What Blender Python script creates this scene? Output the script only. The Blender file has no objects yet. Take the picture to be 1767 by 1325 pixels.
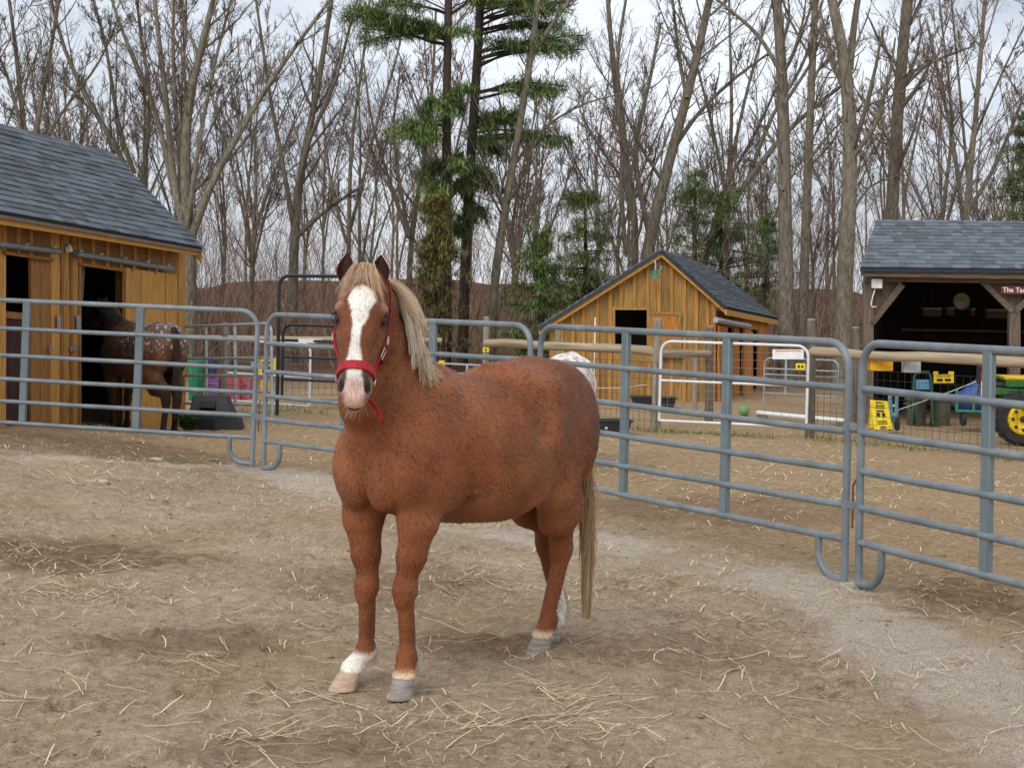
import bpy, bmesh, math, random
import numpy as np
from mathutils import Matrix, Vector, Euler
R = math.radians
scene = bpy.context.scene
col = scene.collection

# ------------------------------------------------------------------ camera
FOC, CX, HY, CAMH, ROLL = 2800.0, 883.5, 519.0, 1.70, R(1.0)   # focal length, principal column, horizon row (1767 x 1325 frame)
cam_d = bpy.data.cameras.new('camera')
cam = bpy.data.objects.new('camera', cam_d)
col.objects.link(cam)
cam_d.sensor_fit = 'HORIZONTAL'
cam_d.sensor_width = 36.0
cam_d.lens = FOC / 1767.0 * 36.0
cam_d.shift_y = -(662.5 - HY) / 1767.0
cam_d.clip_start = 0.1
cam_d.clip_end = 2000
cam.matrix_world = Matrix.Translation((0, 0, CAMH)) @ Matrix.Rotation(-ROLL, 4, 'Y') @ Matrix.Rotation(R(90), 4, 'X')
scene.camera = cam

# ------------------------------------------------------------------ world: overcast sky
SUN_EL, SUN_ROT = R(40), R(208)
world = bpy.data.worlds.new('World')
scene.world = world
world.use_nodes = True
wn, wl = world.node_tree.nodes, world.node_tree.links
wn.clear()
w_out = wn.new('ShaderNodeOutputWorld')
w_sky = wn.new('ShaderNodeTexSky'); w_sky.sky_type = 'NISHITA'; w_sky.sun_disc = False
w_sky.sun_elevation = SUN_EL; w_sky.sun_rotation = SUN_ROT
w_b1 = wn.new('ShaderNodeBackground'); w_b1.inputs['Strength'].default_value = 0.10
w_b2 = wn.new('ShaderNodeBackground'); w_b2.inputs['Strength'].default_value = 1.0
w_tc = wn.new('ShaderNodeTexCoord')
w_mp = wn.new('ShaderNodeMapping'); w_mp.inputs['Scale'].default_value = (1.0, 1.0, 2.6)
w_mp.inputs['Location'].default_value = (0.45, 0.1, 0.2)
w_no = wn.new('ShaderNodeTexNoise'); w_no.inputs['Scale'].default_value = 3.0; w_no.inputs['Detail'].default_value = 7; w_no.inputs['Roughness'].default_value = 0.52
w_rp = wn.new('ShaderNodeValToRGB')
w_rp.color_ramp.elements[0].position = 0.33; w_rp.color_ramp.elements[0].color = (0.40, 0.45, 0.53, 1)
w_rp.color_ramp.elements[1].position = 0.60; w_rp.color_ramp.elements[1].color = (0.86, 0.90, 0.97, 1)
w_mx = wn.new('ShaderNodeMixShader'); w_mx.inputs[0].default_value = 0.86
wl.new(w_tc.outputs['Generated'], w_mp.inputs[0]); wl.new(w_mp.outputs[0], w_no.inputs['Vector'])
wl.new(w_no.outputs['Fac'], w_rp.inputs[0]); wl.new(w_rp.outputs[0], w_b2.inputs['Color'])
wl.new(w_sky.outputs[0], w_b1.inputs['Color'])
wl.new(w_b1.outputs[0], w_mx.inputs[1]); wl.new(w_b2.outputs[0], w_mx.inputs[2])
wl.new(w_mx.outputs[0], w_out.inputs['Surface'])

sun_d = bpy.data.lights.new('sun', 'SUN')
sun_d.energy = 1.5; sun_d.angle = R(45); sun_d.color = (1.0, 0.96, 0.90)
sun = bpy.data.objects.new('sun', sun_d); col.objects.link(sun)
# sun stands behind the camera, high and to the left
sun.rotation_euler = Euler((R(90) - SUN_EL, 0, R(-28)), 'XYZ')

vs = scene.view_settings
vs.view_transform = 'Standard'; vs.look = 'None'; vs.exposure = 0.28; vs.gamma = 1.0
vs.use_curve_mapping = False
scene.cycles.max_bounces = 6
scene.cycles.diffuse_bounces = 4
scene.cycles.glossy_bounces = 2
scene.cycles.transparent_max_bounces = 6
scene.cycles.use_denoising = True

# ------------------------------------------------------------------ helpers
def at(px, py, y):
    """the point of the place that stands at depth y behind photo pixel (px, py)"""
    u, v = px - CX, py - HY
    c, s = math.cos(ROLL), math.sin(ROLL)
    x1, y1 = u * c + v * s, -u * s + v * c
    return Vector((x1 * y / FOC, y, CAMH - y1 * y / FOC))

def sstep(a, b, x):
    t = np.clip((x - a) / (b - a), 0, 1)
    return t * t * (3 - 2 * t)

def gz(x, y):
    """terrain height: flat pens, a rise under the stable on the left, a wooded slope far behind"""
    x = np.asarray(x, float); y = np.asarray(y, float)
    z = 0.30 * sstep(-2.6, -5.6, x) * sstep(21.5, 16.5, y) * sstep(4.0, 12.0, y)
    z = z - 0.12 * sstep(-3.0, -5.0, x) * sstep(18.5, 23.0, y)
    z = z + (0.3 + 3.4 * fbm(x * 0.09 + 3.0, y * 0.02, 7, 4)) * sstep(36, 100, y) + 0.2 * sstep(30, 36, y)
    return z

def g3(x, y, dz=0.0):
    return Vector((x, y, float(gz(x, y)) + dz))

def lin(c):
    c = c / 255.0
    return c / 12.92 if c <= 0.04045 else ((c + 0.055) / 1.055) ** 2.4

def C(r, g, b, k=1.0):
    return (lin(r) * k, lin(g) * k, lin(b) * k, 1.0)

def _hash(ix, iy, seed):
    h = (ix.astype(np.int64) * 374761393 + iy.astype(np.int64) * 668265263 + seed * 974634777) & 0xFFFFFFFF
    h = ((h ^ (h >> 13)) * 1274126177) & 0xFFFFFFFF
    h = h ^ (h >> 16)
    return (h & 0xFFFF) / 65535.0

def vnoise(x, y, seed=0):
    x = np.asarray(x, float); y = np.asarray(y, float)
    ix, iy = np.floor(x), np.floor(y)
    fx, fy = x - ix, y - iy
    fx = fx * fx * (3 - 2 * fx); fy = fy * fy * (3 - 2 * fy)
    a = _hash(ix, iy, seed); b = _hash(ix + 1, iy, seed)
    c = _hash(ix, iy + 1, seed); d = _hash(ix + 1, iy + 1, seed)
    return (a * (1 - fx) + b * fx) * (1 - fy) + (c * (1 - fx) + d * fx) * fy

def fbm(x, y, seed=0, octv=4):
    s, a = 0.0, 0.5
    for o in range(octv):
        s = s + a * vnoise(x * 2 ** o, y * 2 ** o, seed + o * 17); a *= 0.5
    return s

# ------------------------------------------------------------------ materials
def nmat(name, c1, c2, scale=8.0, stretch=(1, 1, 1), rough=0.75, bump=0.0, bscale=None, detail=5, rand=0.0,
         metal=0.0, spec=0.3, lo=0.3, hi=0.7, c3=None, dist=0.02):
    """two-tone noise material in object coordinates; rand varies value from object to object"""
    m = bpy.data.materials.new(name); m.use_nodes = True
    n, l = m.node_tree.nodes, m.node_tree.links
    b = n['Principled BSDF']
    b.inputs['Roughness'].default_value = rough; b.inputs['Metallic'].default_value = metal
    b.inputs['Specular IOR Level'].default_value = spec
    tc = n.new('ShaderNodeTexCoord'); mp = n.new('ShaderNodeMapping'); mp.inputs['Scale'].default_value = stretch
    vec = tc.outputs['Object']
    oi = None
    if rand:
        oi = n.new('ShaderNodeObjectInfo')
        ad = n.new('ShaderNodeVectorMath'); ad.operation = 'MULTIPLY_ADD'
        cx = n.new('ShaderNodeCombineXYZ')
        for k in range(3): l.new(oi.outputs['Random'], cx.inputs[k])
        l.new(cx.outputs[0], ad.inputs[0]); ad.inputs[1].default_value = (37.0, 53.0, 71.0)
        l.new(vec, ad.inputs[2]); vec = ad.outputs[0]
    l.new(vec, mp.inputs[0])
    no = n.new('ShaderNodeTexNoise'); no.inputs['Scale'].default_value = scale; no.inputs['Detail'].default_value = detail
    no.inputs['Roughness'].default_value = 0.6
    l.new(mp.outputs[0], no.inputs['Vector'])
    rp = n.new('ShaderNodeValToRGB'); l.new(no.outputs['Fac'], rp.inputs[0])
    rp.color_ramp.elements[0].position = lo; rp.color_ramp.elements[0].color = c1
    rp.color_ramp.elements[1].position = hi; rp.color_ramp.elements[1].color = c2
    if c3:
        e = rp.color_ramp.elements.new(min(0.98, hi + 0.12)); e.color = c3
    out = rp.outputs[0]
    if rand:
        hs = n.new('ShaderNodeHueSaturation'); mr = n.new('ShaderNodeMapRange')
        mr.inputs[3].default_value = 1 - rand; mr.inputs[4].default_value = 1 + rand
        l.new(oi.outputs['Random'], mr.inputs[0]); l.new(mr.outputs[0], hs.inputs['Value'])
        l.new(out, hs.inputs['Color']); out = hs.outputs[0]
    l.new(out, b.inputs['Base Color'])
    if bump:
        bp = n.new('ShaderNodeBump'); bp.inputs['Strength'].default_value = bump; bp.inputs['Distance'].default_value = dist
        if bscale:
            n2 = n.new('ShaderNodeTexNoise'); n2.inputs['Scale'].default_value = bscale; n2.inputs['Detail'].default_value = 4
            l.new(mp.outputs[0], n2.inputs['Vector']); l.new(n2.outputs['Fac'], bp.inputs['Height'])
        else:
            l.new(no.outputs['Fac'], bp.inputs['Height'])
        l.new(bp.outputs[0], b.inputs['Normal'])
    return m

def flat(name, c, rough=0.6, metal=0.0, spec=0.4, rand=0.04):
    c2 = tuple(min(1, v * 1.18) for v in c[:3]) + (1,)
    c1 = tuple(v * 0.82 for v in c[:3]) + (1,)
    return nmat(name, c1, c2, scale=9.0, rough=rough, metal=metal, spec=spec, rand=rand)

# ------------------------------------------------------------------ mesh builder
def root_loc(o):
    while o.parent is not None: o = o.parent
    return o.location.copy()

def link_mesh(name, me, parent=None):
    o = bpy.data.objects.new(name, me); col.objects.link(o)
    if parent is not None: o.parent = parent
    return o

class MB:
    def __init__(s): s.v = []; s.f = []
    def add(s, vs_, fs_):
        b = len(s.v); s.v.extend([tuple(p) for p in vs_]); s.f.extend([tuple(i + b for i in f) for f in fs_]); return s
    def box(s, c, d, rot=None):
        c = Vector(c); hx, hy, hz = d[0] / 2, d[1] / 2, d[2] / 2
        pts = [Vector((x, y, z)) for x in (-hx, hx) for y in (-hy, hy) for z in (-hz, hz)]
        if rot is not None: pts = [rot @ p for p in pts]
        return s.add([c + p for p in pts], [(0, 1, 3, 2), (4, 6, 7, 5), (0, 4, 5, 1), (2, 3, 7, 6), (0, 2, 6, 4), (1, 5, 7, 3)])
    def bar(s, p, q, w, h, side=Vector((0, 0, 1))):
        """box beam from p to q; h along `side`, w across"""
        p, q = Vector(p), Vector(q); t = (q - p).normalized()
        a = t.cross(Vector(side))
        if a.length < 1e-4: a = t.cross(Vector((1, 0, 0)))
        a.normalize(); b = a.cross(t).normalized()
        pts = [e + a * (i * w / 2) + b * (j * h / 2) for e in (p, q) for i in (-1, 1) for j in (-1, 1)]
        return s.add(pts, [(0, 1, 3, 2), (4, 6, 7, 5), (0, 4, 5, 1), (2, 3, 7, 6), (0, 2, 6, 4), (1, 5, 7, 3)])
    def prism(s, poly, ext):
        """closed slab: planar polygon (3D points) pushed along ext"""
        n = len(poly); poly = [Vector(p) for p in poly]; ext = Vector(ext)
        fs = [tuple(range(n))[::-1], tuple(range(n, 2 * n))] + [(i, (i + 1) % n, n + (i + 1) % n, n + i) for i in range(n)]
        return s.add(poly + [p + ext for p in poly], fs)
    def tube(s, pts, r, sides=8, cap=True):
        pts = [Vector(p) for p in pts]; n = len(pts)
        rr = r if hasattr(r, '__len__') else [r] * n
        t0 = (pts[1] - pts[0]).normalized()
        u = t0.orthogonal().normalized()
        b = len(s.v)
        for i, p in enumerate(pts):
            t = (pts[min(i + 1, n - 1)] - pts[max(i - 1, 0)]).normalized()
            u = (u - t * u.dot(t)).normalized(); w = t.cross(u)
            for k in range(sides):
                a = 2 * math.pi * k / sides
                s.v.append(tuple(p + (u * math.cos(a) + w * math.sin(a)) * rr[i]))
        for i in range(n - 1):
            for k in range(sides):
                k2 = (k + 1) % sides
                s.f.append((b + i * sides + k, b + i * sides + k2, b + (i + 1) * sides + k2, b + (i + 1) * sides + k))
        if cap:
            s.f.append(tuple(b + k for k in range(sides))[::-1])
            s.f.append(tuple(b + (n - 1) * sides + k for k in range(sides)))
        return s
    def lathe(s, prof, c=(0, 0, 0), seg=20, rot=None, cap=True):
        """profile [(radius, height)] turned about z"""
        c = Vector(c); b = len(s.v); n = len(prof)
        for (r, z) in prof:
            for k in range(seg):
                a = 2 * math.pi * k / seg
                p = Vector((r * math.cos(a), r * math.sin(a), z))
                if rot is not None: p = rot @ p
                s.v.append(tuple(c + p))
        for i in range(n - 1):
            for k in range(seg):
                k2 = (k + 1) % seg
                s.f.append((b + i * seg + k, b + i * seg + k2, b + (i + 1) * seg + k2, b + (i + 1) * seg + k))
        if cap:
            s.f.append(tuple(b + k for k in range(seg))[::-1]); s.f.append(tuple(b + (n - 1) * seg + k for k in range(seg)))
        return s
    def mesh(s, name, mat, smooth=40, org=None):
        v = np.array(s.v, float)
        if org is not None: v = v - np.array(org)
        me = bpy.data.meshes.new(name); me.from_pydata(v.tolist(), [], s.f); me.update()
        if mat is not None: me.materials.append(mat)
        if smooth:
            me.polygons.foreach_set('use_smooth', [True] * len(me.polygons)); me.set_sharp_from_angle(angle=R(smooth))
        return me
    def build(s, name, mat, parent=None, smooth=40, bevel=0.0, local=False):
        org = None if (local or parent is None) else root_loc(parent)
        o = link_mesh(name, s.mesh(name, mat, smooth, org), parent)
        if bevel:
            md = o.modifiers.new('bevel', 'BEVEL'); md.width = bevel; md.segments = 1; md.limit_method = 'ANGLE'
        return o

def tag(o, label, cat, group=None):
    o['label'] = label; o['category'] = cat
    if group: o['group'] = group
    return o

def thing(name, label, cat, loc=(0, 0, 0), group=None, rotz=0.0):
    o = bpy.data.objects.new(name, None); col.objects.link(o); o.location = loc; o.rotation_euler = (0, 0, rotz)
    o.empty_display_size = 0.1
    return tag(o, label, cat, group)

def fast_mesh(name, V, F4=None, F3=None, mat=None, smooth=True):
    """numpy verts + quads/tris to a mesh"""
    me = bpy.data.meshes.new(name)
    V = np.asarray(V, np.float32)
    nl = 0; loops = []; starts = []; tot = []
    if F4 is not None and len(F4):
        F4 = np.asarray(F4, np.int32); loops.append(F4.ravel()); starts.append(nl + 4 * np.arange(len(F4))); nl += F4.size
    if F3 is not None and len(F3):
        F3 = np.asarray(F3, np.int32); loops.append(F3.ravel()); starts.append(nl + 3 * np.arange(len(F3))); nl += F3.size
    loops = np.concatenate(loops).astype(np.int32); starts = np.concatenate(starts).astype(np.int32)
    me.vertices.add(len(V)); me.vertices.foreach_set('co', V.ravel())
    me.loops.add(len(loops)); me.loops.foreach_set('vertex_index', loops)
    me.polygons.add(len(starts)); me.polygons.foreach_set('loop_start', starts)
    if smooth: me.polygons.foreach_set('use_smooth', np.ones(len(starts), bool))
    me.update(calc_edges=True); me.validate()
    if mat is not None: me.materials.append(mat)
    return me

def norm(a): return a / np.maximum(np.linalg.norm(a, axis=-1, keepdims=True), 1e-9)

def strands(P, r, sides=3):
    """P (n,k,3) polylines, r (n,k) or (k,) radii -> verts, quads; vectorised tubes"""
    P = np.asarray(P, float); n, k, _ = P.shape
    r = np.broadcast_to(np.asarray(r, float), (n, k))
    T = np.empty_like(P); T[:, 1:-1] = P[:, 2:] - P[:, :-2]; T[:, 0] = P[:, 1] - P[:, 0]; T[:, -1] = P[:, -1] - P[:, -2]
    T = norm(T)
    ref = np.where(np.abs(T[:, :1, 2:3]) > 0.9, np.array([1.0, 0, 0]), np.array([0, 0, 1.0]))
    U = norm(np.cross(T, np.broadcast_to(ref, T.shape))); W = np.cross(T, U)
    a = 2 * np.pi * np.arange(sides) / sides
    if sides == 2: a = np.array([0, np.pi])
    V = P[:, :, None, :] + r[:, :, None, None] * (U[:, :, None, :] * np.cos(a)[None, None, :, None] + W[:, :, None, :] * np.sin(a)[None, None, :, None])
    idx = np.arange(n * k * sides).reshape(n, k, sides)
    if sides == 2:
        F = np.stack([idx[:, :-1, 0], idx[:, :-1, 1], idx[:, 1:, 1], idx[:, 1:, 0]], -1).reshape(-1, 4)
    else:
        j = np.roll(np.arange(sides), -1)
        F = np.stack([idx[:, :-1, :], idx[:, :-1][:, :, j], idx[:, 1:][:, :, j], idx[:, 1:, :]], -1).reshape(-1, 4)
    return V.reshape(-1, 3), F

def join_vf(parts):
    Vs, Fs, b = [], [], 0
    for V, F in parts:
        Vs.append(V); Fs.append(F + b); b += len(V)
    return np.concatenate(Vs), np.concatenate(Fs)
def set_col(me, name, c):
    a = me.color_attributes.new(name, 'FLOAT_COLOR', 'POINT')
    c4 = np.ones((len(c), 4), np.float32); c4[:, :3] = c[:, :3]
    a.data.foreach_set('color', c4.ravel())

def hair_mat(name, c1, c2, rough=0.5, glow=0.0):
    m = bpy.data.materials.new(name); m.use_nodes = True
    n, l = m.node_tree.nodes, m.node_tree.links
    b = n['Principled BSDF']; b.inputs['Roughness'].default_value = rough; b.inputs['Specular IOR Level'].default_value = 0.3
    a = n.new('ShaderNodeAttribute'); a.attribute_name = 'tone'
    rp = n.new('ShaderNodeValToRGB'); rp.color_ramp.elements[0].color = c1; rp.color_ramp.elements[1].color = c2
    l.new(a.outputs['Fac'], rp.inputs[0]); l.new(rp.outputs[0], b.inputs['Base Color'])
    if glow:
        tl = n.new('ShaderNodeBsdfTranslucent'); l.new(rp.outputs[0], tl.inputs['Color'])
        mx = n.new('ShaderNodeMixShader'); mx.inputs[0].default_value = glow; l.new(b.outputs[0], mx.inputs[1]); l.new(tl.outputs[0], mx.inputs[2]); l.new(mx.outputs[0], n['Material Output'].inputs['Surface'])
    return m

def hair_obj(name, P, r, mat, parent, rng, sides=3, M=None, tone=None):
    V, F = strands(P, r, sides)
    if M is not None: V = V @ np.array(M)[:3, :3].T + np.array(M)[:3, 3]
    me = fast_mesh(name, V, F, mat=mat)
    n, k = P.shape[:2]
    t = rng.random(n) if tone is None else tone
    tt = np.repeat(t, k * sides)
    a = me.attributes.new('tone', 'FLOAT', 'POINT'); a.data.foreach_set('value', tt.astype(np.float32))
    return link_mesh(name, me, parent)

m_steel = nmat('grey_enamel_steel', C(98, 107, 112), C(126, 134, 139), 5, rough=0.45, spec=0.45, bump=0.06, rand=0.06, lo=0.28, hi=0.62, c3=C(150, 148, 142), detail=9)
m_steel_d = nmat('grey_enamel_upright', C(96, 108, 112), C(116, 128, 132), 4, rough=0.5, spec=0.4, rand=0.04)
m_galv = nmat('galvanised_steel', C(150, 158, 164), C(186, 192, 198), 9, rough=0.45, metal=0.3, rand=0.05)
m_rust = nmat('rusty_pin', C(78, 52, 40), C(128, 92, 70), 40, rough=0.8)
# ------------------------------------------------------------------ ground: one sheet, fine near the pens, coarse to the horizon
rg = np.random.default_rng(3)
track_px = [(0, 790), (200, 797), (400, 806), (520, 826), (600, 850), (760, 890), (900, 915), (1040, 945), (1200, 972), (1330, 995), (1450, 1040), (1530, 1095), (1620, 1150), (1700, 1210), (1800, 1290)]
def ground_at(px, py):
    y = FOC * CAMH / max(20.0, (py - (HY + math.tan(ROLL) * (px - CX))))
    for _ in range(6):
        p = at(px, py, y); y = y * (CAMH - float(gz(p.x, p.y))) / max(0.05, CAMH - p.z)
    return at(px, py, y)
track = np.array([[*ground_at(a, b)[:2]] for a, b in track_px])
tw_ = np.array([0.02, 0.05, 0.18, 0.34, 0.38, 0.32, 0.30, 0.34, 0.36, 0.36, 0.36, 0.38, 0.38, 0.36, 0.36])

def seg_dist(x, y):
    best = np.full(x.shape, 99.0)
    for i in range(len(track) - 1):
        a, b = track[i], track[i + 1]; ab = b - a; L2 = ab @ ab
        t = np.clip(((x - a[0]) * ab[0] + (y - a[1]) * ab[1]) / L2, 0, 1)
        d = np.hypot(x - a[0] - t * ab[0], y - a[1] - t * ab[1]) - (tw_[i] * (1 - t) + tw_[i + 1] * t)
        best = np.minimum(best, d)
    return best

prints = np.stack([rg.uniform(-4.5, 4.0, 900), 5.2 + 14 * rg.random(900) ** 1.4, rg.uniform(0.05, 0.085, 900), rg.uniform(0, 6.28, 900)], -1)
def relief(x, y):
    """small relief of the trodden dirt"""
    fade = sstep(40, 14, y) * sstep(2, 5, y)
    z = 0.040 * (fbm(x * 1.1, y * 1.1, 1) - 0.47) + 0.040 * (fbm(x * 4.3, y * 4.3, 5) - 0.47) + 0.030 * (fbm(x * 13, y * 13, 9, 3) - 0.44)
    z = z + 0.010 * np.maximum(0, vnoise(x * 26, y * 26, 33) - 0.62)
    return 1.35 * z * fade

ys = [-60, -30, -12, -4, 1, 3, 4.2]
y = 4.8
while y < 26: ys.append(y); y += y * 0.0042
while y < 120: ys.append(y); y += y * 0.035
ys += [130, 160, 220, 320, 500, 900]
ys = np.array(ys, float)
ts = np.concatenate([[-5, -3, -1.8, -1.1, -0.75, -0.58, -0.48], np.linspace(-0.41, 0.41, 300), [0.48, 0.58, 0.75, 1.1, 1.8, 3, 5]])
T, Yg = np.meshgrid(ts, ys); Xg = T * np.maximum(Yg, 6.0)
Zg = gz(Xg, Yg) + relief(Xg, Yg)
for (hx, hy, hr, ha) in prints:            # hoof prints
    i0, i1 = np.searchsorted(ys, (hy - 0.25, hy + 0.25))
    if i1 <= i0: continue
    xx, yy = Xg[i0:i1], Yg[i0:i1]
    q = np.hypot(xx - hx, (yy - hy)) / hr
    Zg[i0:i1] += -0.030 * np.exp(-(q * 1.1) ** 4) + 0.013 * np.exp(-((q - 1.35) / 0.35) ** 2)
nr, nc = Xg.shape
idx = np.arange(nr * nc).reshape(nr, nc)
Fg = np.stack([idx[:-1, :-1], idx[:-1, 1:], idx[1:, 1:], idx[1:, :-1]], -1).reshape(-1, 4)

m_dirt = bpy.data.materials.new('dirt'); m_dirt.use_nodes = True
n_, l_ = m_dirt.node_tree.nodes, m_dirt.node_tree.links
b_ = n_['Principled BSDF']; b_.inputs['Roughness'].default_value = 0.95; b_.inputs['Specular IOR Level'].default_value = 0.1
tc_ = n_.new('ShaderNodeTexCoord')
def tex(kind, scale, detail=6, rough=0.6, stretch=None):
    t = n_.new(kind); t.inputs['Scale'].default_value = scale
    if 'Detail' in t.inputs: t.inputs['Detail'].default_value = detail; t.inputs['Roughness'].default_value = rough
    if stretch:
        mp = n_.new('ShaderNodeMapping'); mp.inputs['Scale'].default_value = stretch; l_.new(tc_.outputs['Object'], mp.inputs[0]); l_.new(mp.outputs[0], t.inputs['Vector'])
    else: l_.new(tc_.outputs['Object'], t.inputs['Vector'])
    return t
def ramp(src, a, ca, b, cb):
    r = n_.new('ShaderNodeValToRGB'); r.color_ramp.elements[0].position = a; r.color_ramp.elements[0].color = ca
    r.color_ramp.elements[1].position = b; r.color_ramp.elements[1].color = cb; l_.new(src, r.inputs[0]); return r
def mixn(f, a, b):
    m = n_.new('ShaderNodeMix'); m.data_type = 'RGBA'
    if isinstance(f, float): m.inputs[0].default_value = f
    else: l_.new(f, m.inputs[0])
    l_.new(a, m.inputs[6]); l_.new(b, m.inputs[7]); return m.outputs[2]
big = tex('ShaderNodeTexNoise', 0.9, 6); mid = tex('ShaderNodeTexNoise', 11.0, 9, 0.78); fine = tex('ShaderNodeTexNoise', 80.0, 4, 0.75); chip = tex('ShaderNodeTexNoise', 30.0, 6, 0.8, (1, 1, 1))
d1 = ramp(mid.outputs['Fac'], 0.33, C(118, 96, 76), 0.63, C(230, 204, 174))
d2 = ramp(big.outputs['Fac'], 0.35, C(158, 132, 106), 0.65, C(222, 196, 164))
dd = mixn(0.45, d1.outputs[0], d2.outputs[0])
spk = ramp(chip.outputs['Fac'], 0.50, (0, 0, 0, 1), 0.66, (1, 1, 1, 1))
chipc = n_.new('ShaderNodeRGB'); chipc.outputs[0].default_value = C(226, 204, 174)
dd = mixn(spk.outputs[0], dd, chipc.outputs[0])
drk = ramp(fine.outputs['Fac'], 0.30, (1, 1, 1, 1), 0.47, (0, 0, 0, 1))
drkc = n_.new('ShaderNodeRGB'); drkc.outputs[0].default_value = C(84, 66, 52)
mfac = n_.new('ShaderNodeMath'); mfac.operation = 'MULTIPLY'; mfac.inputs[1].default_value = 0.75; l_.new(drk.outputs[0], mfac.inputs[0])
dd = mixn(mfac.outputs[0], dd, drkc.outputs[0])
# stone-dust band trodden along the panels; straw-littered yard behind; leaf litter under the trees
ga = n_.new('ShaderNodeAttribute'); ga.attribute_name = 'gravel'
gv = ramp(fine.outputs['Fac'], 0.35, C(176, 156, 136), 0.60, C(240, 226, 208))
ml = n_.new('ShaderNodeMath'); ml.operation = 'MULTIPLY'; ml.inputs[1].default_value = 0.85; l_.new(ga.outputs['Fac'], ml.inputs[0])
dd = mixn(ml.outputs[0], dd, gv.outputs[0])
ya = n_.new('ShaderNodeAttribute'); ya.attribute_name = 'litter'
stw = tex('ShaderNodeTexNoise', 11.0, 7, 0.75, (1.0, 2.4, 1))
yv = ramp(stw.outputs['Fac'], 0.36, C(146, 116, 84), 0.64, C(212, 182, 138))
dd = mixn(ya.outputs['Fac'], dd, yv.outputs[0])
wa = n_.new('ShaderNodeAttribute'); wa.attribute_name = 'woods'
wv = ramp(stw.outputs['Fac'], 0.35, C(78, 58, 44), 0.66, C(140, 108, 82))
dd = mixn(wa.outputs['Fac'], dd, wv.outputs[0])
dm = n_.new('ShaderNodeAttribute'); dm.attribute_name = 'dark_dirt'
dv_ = ramp(mid.outputs['Fac'], 0.33, C(88, 68, 50), 0.66, C(166, 134, 104))
dd = mixn(dm.outputs['Fac'], dd, dv_.outputs[0])
gr = n_.new('ShaderNodeAttribute'); gr.attribute_name = 'grass'
gvv = ramp(mid.outputs['Fac'], 0.35, C(96, 104, 52), 0.65, C(160, 152, 92))
dd = mixn(gr.outputs['Fac'], dd, gvv.outputs[0])
l_.new(dd, b_.inputs['Base Color'])
bp_ = n_.new('ShaderNodeBump'); bp_.inputs['Strength'].default_value = 1.0; bp_.inputs['Distance'].default_value = 0.022
ad_ = n_.new('ShaderNodeMath'); ad_.operation = 'ADD'; l_.new(chip.outputs['Fac'], ad_.inputs[0]); l_.new(fine.outputs['Fac'], ad_.inputs[1])
l_.new(ad_.outputs[0], bp_.inputs['Height']); l_.new(bp_.outputs[0], b_.inputs['Normal'])

me = fast_mesh('ground', np.stack([Xg, Yg, Zg], -1).reshape(-1, 3), Fg, mat=m_dirt)
ground = link_mesh('ground', me); ground['kind'] = 'structure'; ground['label'] = 'trodden brown dirt of the pens with a pale stone-dust band'
xf, yf = Xg.ravel(), Yg.ravel()
sdv = seg_dist(xf, yf) + 0.50 * (fbm(xf * 2.3, yf * 2.3, 40) - 0.47) + 0.25 * (fbm(xf * 9, yf * 9, 41) - 0.47)
def fattr(name, v):
    a = me.attributes.new(name, 'FLOAT', 'POINT'); a.data.foreach_set('value', np.asarray(v, np.float32))
fattr('gravel', sstep(0.14, -0.10, sdv) * sstep(0.22, 0.42, fbm(xf * 5, yf * 5, 44) + 0.10))
dark_amt = np.zeros(len(xf))  # darker brown patches: a damp one at left, others below and around the horse
for (px_, py_, rx_, ry_, s_) in ((110, 955, 0.9, 0.75, 0.8), (330, 1120, 0.5, 0.4, 0.5), (700, 1000, 0.8, 0.7, 0.5), (830, 1110, 0.7, 0.35, 0.55), (1150, 1130, 0.6, 0.5, 0.4), (1250, 880, 1.6, 1.0, 0.5), (1650, 1030, 0.6, 0.7, 0.7), (520, 1290, 0.5, 0.25, 0.5), (150, 770, 2.0, 1.0, 0.6)):
    c_ = ground_at(px_, py_); dark_amt = np.maximum(dark_amt, s_ * sstep(1.25, 0.5, np.hypot((xf - c_.x) / rx_, (yf - c_.y) / ry_) + 1.3 * (fbm(xf * 1.7, yf * 1.7, 101) - 0.47) + 0.8 * (fbm(xf * 7, yf * 7, 102) - 0.47)))
fattr('dark_dirt', dark_amt * (1 - sstep(0.14, -0.10, sdv)))
# outside the round pen (behind the panel line) straw lies thicker
pen = np.interp(xf, [-8, -2.4, 0.2, 2.1, 3.6], [16.6, 15.8, 13.2, 10.0, 6.0])
fattr('litter', np.maximum(sstep(-0.3, 1.2, yf - pen) * 0.75, 0.45 * sstep(0.52, 0.68, fbm(xf * 0.8, yf * 0.8, 60))) * sstep(40, 30, yf))
fattr('woods', sstep(30, 36, yf + 3 * fbm(xf * .3, yf * .3, 70)))
gq = np.maximum(sstep(0.35, 0.0, np.abs(yf - np.interp(xf, [-0.41, 1.89, 3.81, 5.74], [24.1, 21.4, 20.6, 18.2]) - 0.1)) * (xf > -1), sstep(1.4, 0.4, np.hypot((xf + 3.3) / 2.2, yf - 24.3)))
fattr('grass', gq * sstep(0.42, 0.6, fbm(xf * 2, yf * 2, 80)) * 0.85)

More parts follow.
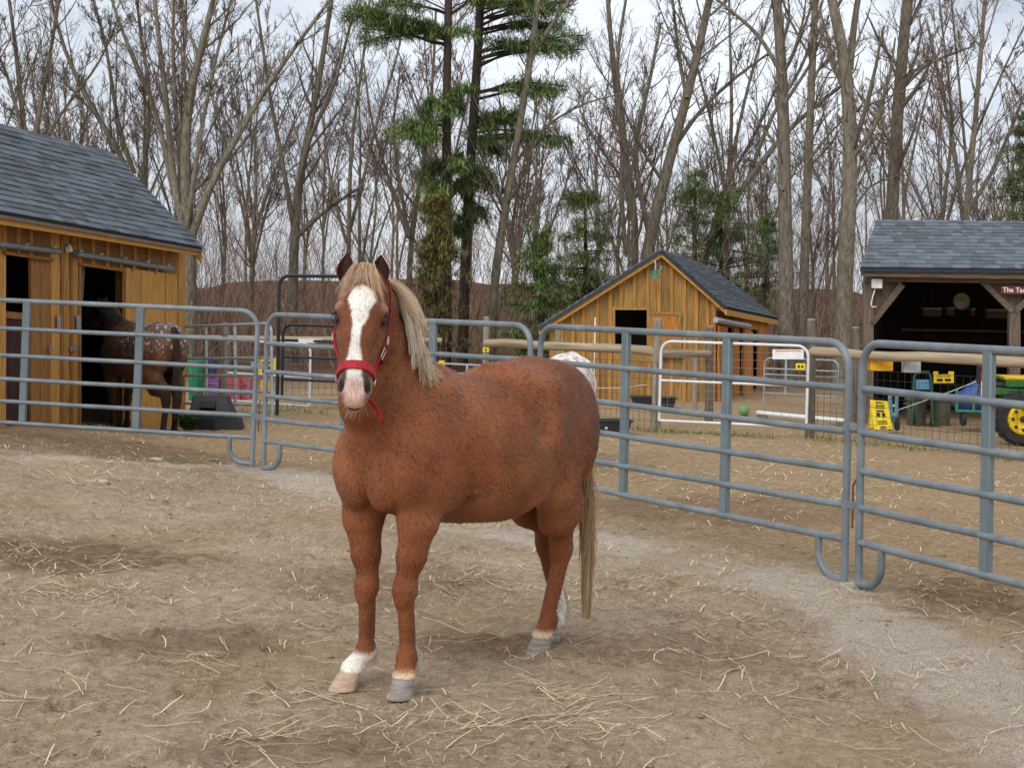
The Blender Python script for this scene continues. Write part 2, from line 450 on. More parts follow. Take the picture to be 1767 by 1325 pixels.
# ------------------------------------------------------------------ loose straw
m_straw = hair_mat('straw_stalk', C(178, 150, 114), C(252, 234, 196), rough=0.6)
def lay_straw(n, xr, yr, L, r, seed, clump):
    q = np.random.default_rng(seed)
    nc_ = max(1, n // clump); cx = q.uniform(*xr, nc_); cy = yr[0] + (yr[1] - yr[0]) * q.random(nc_) ** 1.25
    ci = q.integers(0, nc_, n); sp = np.where(q.random(n) < 0.7, 0.13, 0.6)
    X = cx[ci] + q.normal(0, 1, n) * sp; Y = cy[ci] + q.normal(0, 1, n) * sp
    a = q.uniform(0, math.pi, n) + 0.0; ln = q.uniform(*L, n) * q.uniform(0.5, 1, n); bend = q.normal(0, 0.35, n) * (q.random(n) < 0.45)
    K = 5; k = np.linspace(-0.5, 0.5, K)
    ang = a[:, None] + bend[:, None] * (np.maximum(0, k)[None] * 2.4)
    st = (ln / (K - 1))[:, None]
    px = X[:, None] + np.cumsum(np.cos(ang) * st, 1); py = Y[:, None] + np.cumsum(np.sin(ang) * st, 1)
    lift = q.random(n)[:, None] * 0.016 + np.abs(k)[None] * q.uniform(-0.012, 0.05, n)[:, None]
    pz = gz(px, py) + relief(px, py) + 0.004 + np.maximum(0, lift)
    keep = (Y > 4.9) & (np.abs(X) < 0.45 * np.maximum(Y, 6))
    P = np.stack([px, py, pz], -1)[keep]
    return P, np.full((len(P), K), r) * q.uniform(0.6, 1.25, (len(P), 1)), q
packs = [lay_straw(900, (-2.6, 2.8), (5.2, 9.5), (0.04, 0.19), 0.0016, 1, 6), lay_straw(260, (-2.6, 2.6), (5.3, 8.5), (0.22, 0.42), 0.0024, 12, 3), lay_straw(1700, (-4.8, 4.0), (8.5, 15.5), (0.06, 0.26), 0.0023, 2, 8),
         lay_straw(2400, (-6.5, 6.5), (14, 22), (0.08, 0.32), 0.0032, 3, 9)]
hand = []
for (p0, p1) in (((1110, 1180), (960, 1222)), ((1022, 1222), (800, 1257)), ((940, 1165), (840, 1182)), ((770, 1290), (860, 1236)), ((1110, 1325), (1150, 1294)), ((650, 1314), (740, 1318)), ((1360, 1208), (1470, 1215)), ((1207, 1228), (1300, 1272)), ((480, 1180), (590, 1205)), ((560, 1200), (450, 1215))):
    a, b = ground_at(*p0), ground_at(*p1)
    q_ = np.linspace(0, 1, 5)[:, None]; pl = np.array(a) * (1 - q_) + np.array(b) * q_
    pl[:, 0] += np.sin(q_[:, 0] * 4 + p0[0]) * 0.012; pl[:, 2] = gz(pl[:, 0], pl[:, 1]) + relief(pl[:, 0], pl[:, 1]) + 0.010; hand.append(pl)
packs.append(lay_straw(3000, (-2.8, 3.0), (5.2, 10.5), (0.02, 0.07), 0.0010, 21, 5)); packs.append(lay_straw(3600, (-5.0, 4.2), (9.0, 17.5), (0.04, 0.12), 0.0014, 22, 5))
packs.append((np.array(hand), np.full((len(hand), 5), 0.0026), np.random.default_rng(4)))
for (px_, py_, n_s, sp_, L_) in ((150, 838, 60, 0.16, 0.30), (930, 1188, 28, 0.10, 0.22), (800, 1250, 16, 0.12, 0.30), (1000, 1205, 16, 0.12, 0.26), (1060, 1250, 26, 0.10, 0.22), (530, 1205, 14, 0.11, 0.26), (200, 980, 30, 0.14, 0.24), (860, 880, 60, 0.25, 0.25), (60, 1020, 26, 0.12, 0.25), (1120, 1010, 26, 0.16, 0.22), (330, 1150, 24, 0.10, 0.24), (470, 1265, 22, 0.10, 0.24)):
    q_ = np.random.default_rng(px_); c_ = ground_at(px_, py_); X_ = c_.x + q_.normal(0, sp_, n_s); Y_ = c_.y + q_.normal(0, sp_ * 1.3, n_s); a_ = q_.normal(0.1, 0.6, n_s); l_s = q_.uniform(0.4, 1, n_s) * L_; kk_ = np.linspace(-0.5, 0.5, 5)[None]
    xx_ = X_[:, None] + np.cos(a_)[:, None] * l_s[:, None] * kk_; yy_ = Y_[:, None] + np.sin(a_)[:, None] * l_s[:, None] * kk_
    zz_ = gz(xx_, yy_) + relief(xx_, yy_) + 0.006 + q_.uniform(0, 0.03, n_s)[:, None] + kk_ * q_.normal(0, 0.03, n_s)[:, None]
    packs.append((np.stack([xx_, yy_, np.maximum(zz_, gz(xx_, yy_) + relief(xx_, yy_) + 0.004)], -1), np.full((n_s, 5), 0.0021), q_))
P = np.concatenate([a for a, b, c in packs]); rr = np.concatenate([b for a, b, c in packs])
so = hair_obj('loose_straw', P, rr, m_straw, None, np.random.default_rng(8), sides=2, tone=np.clip(np.random.default_rng(8).random(len(P)) * np.clip(np.linalg.norm(P[:, -1] - P[:, 0], axis=1) / 0.10, 0.4, 1.2), 0, 1))
so['kind'] = 'stuff'; so['label'] = 'loose pale straw stalks scattered over the dirt'

# clods of dirt
m_clod = nmat('dirt_clod', C(124, 104, 84), C(186, 160, 132), 20, rough=0.95, bump=0.5)
q = np.random.default_rng(17); n = 650
cx = q.uniform(-3.4, 3.4, n); cy = 5.2 + 10 * q.random(n) ** 1.6; rad = q.uniform(0.005, 0.018, n) * (1 + 0.6 * (q.random(n) > 0.9))
ico = np.array([(1, 0, 0), (-1, 0, 0), (0, 1, 0), (0, -1, 0), (0, 0, 1), (0, 0, -1)], float)
icf = np.array([(0, 2, 4), (2, 1, 4), (1, 3, 4), (3, 0, 4), (2, 0, 5), (1, 2, 5), (3, 1, 5), (0, 3, 5)])
Vc = ico[None] * rad[:, None, None] * q.uniform(0.6, 1.3, (n, 6, 3)) * np.array([1, 1, 0.6]) + np.stack([cx, cy, gz(cx, cy) + relief(cx, cy) + rad * 0.25], -1)[:, None]
Fc = (icf[None] + 6 * np.arange(n)[:, None, None]).reshape(-1, 3)
co = link_mesh('dirt_clods', fast_mesh('dirt_clods', Vc.reshape(-1, 3), None, Fc, mat=m_clod)); co['kind'] = 'stuff'; co['label'] = 'small crumbs and clods of dry dirt'
# two pale stones by the stone-dust band
m_stone = nmat('pale_stone', C(150, 138, 124), C(200, 188, 172), 14, rough=0.9, bump=0.5)
for i, (px, py, w) in enumerate(((266, 795, 0.085), (172, 834, 0.10))):
    c = ground_at(px, py); mb = MB()
    mb.lathe([(0.02, 0), (0.9, 0.05), (1.0, 0.3), (0.75, 0.55), (0.3, 0.68), (0.01, 0.7)], (0, 0, 0), 9)
    mb.v = [(x * w * (1 + 0.3 * math.sin(3 * x + i)), y_ * w * 0.7, z_ * w * 0.6) for x, y_, z_ in mb.v]
    o = mb.build('stone', m_stone, smooth=60); o.location = c
    tag(o, ('small pale stone lying near the J-shaped panel foot', 'pale crumbled stone lying by a wisp of hay in the pen')[i], 'stone')
# grass tufts along the fence line and by the far gates
m_grass = hair_mat('grass_blade', C(88, 100, 44), C(170, 166, 96), rough=0.7)
q = np.random.default_rng(23); n = 2600
gx = np.concatenate([q.uniform(-0.6, 5.9, 1500), q.normal(-3.4, 1.1, 1100)]); gy = np.concatenate([np.interp(gx[:1500], [-0.41, 1.89, 3.81, 5.74], [24.1, 21.4, 20.6, 18.2]) + q.normal(0.05, 0.16, 1500), q.normal(24.2, 0.5, 1100)])
keep = fbm(gx * 1.4, gy * 1.4, 90) > 0.44; gx, gy = gx[keep], gy[keep]; n = len(gx)
hgt = q.uniform(0.03, 0.11, n); k = np.linspace(0, 1, 3)[None]
P = np.stack([gx[:, None] + k * q.normal(0, 0.03, n)[:, None], gy[:, None] + k * q.normal(0, 0.03, n)[:, None], gz(gx, gy)[:, None] + k * hgt[:, None]], -1)
go = hair_obj('grass', P, np.array([0.006, 0.005, 0.001])[None], m_grass, None, q, sides=2); go['kind'] = 'stuff'; go['label'] = 'thin spring grass along the fence line'
# ------------------------------------------------------------------ timber buildings
def wood(name, c1, c2, c3=None, rand=0.14, rough=0.75, st=(14, 14, 1.2)):
    return nmat(name, c1, c2, 3.0, st, rough=rough, bump=0.25, bscale=6, rand=rand, c3=c3, detail=7, lo=0.28, hi=0.66)
m_pine = wood('stained_pine', C(146, 98, 44), C(206, 154, 82), C(218, 172, 104))
m_pine_d = wood('stained_pine_batten', C(112, 74, 38), C(168, 120, 64))
m_pine_h = wood('stained_pine_fascia', C(178, 124, 56), C(218, 166, 90), st=(2.0, 14, 14))
m_shedw = wood('weathered_stained_pine', C(130, 96, 52), C(184, 146, 86), C(176, 146, 98))
m_shed_o = wood('orange_stained_pine', C(158, 96, 40), C(202, 136, 64))
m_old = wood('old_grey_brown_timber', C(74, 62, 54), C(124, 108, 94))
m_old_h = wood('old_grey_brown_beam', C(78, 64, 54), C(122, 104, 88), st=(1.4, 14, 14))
m_dark = nmat('shade_dark_boards', C(26, 20, 17), C(52, 40, 32), 3, (10, 10, 1), rough=0.9, rand=0.15)  # interior boards near black: the gloom inside is put into their colour
m_maroon = wood('dark_maroon_door', C(46, 26, 24), C(74, 42, 38))
m_shingle = nmat('slate_grey_shingle', C(78, 85, 92), C(116, 123, 130), 60, rough=0.92, bump=0.5, rand=0.30, dist=0.006)
m_shingle_b = nmat('shingle_backing', C(52, 58, 64), C(70, 76, 82), 30, rough=0.95)
m_drip = nmat('brown_drip_edge', C(112, 92, 78), C(140, 118, 102), 8, rough=0.6)
m_iron = flat('black_iron', C(40, 38, 38), rough=0.5)
m_zinc = flat('zinc_fitting', C(190, 190, 186), rough=0.35, metal=0.6)
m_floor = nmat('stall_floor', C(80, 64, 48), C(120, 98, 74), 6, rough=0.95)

class Wall:
    """vertical plane through two ground points; wp() gives the point of that plane behind a photo pixel"""
    def __init__(s, a, b):
        s.a = Vector((a[0], a[1], 0)); s.d = Vector((b[0] - a[0], b[1] - a[1], 0)).normalized(); s.n = Vector((s.d.y, -s.d.x, 0))
        if s.n.y > 0 and abs(s.n.y) > 0.3: s.n = -s.n
    def wp(s, px, py, off=0.0):
        r = at(px, py, 1.0) - Vector((0, 0, CAMH)); o = s.a + s.n * off
        t = (o.dot(s.n)) / r.dot(s.n)
        return Vector((0, 0, CAMH)) + r * t
    def quad(s, p, off): return [s.wp(x, y, off) for x, y in p]

def board(name, W, p, off, th, mat, parent, bevel=0.004):
    """plank on the wall plane through photo corners p, standing `th` proud of `off`"""
    q = W.quad(p, off)
    return MB().prism(q, W.n * th).build(name, mat, parent, smooth=0)

def shingle_roof(parent, E0, E1, R1, R0, rows, cols, limit=300, mat=m_shingle, seed=0, thick=0.012, back=0.05, seen=None):
    """shingles laid one by one on the slope E0-E1 (eave) / R0-R1 (ridge)"""
    E0, E1, R1, R0 = (Vector(v) for v in (E0, E1, R1, R0)); q = random.Random(seed)
    n = (E1 - E0).cross(R0 - E0).normalized(); n = n if n.z > 0 else -n
    deck = MB().prism([E0, E1, R1, R0], n * -back).build('roof_deck', m_shingle_b, parent, smooth=0)
    bm = MB().box((0, 0, 0), (1, 1, 1)).mesh('shingle', mat, 0)
    rl = root_loc(parent); spots = []
    P = lambda u, v: (E0 * (1 - u) + E1 * u) * (1 - v) + (R0 * (1 - u) + R1 * u) * v
    for r in range(rows):
        v0 = r / rows; v1 = min(1.0, (r + 1.35) / rows)
        u = -q.random() / cols
        while u < 1:
            du = (0.55 + 0.9 * q.random()) / cols
            a, b = max(0, u), min(1, u + du - 0.0006)
            u += du
            if b - a < 0.15 / cols: continue
            um = (a + b) / 2; c0, c1 = P(um, v0), P(um, v1); w = (P(b, v0) - P(a, v0)).length; L = (c1 - c0).length
            ey = (c1 - c0).normalized(); ex = (P(b, v0) - P(a, v0)).normalized(); ez = ex.cross(ey).normalized()
            if ez.z < 0: ez = -ez
            lift = q.choice((0, 0, 0.006))
            ey2 = (ey - ez * (0.016 / L)).normalized(); ez2 = ex.cross(ey2).normalized(); ez2 = ez2 if ez2.z > 0 else -ez2
            M = Matrix((ex * w, ey2 * L, ez2 * (thick + lift))).transposed().to_4x4()
            M.translation = (c0 + c1) / 2 + ez * (0.014 + lift / 2) - rl
            spots.append((M, (seen is None or seen((c0 + c1) / 2))))
    spots.sort(key=lambda s: not s[1])
    rest = MB()
    for i, (M, _) in enumerate(spots):
        if i < limit:
            o = link_mesh('shingle', bm, deck); o.matrix_basis = M
        else:
            rest.add([(M @ Vector(v.co)) for v in bm.vertices], [tuple(p.vertices) for p in bm.polygons])
    if rest.v:
        o = rest.build('shingle_field', mat, deck, smooth=0, local=True); o['kind'] = 'stuff'
    return deck

def in_frame(p):
    u = CX + FOC * p.x / p.y
    return -20 < u < 1790

# ---------------- stable on the left
LW = Wall((-5.395, 17.1), (-4.727, 23.2))
LW.n = Vector((LW.d.y, -LW.d.x, 0))
st_base = LW.wp(150, 735)
stable = thing('stable', 'golden brown board-and-batten stable with grey shingle roof and sliding doors', 'stable', (st_base.x, st_base.y, 0))
rq = random.Random(4)
def eave_y(px): return 388 + 0.156 * px - 6          # where the boards vanish under the eave
def base_y(px): return 742 + 0.02 * px
# wall boards between and beside the two stall openings
cuts = [(-60, -38), (-38, -16), (-16, 5), (84, 103), (106, 120), (121.5, 134.5), (303, 316)]
for a, b in cuts: board('plank', LW, [(a, eave_y(a)), (b, eave_y(b)), (b, base_y(b)), (a, base_y(a))], 0.0, 0.03 + 0.01 * rq.random(), m_pine, stable)
board('plank', LW, [(49, 446), (66, 449), (66, 742), (49, 742)], -0.02, 0.03, m_pine_d, stable)
board('plank', LW, [(66, 449), (84, 452), (84, 742), (66, 742)], -0.015, 0.03, m_pine_d, stable)
for a in (103, 120, 134): board('batten', LW, [(a - 1.5, eave_y(a)), (a + 2.5, eave_y(a)), (a + 2.5, base_y(a)), (a - 1.5, base_y(a))], 0.02, 0.03, m_pine_d, stable)
# boards over the openings with battens
for a, b, lo in ((5, 28, 437), (28, 50, 441), (50, 84, 447), (134, 158, 458), (158, 182, 462), (182, 206, 466), (206, 230, 470), (230, 254, 474), (254, 279, 478), (279, 303, 482)):
    board('plank', LW, [(a, eave_y(a)), (b, eave_y(b)), (b, lo + 3), (a, lo)], 0.0, 0.026 + 0.006 * rq.random(), m_pine_d, stable)
    board('batten', LW, [(a - 1.5, eave_y(a)), (a + 3, eave_y(a)), (a + 3, lo - 4), (a - 1.5, lo - 4)], 0.03, 0.025, m_pine, stable)
board('lintel', LW, [(2, 434), (86, 446), (86, 451), (2, 439)], 0.02, 0.05, m_pine_d, stable)
board('lintel', LW, [(132, 453), (216, 465), (216, 470), (132, 458)], 0.02, 0.05, m_pine_d, stable)
# jamb and the sliding doors
board('jamb', LW, [(199, 466), (213, 468), (213, 740), (199, 740)], -0.10, 0.12, m_pine_d, stable)
door = board('door', LW, [(218, 463), (303, 474), (303, 742), (218, 740)], 0.04, 0.02, m_pine_d, stable)
for i in range(4):
    a, b = 219 + i * 21, 219 + (i + 1) * 21 - 0.7
    o = board('plank', LW, [(a, 463.5 + 0.13 * i * 21), (b, 463.5 + 0.13 * (i + 1) * 21), (b, 741), (a, 740)], 0.06, 0.025 + 0.006 * (i % 2), m_pine, door)
board('door_stile', LW, [(211, 462), (218, 463), (218, 741), (211, 740)], 0.045, 0.05, m_pine, door)
door2 = board('door', LW, [(-6, 540), (44, 544), (44, 738), (-6, 736)], -0.06, 0.03, m_maroon, stable)
for i in range(3): board('plank', LW, [(-5 + 16.3 * i, 541), (10.8 + 16.3 * i, 542), (10.8 + 16.3 * i, 737), (-5 + 16.3 * i, 737)], -0.03, 0.02, m_maroon, door2)
board('top_rail', LW, [(-6, 536), (46, 541), (46, 552), (-6, 548)], -0.03, 0.04, m_pine_d, door2)
# open shutter leaves inside the openings, feeder strip
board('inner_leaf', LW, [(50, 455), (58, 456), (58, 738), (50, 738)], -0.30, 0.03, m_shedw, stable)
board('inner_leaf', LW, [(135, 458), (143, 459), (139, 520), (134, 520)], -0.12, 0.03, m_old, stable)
# door tracks: round rails on brackets with rollers
for (p0, p1), br in ((((-20, 419), (101, 434.5)), (40, 88)), (((132, 438.5), (297, 464)), (134, 169, 211, 250, 286))):
    a, b = LW.wp(*p0, 0.12), LW.wp(*p1, 0.12)
    tr = MB().tube([a, (a + b) / 2, b], 0.033, 10).build('door_track', m_steel, stable)
    for x in br:
        yy = p0[1] + (p1[1] - p0[1]) * (x - p0[0]) / (p1[0] - p0[0])
        MB().prism(LW.quad([(x - 2.5, yy - 7), (x + 2.5, yy - 7), (x + 2.5, yy), (x - 2.5, yy)], 0.055), LW.n * 0.05).build('bracket', m_zinc, tr)
for x in (230, 270): MB().tube([LW.wp(x, 459 + (x - 230) * 0.15, 0.12), LW.wp(x, 468 + (x - 230) * 0.15, 0.09)], 0.012, 6).build('roller', m_zinc, stable)
# metal latch plates, hasps and scratched scrape marks at the posts
for (x, y, w, h) in ((88, 602, 5, 8), (127, 602, 12, 8), (101, 556, 6, 24), (135, 557, 7, 26)):
    board('latch_plate', LW, [(x - w / 2, y - h / 2), (x + w / 2, y - h / 2), (x + w / 2, y + h / 2), (x - w / 2, y + h / 2)], 0.055, 0.008, m_zinc, stable)
# outlet box and cable under the eave
c = LW.wp(118, 429, 0.07)
cam_o = MB().lathe([(0.02, -0.03), (0.045, -0.03), (0.05, 0.03), (0.02, 0.035)], c, 12, Matrix.Rotation(R(70), 3, 'Y')).build('outlet', flat('white_plastic', C(214, 210, 200)), stable)
MB().tube([LW.wp(x, y, 0.06) for x, y in ((122, 425), (128, 421), (150, 422), (175, 428), (205, 433), (230, 440), (262, 443), (284, 444))], 0.007, 6).build('cable', flat('tan_cable', C(150, 118, 92)), stable)
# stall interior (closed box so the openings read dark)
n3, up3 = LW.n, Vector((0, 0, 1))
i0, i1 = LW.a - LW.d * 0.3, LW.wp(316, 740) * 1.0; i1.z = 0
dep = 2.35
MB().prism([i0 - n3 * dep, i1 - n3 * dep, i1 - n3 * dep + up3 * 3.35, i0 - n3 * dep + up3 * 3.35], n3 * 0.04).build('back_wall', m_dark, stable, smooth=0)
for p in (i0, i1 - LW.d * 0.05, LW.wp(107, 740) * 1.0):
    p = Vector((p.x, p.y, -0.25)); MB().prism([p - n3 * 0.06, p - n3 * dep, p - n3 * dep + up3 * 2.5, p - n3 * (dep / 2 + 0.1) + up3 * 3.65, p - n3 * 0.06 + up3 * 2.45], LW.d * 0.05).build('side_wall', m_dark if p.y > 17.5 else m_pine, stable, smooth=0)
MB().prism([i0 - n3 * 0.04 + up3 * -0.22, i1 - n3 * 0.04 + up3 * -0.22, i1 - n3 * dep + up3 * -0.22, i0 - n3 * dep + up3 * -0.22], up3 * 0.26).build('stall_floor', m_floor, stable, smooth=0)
# fascia, roof
OV = 0.32
board('fascia', LW, [(-50, 363), (338, 425), (338, 441), (-50, 380)], OV - 0.03, 0.035, m_pine_h, stable)
E0, E1 = LW.wp(-50, 358, OV + 0.05), LW.wp(350, 429, OV + 0.05)
def ridge(px, py, E):
    r = at(px, py, 1.0) - Vector((0, 0, CAMH)); k = -LW.n     # along -n from E until it stands behind column px
    best = None
    t = (r.x * E.y - E.x) / (k.x - r.x * k.y); p = E + k * t; p.z = CAMH + r.z * p.y
    return p
R1 = ridge(195, 268, E1)
R0 = R1 - (E1 - E0); R0.z = R1.z + (0.0)
seen_l = lambda p: in_frame(p)
shingle_roof(stable, E0, E1, R1, R0, 17, 19, 300, seed=3, seen=seen_l)
MB().prism([E0 + Vector((0, 0, -0.055)), E1 + Vector((0, 0, -0.055)), E1 + Vector((0, 0, -0.02)), E0 + Vector((0, 0, -0.02))], LW.n * -0.03).build('drip_edge', m_drip, stable, smooth=0)
MB().prism([E1 - LW.d * 0.06 + up3 * -0.07, R1 - LW.d * 0.06 + up3 * -0.07, R1 - LW.d * 0.06 + up3 * -0.22, E1 - LW.d * 0.06 + up3 * -0.22], LW.d * 0.03).build('rake_board', m_pine_h, stable, smooth=0)
B1 = R1 * 2 - E1; B1.z = E1.z; B0 = R0 * 2 - E0; B0.z = E0.z
MB().prism([R0, R1, B1, B0], Vector((0, 0, -0.06))).build('rear_roof', m_shingle_b, stable, smooth=0)
mbc = MB(); 
for i in range(22):
    a = R0.lerp(R1, i / 22); b = R0.lerp(R1, (i + 0.97) / 22)
    mbc = MB(); mbc.prism([a + LW.n * 0.12 + up3 * (-0.085), a + up3 * 0.03, a - LW.n * 0.12 + up3 * (-0.085)], b - a); mbc.build('ridge_cap', m_shingle, stable, smooth=0)

# ---------------- small shed in the middle
SY = 28.2
shed = thing('shed', 'small golden board shed with dark window, barn lamp on the gable and grey shingle roof', 'shed', (2.6, SY, 0))
SW = Wall((0.0, SY), (4.0, SY + 0.25)); SW.n = Vector((SW.d.y, -SW.d.x, 0))
pk, le, re_ = (1141, 436), (931, 569), (1250, 533)
def rake_y(px): return pk[1] + (le[1] - pk[1]) * (pk[0] - px) / (pk[0] - le[0]) if px < pk[0] else pk[1] + (re_[1] - pk[1]) * (px - pk[0]) / (re_[0] - pk[0])
x = 948; q = random.Random(9)
while x < 1228:
    w = 21.5 + q.uniform(-3, 3); b = min(1230, x + w)
    if 1230 - b < 9: b = 1230
    tops = [(x, rake_y(x) + 5)] + ([(1141, rake_y(1141) + 5)] if x < 1141 < b else []) + [(b, rake_y(b) + 5)]
    th = 0.02 + 0.008 * q.random()
    spans = [(None, 700)]
    win = (1060, 1118, 535, 597)
    if b <= win[0] + 1 or x >= win[1] - 1: board('plank', SW, tops + [(b, 700), (x, 700)], 0.0, th, m_shedw, shed)
    else:
        board('plank', SW, tops + [(b, win[2]), (x, win[2])], 0.0, th, m_shedw, shed)
        board('plank', SW, [(x, win[3]), (b, win[3]), (b, 700), (x, 700)], 0.0, th, m_shedw, shed)
        if x < win[0]: board('plank', SW, [(x, win[2]), (win[0], win[2]), (win[0], win[3]), (x, win[3])], 0.0, th, m_shedw, shed)
        if b > win[1]: board('plank', SW, [(win[1], win[2]), (b, win[2]), (b, win[3]), (win[1], win[3])], 0.0, th, m_shedw, shed)
    if not (win[0] - 3 < b < win[1] + 3):
        board('batten', SW, [(b - 3.4, rake_y(b) + 6), (b + 2.4, rake_y(b) + 6), (b + 2.4, 700), (b - 3.4, 700)], 0.028, 0.035, m_pine, shed)
    else:
        board('batten', SW, [(b - 3.4, rake_y(b) + 6), (b + 2.4, rake_y(b) + 6), (b + 2.4, 530), (b - 3.4, 530)], 0.028, 0.035, m_pine, shed)
    x = b
for p in ([(le[0] - 3, le[1] - 1), (pk[0], pk[1] - 3), (pk[0], pk[1] + 8), (le[0] - 1, le[1] + 9)], [(pk[0], pk[1] - 3), (re_[0] + 3, re_[1]), (re_[0] + 2, re_[1] + 9), (pk[0], pk[1] + 8)]):
    board('rake_board', SW, p, 0.16, 0.03, m_pine_h, shed)
for p in ([(1056, 529), (1122, 529), (1122, 535), (1056, 535)], [(1056, 596), (1122, 596), (1122, 602), (1056, 602)], [(1056, 535), (1061, 535), (1061, 596), (1056, 596)], [(1116, 535), (1121, 535), (1121, 596), (1116, 596)]):
    board('window_trim', SW, p, 0.03, 0.03, m_shedw, shed)
MB().prism([SW.wp(1030, 500, -0.7), SW.wp(1160, 500, -0.7), SW.wp(1160, 640, -0.7), SW.wp(1030, 640, -0.7)], SW.n * -0.03).build('window_backing', m_dark, shed, smooth=0)  # added dark sheet behind the window so the opening reads black
sh = board('shutter', SW, [(1122, 541), (1174, 543), (1174, 602), (1122, 601)], 0.05, 0.02, m_shed_o, shed)
for p in ([(1120, 537), (1176, 539), (1176, 544), (1120, 542)], [(1170, 544), (1176, 544), (1176, 600), (1170, 600)], [(1122, 598), (1176, 598), (1176, 603), (1122, 603)], [(1124, 545), (1132, 545), (1170, 597), (1162, 597)]):
    board('shutter_rail', SW, p, 0.07, 0.015, m_shedw, sh)
board('trough', SW, [(1130, 606), (1178, 606), (1178, 615), (1130, 615)], 0.03, 0.12, flat('dark_red_plastic', C(86, 30, 26)), shed)
# side wall to the right
def sh_pt(px, py, y): return at(px, py, y)
sd0, sd1 = SW.wp(1230, 700), at(1322, 700, 33.0)
S2 = Wall((sd0.x, sd0.y), (sd1.x, sd1.y)); S2.n = Vector((S2.d.y, -S2.d.x, 0))
def s_eave(px): return 537 + (552 - 537) * (px - 1237) / 85
for i, (a, b) in enumerate(((1230, 1237), (1237, 1246), (1262, 1272), (1281, 1292), (1305, 1314), (1314, 1322))):
    board('plank', S2, [(a, s_eave(a)), (b, s_eave(b)), (b, 706), (a, 706)], 0, 0.05, m_shed_o, shed)
for i, (a, b) in enumerate(((1246, 1262), (1272, 1281), (1292, 1305))):
    board('plank', S2, [(a, s_eave(a)), (b, s_eave(b)), (b, 566 + i * 2), (a, 564 + i * 2)], 0, 0.04, m_shed_o, shed)
for a, b in ((1238, 1252), (1281, 1296)):
    d_ = board('door', S2, [(a, 562 + (a - 1238) * .18), (b, 562 + (b - 1238) * .18), (b, 706), (a, 706)], 0.09, 0.04, m_shed_o, shed)
a, b = S2.wp(1235, 552, 0.16), S2.wp(1293, 563, 0.16)
MB().tube([a, (a + b) / 2, b], 0.05, 8).build('door_track', m_galv, shed)
bk = at(1225, 700, 33.4); bk.z = 0
bl = SW.wp(948, 700); bl.z = 0; br2 = Vector((sd1.x, sd1.y, 0)); fr = Vector((sd0.x, sd0.y, 0)); bkl = bl + (br2 - fr)
for a, b in ((bl, bkl), (bkl, br2)):
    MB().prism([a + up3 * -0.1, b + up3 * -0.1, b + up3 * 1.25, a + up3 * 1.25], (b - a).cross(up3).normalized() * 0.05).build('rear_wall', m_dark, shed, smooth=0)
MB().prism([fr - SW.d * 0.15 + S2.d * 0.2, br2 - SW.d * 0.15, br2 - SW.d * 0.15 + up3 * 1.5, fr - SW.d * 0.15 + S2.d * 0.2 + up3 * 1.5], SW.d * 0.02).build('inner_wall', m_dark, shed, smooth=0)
Pk, Le, Re = SW.wp(pk[0], pk[1] - 5, 0.22), SW.wp(le[0] - 4, le[1] - 3, 0.22), SW.wp(re_[0] + 4, re_[1] - 2, 0.22)
dv = at(1343, 550, 33.3) - Re; dvp = at(1222, 461, 33.5) - Pk
shingle_roof(shed, Re, Re + dv, Pk + dvp, Pk, 15, 15, 0, seed=5, thick=0.015)
shingle_roof(shed, Le + Vector((dvp.x, dvp.y, -0.1)), Le, Pk, Pk + dvp, 16, 15, 0, seed=6, thick=0.015)
MB().prism([Re + up3 * -0.03, Re + dv + up3 * -0.03, Re + dv + up3 * -0.13, Re + up3 * -0.13], S2.n * -0.03).build('fascia', m_pine_h, shed, smooth=0)
# barn lamp on the gable
m_green = flat('green_enamel', C(62, 118, 96), rough=0.35)
lp = SW.wp(1131, 476, 0.38); wl_ = SW.wp(1139, 463, 0.02)
lamp = thing('barn_lamp', 'green enamel gooseneck barn lamp on the shed gable', 'lamp', lp)
MB().lathe([(0.028, 0.10), (0.05, 0.09), (0.06, 0.02), (0.135, -0.025), (0.14, -0.04), (0.12, -0.035)], lp, 20).build('lamp_shade', m_green, lamp)
top = lp + up3 * 0.26
MB().tube([lp + up3 * 0.08, lp + up3 * 0.2, top + SW.n * -0.06, top + SW.n * -0.16 + up3 * -0.04, wl_ + SW.n * 0.02 + up3 * 0.0, wl_], 0.014, 8).build('gooseneck', m_galv, lamp)
MB().lathe([(0.05, -0.02), (0.05, 0.03), (0.03, 0.045)], wl_, 12, Matrix.Rotation(R(90), 3, 'X')).build('wall_plate', m_galv, lamp)

# ---------------- open tack shed on the right
TY = 23.6
tack = thing('tack_shed', 'open-fronted dark timber tack shed with grey shingle roof and braced posts', 'shed', (6.6, TY, 0))
TW = Wall((0, TY + 0.5), (8, TY - 0.1)); TW.n = Vector((TW.d.y, -TW.d.x, 0))
tl, tr_ = 1488, 1960
board('beam', TW, [(tl - 2, 466), (tr_, 472), (tr_, 485), (tl - 2, 477)], 0.26, 0.05, m_old_h, tack)
board('header', TW, [(tl + 2, 474), (tr_, 481), (tr_, 492), (tl + 2, 486)], 0.0, 0.12, m_old_h, tack)
for i, (a, b) in enumerate(((1492, 1502), (1502, 1512), (1512, 1522), (1522, 1534), (1534, 1548), (1548, 1556))):       # boarding behind the left brace
    yb = 560 - (a - 1500) * 1.0 if a > 1494 else 575
    board('plank', TW, [(a, 484), (b, 485), (b, max(490, 552 - (b - 1505) * 1.12)), (a, max(490, 552 - (a - 1505) * 1.12))], -0.02, 0.02, m_old, tack)
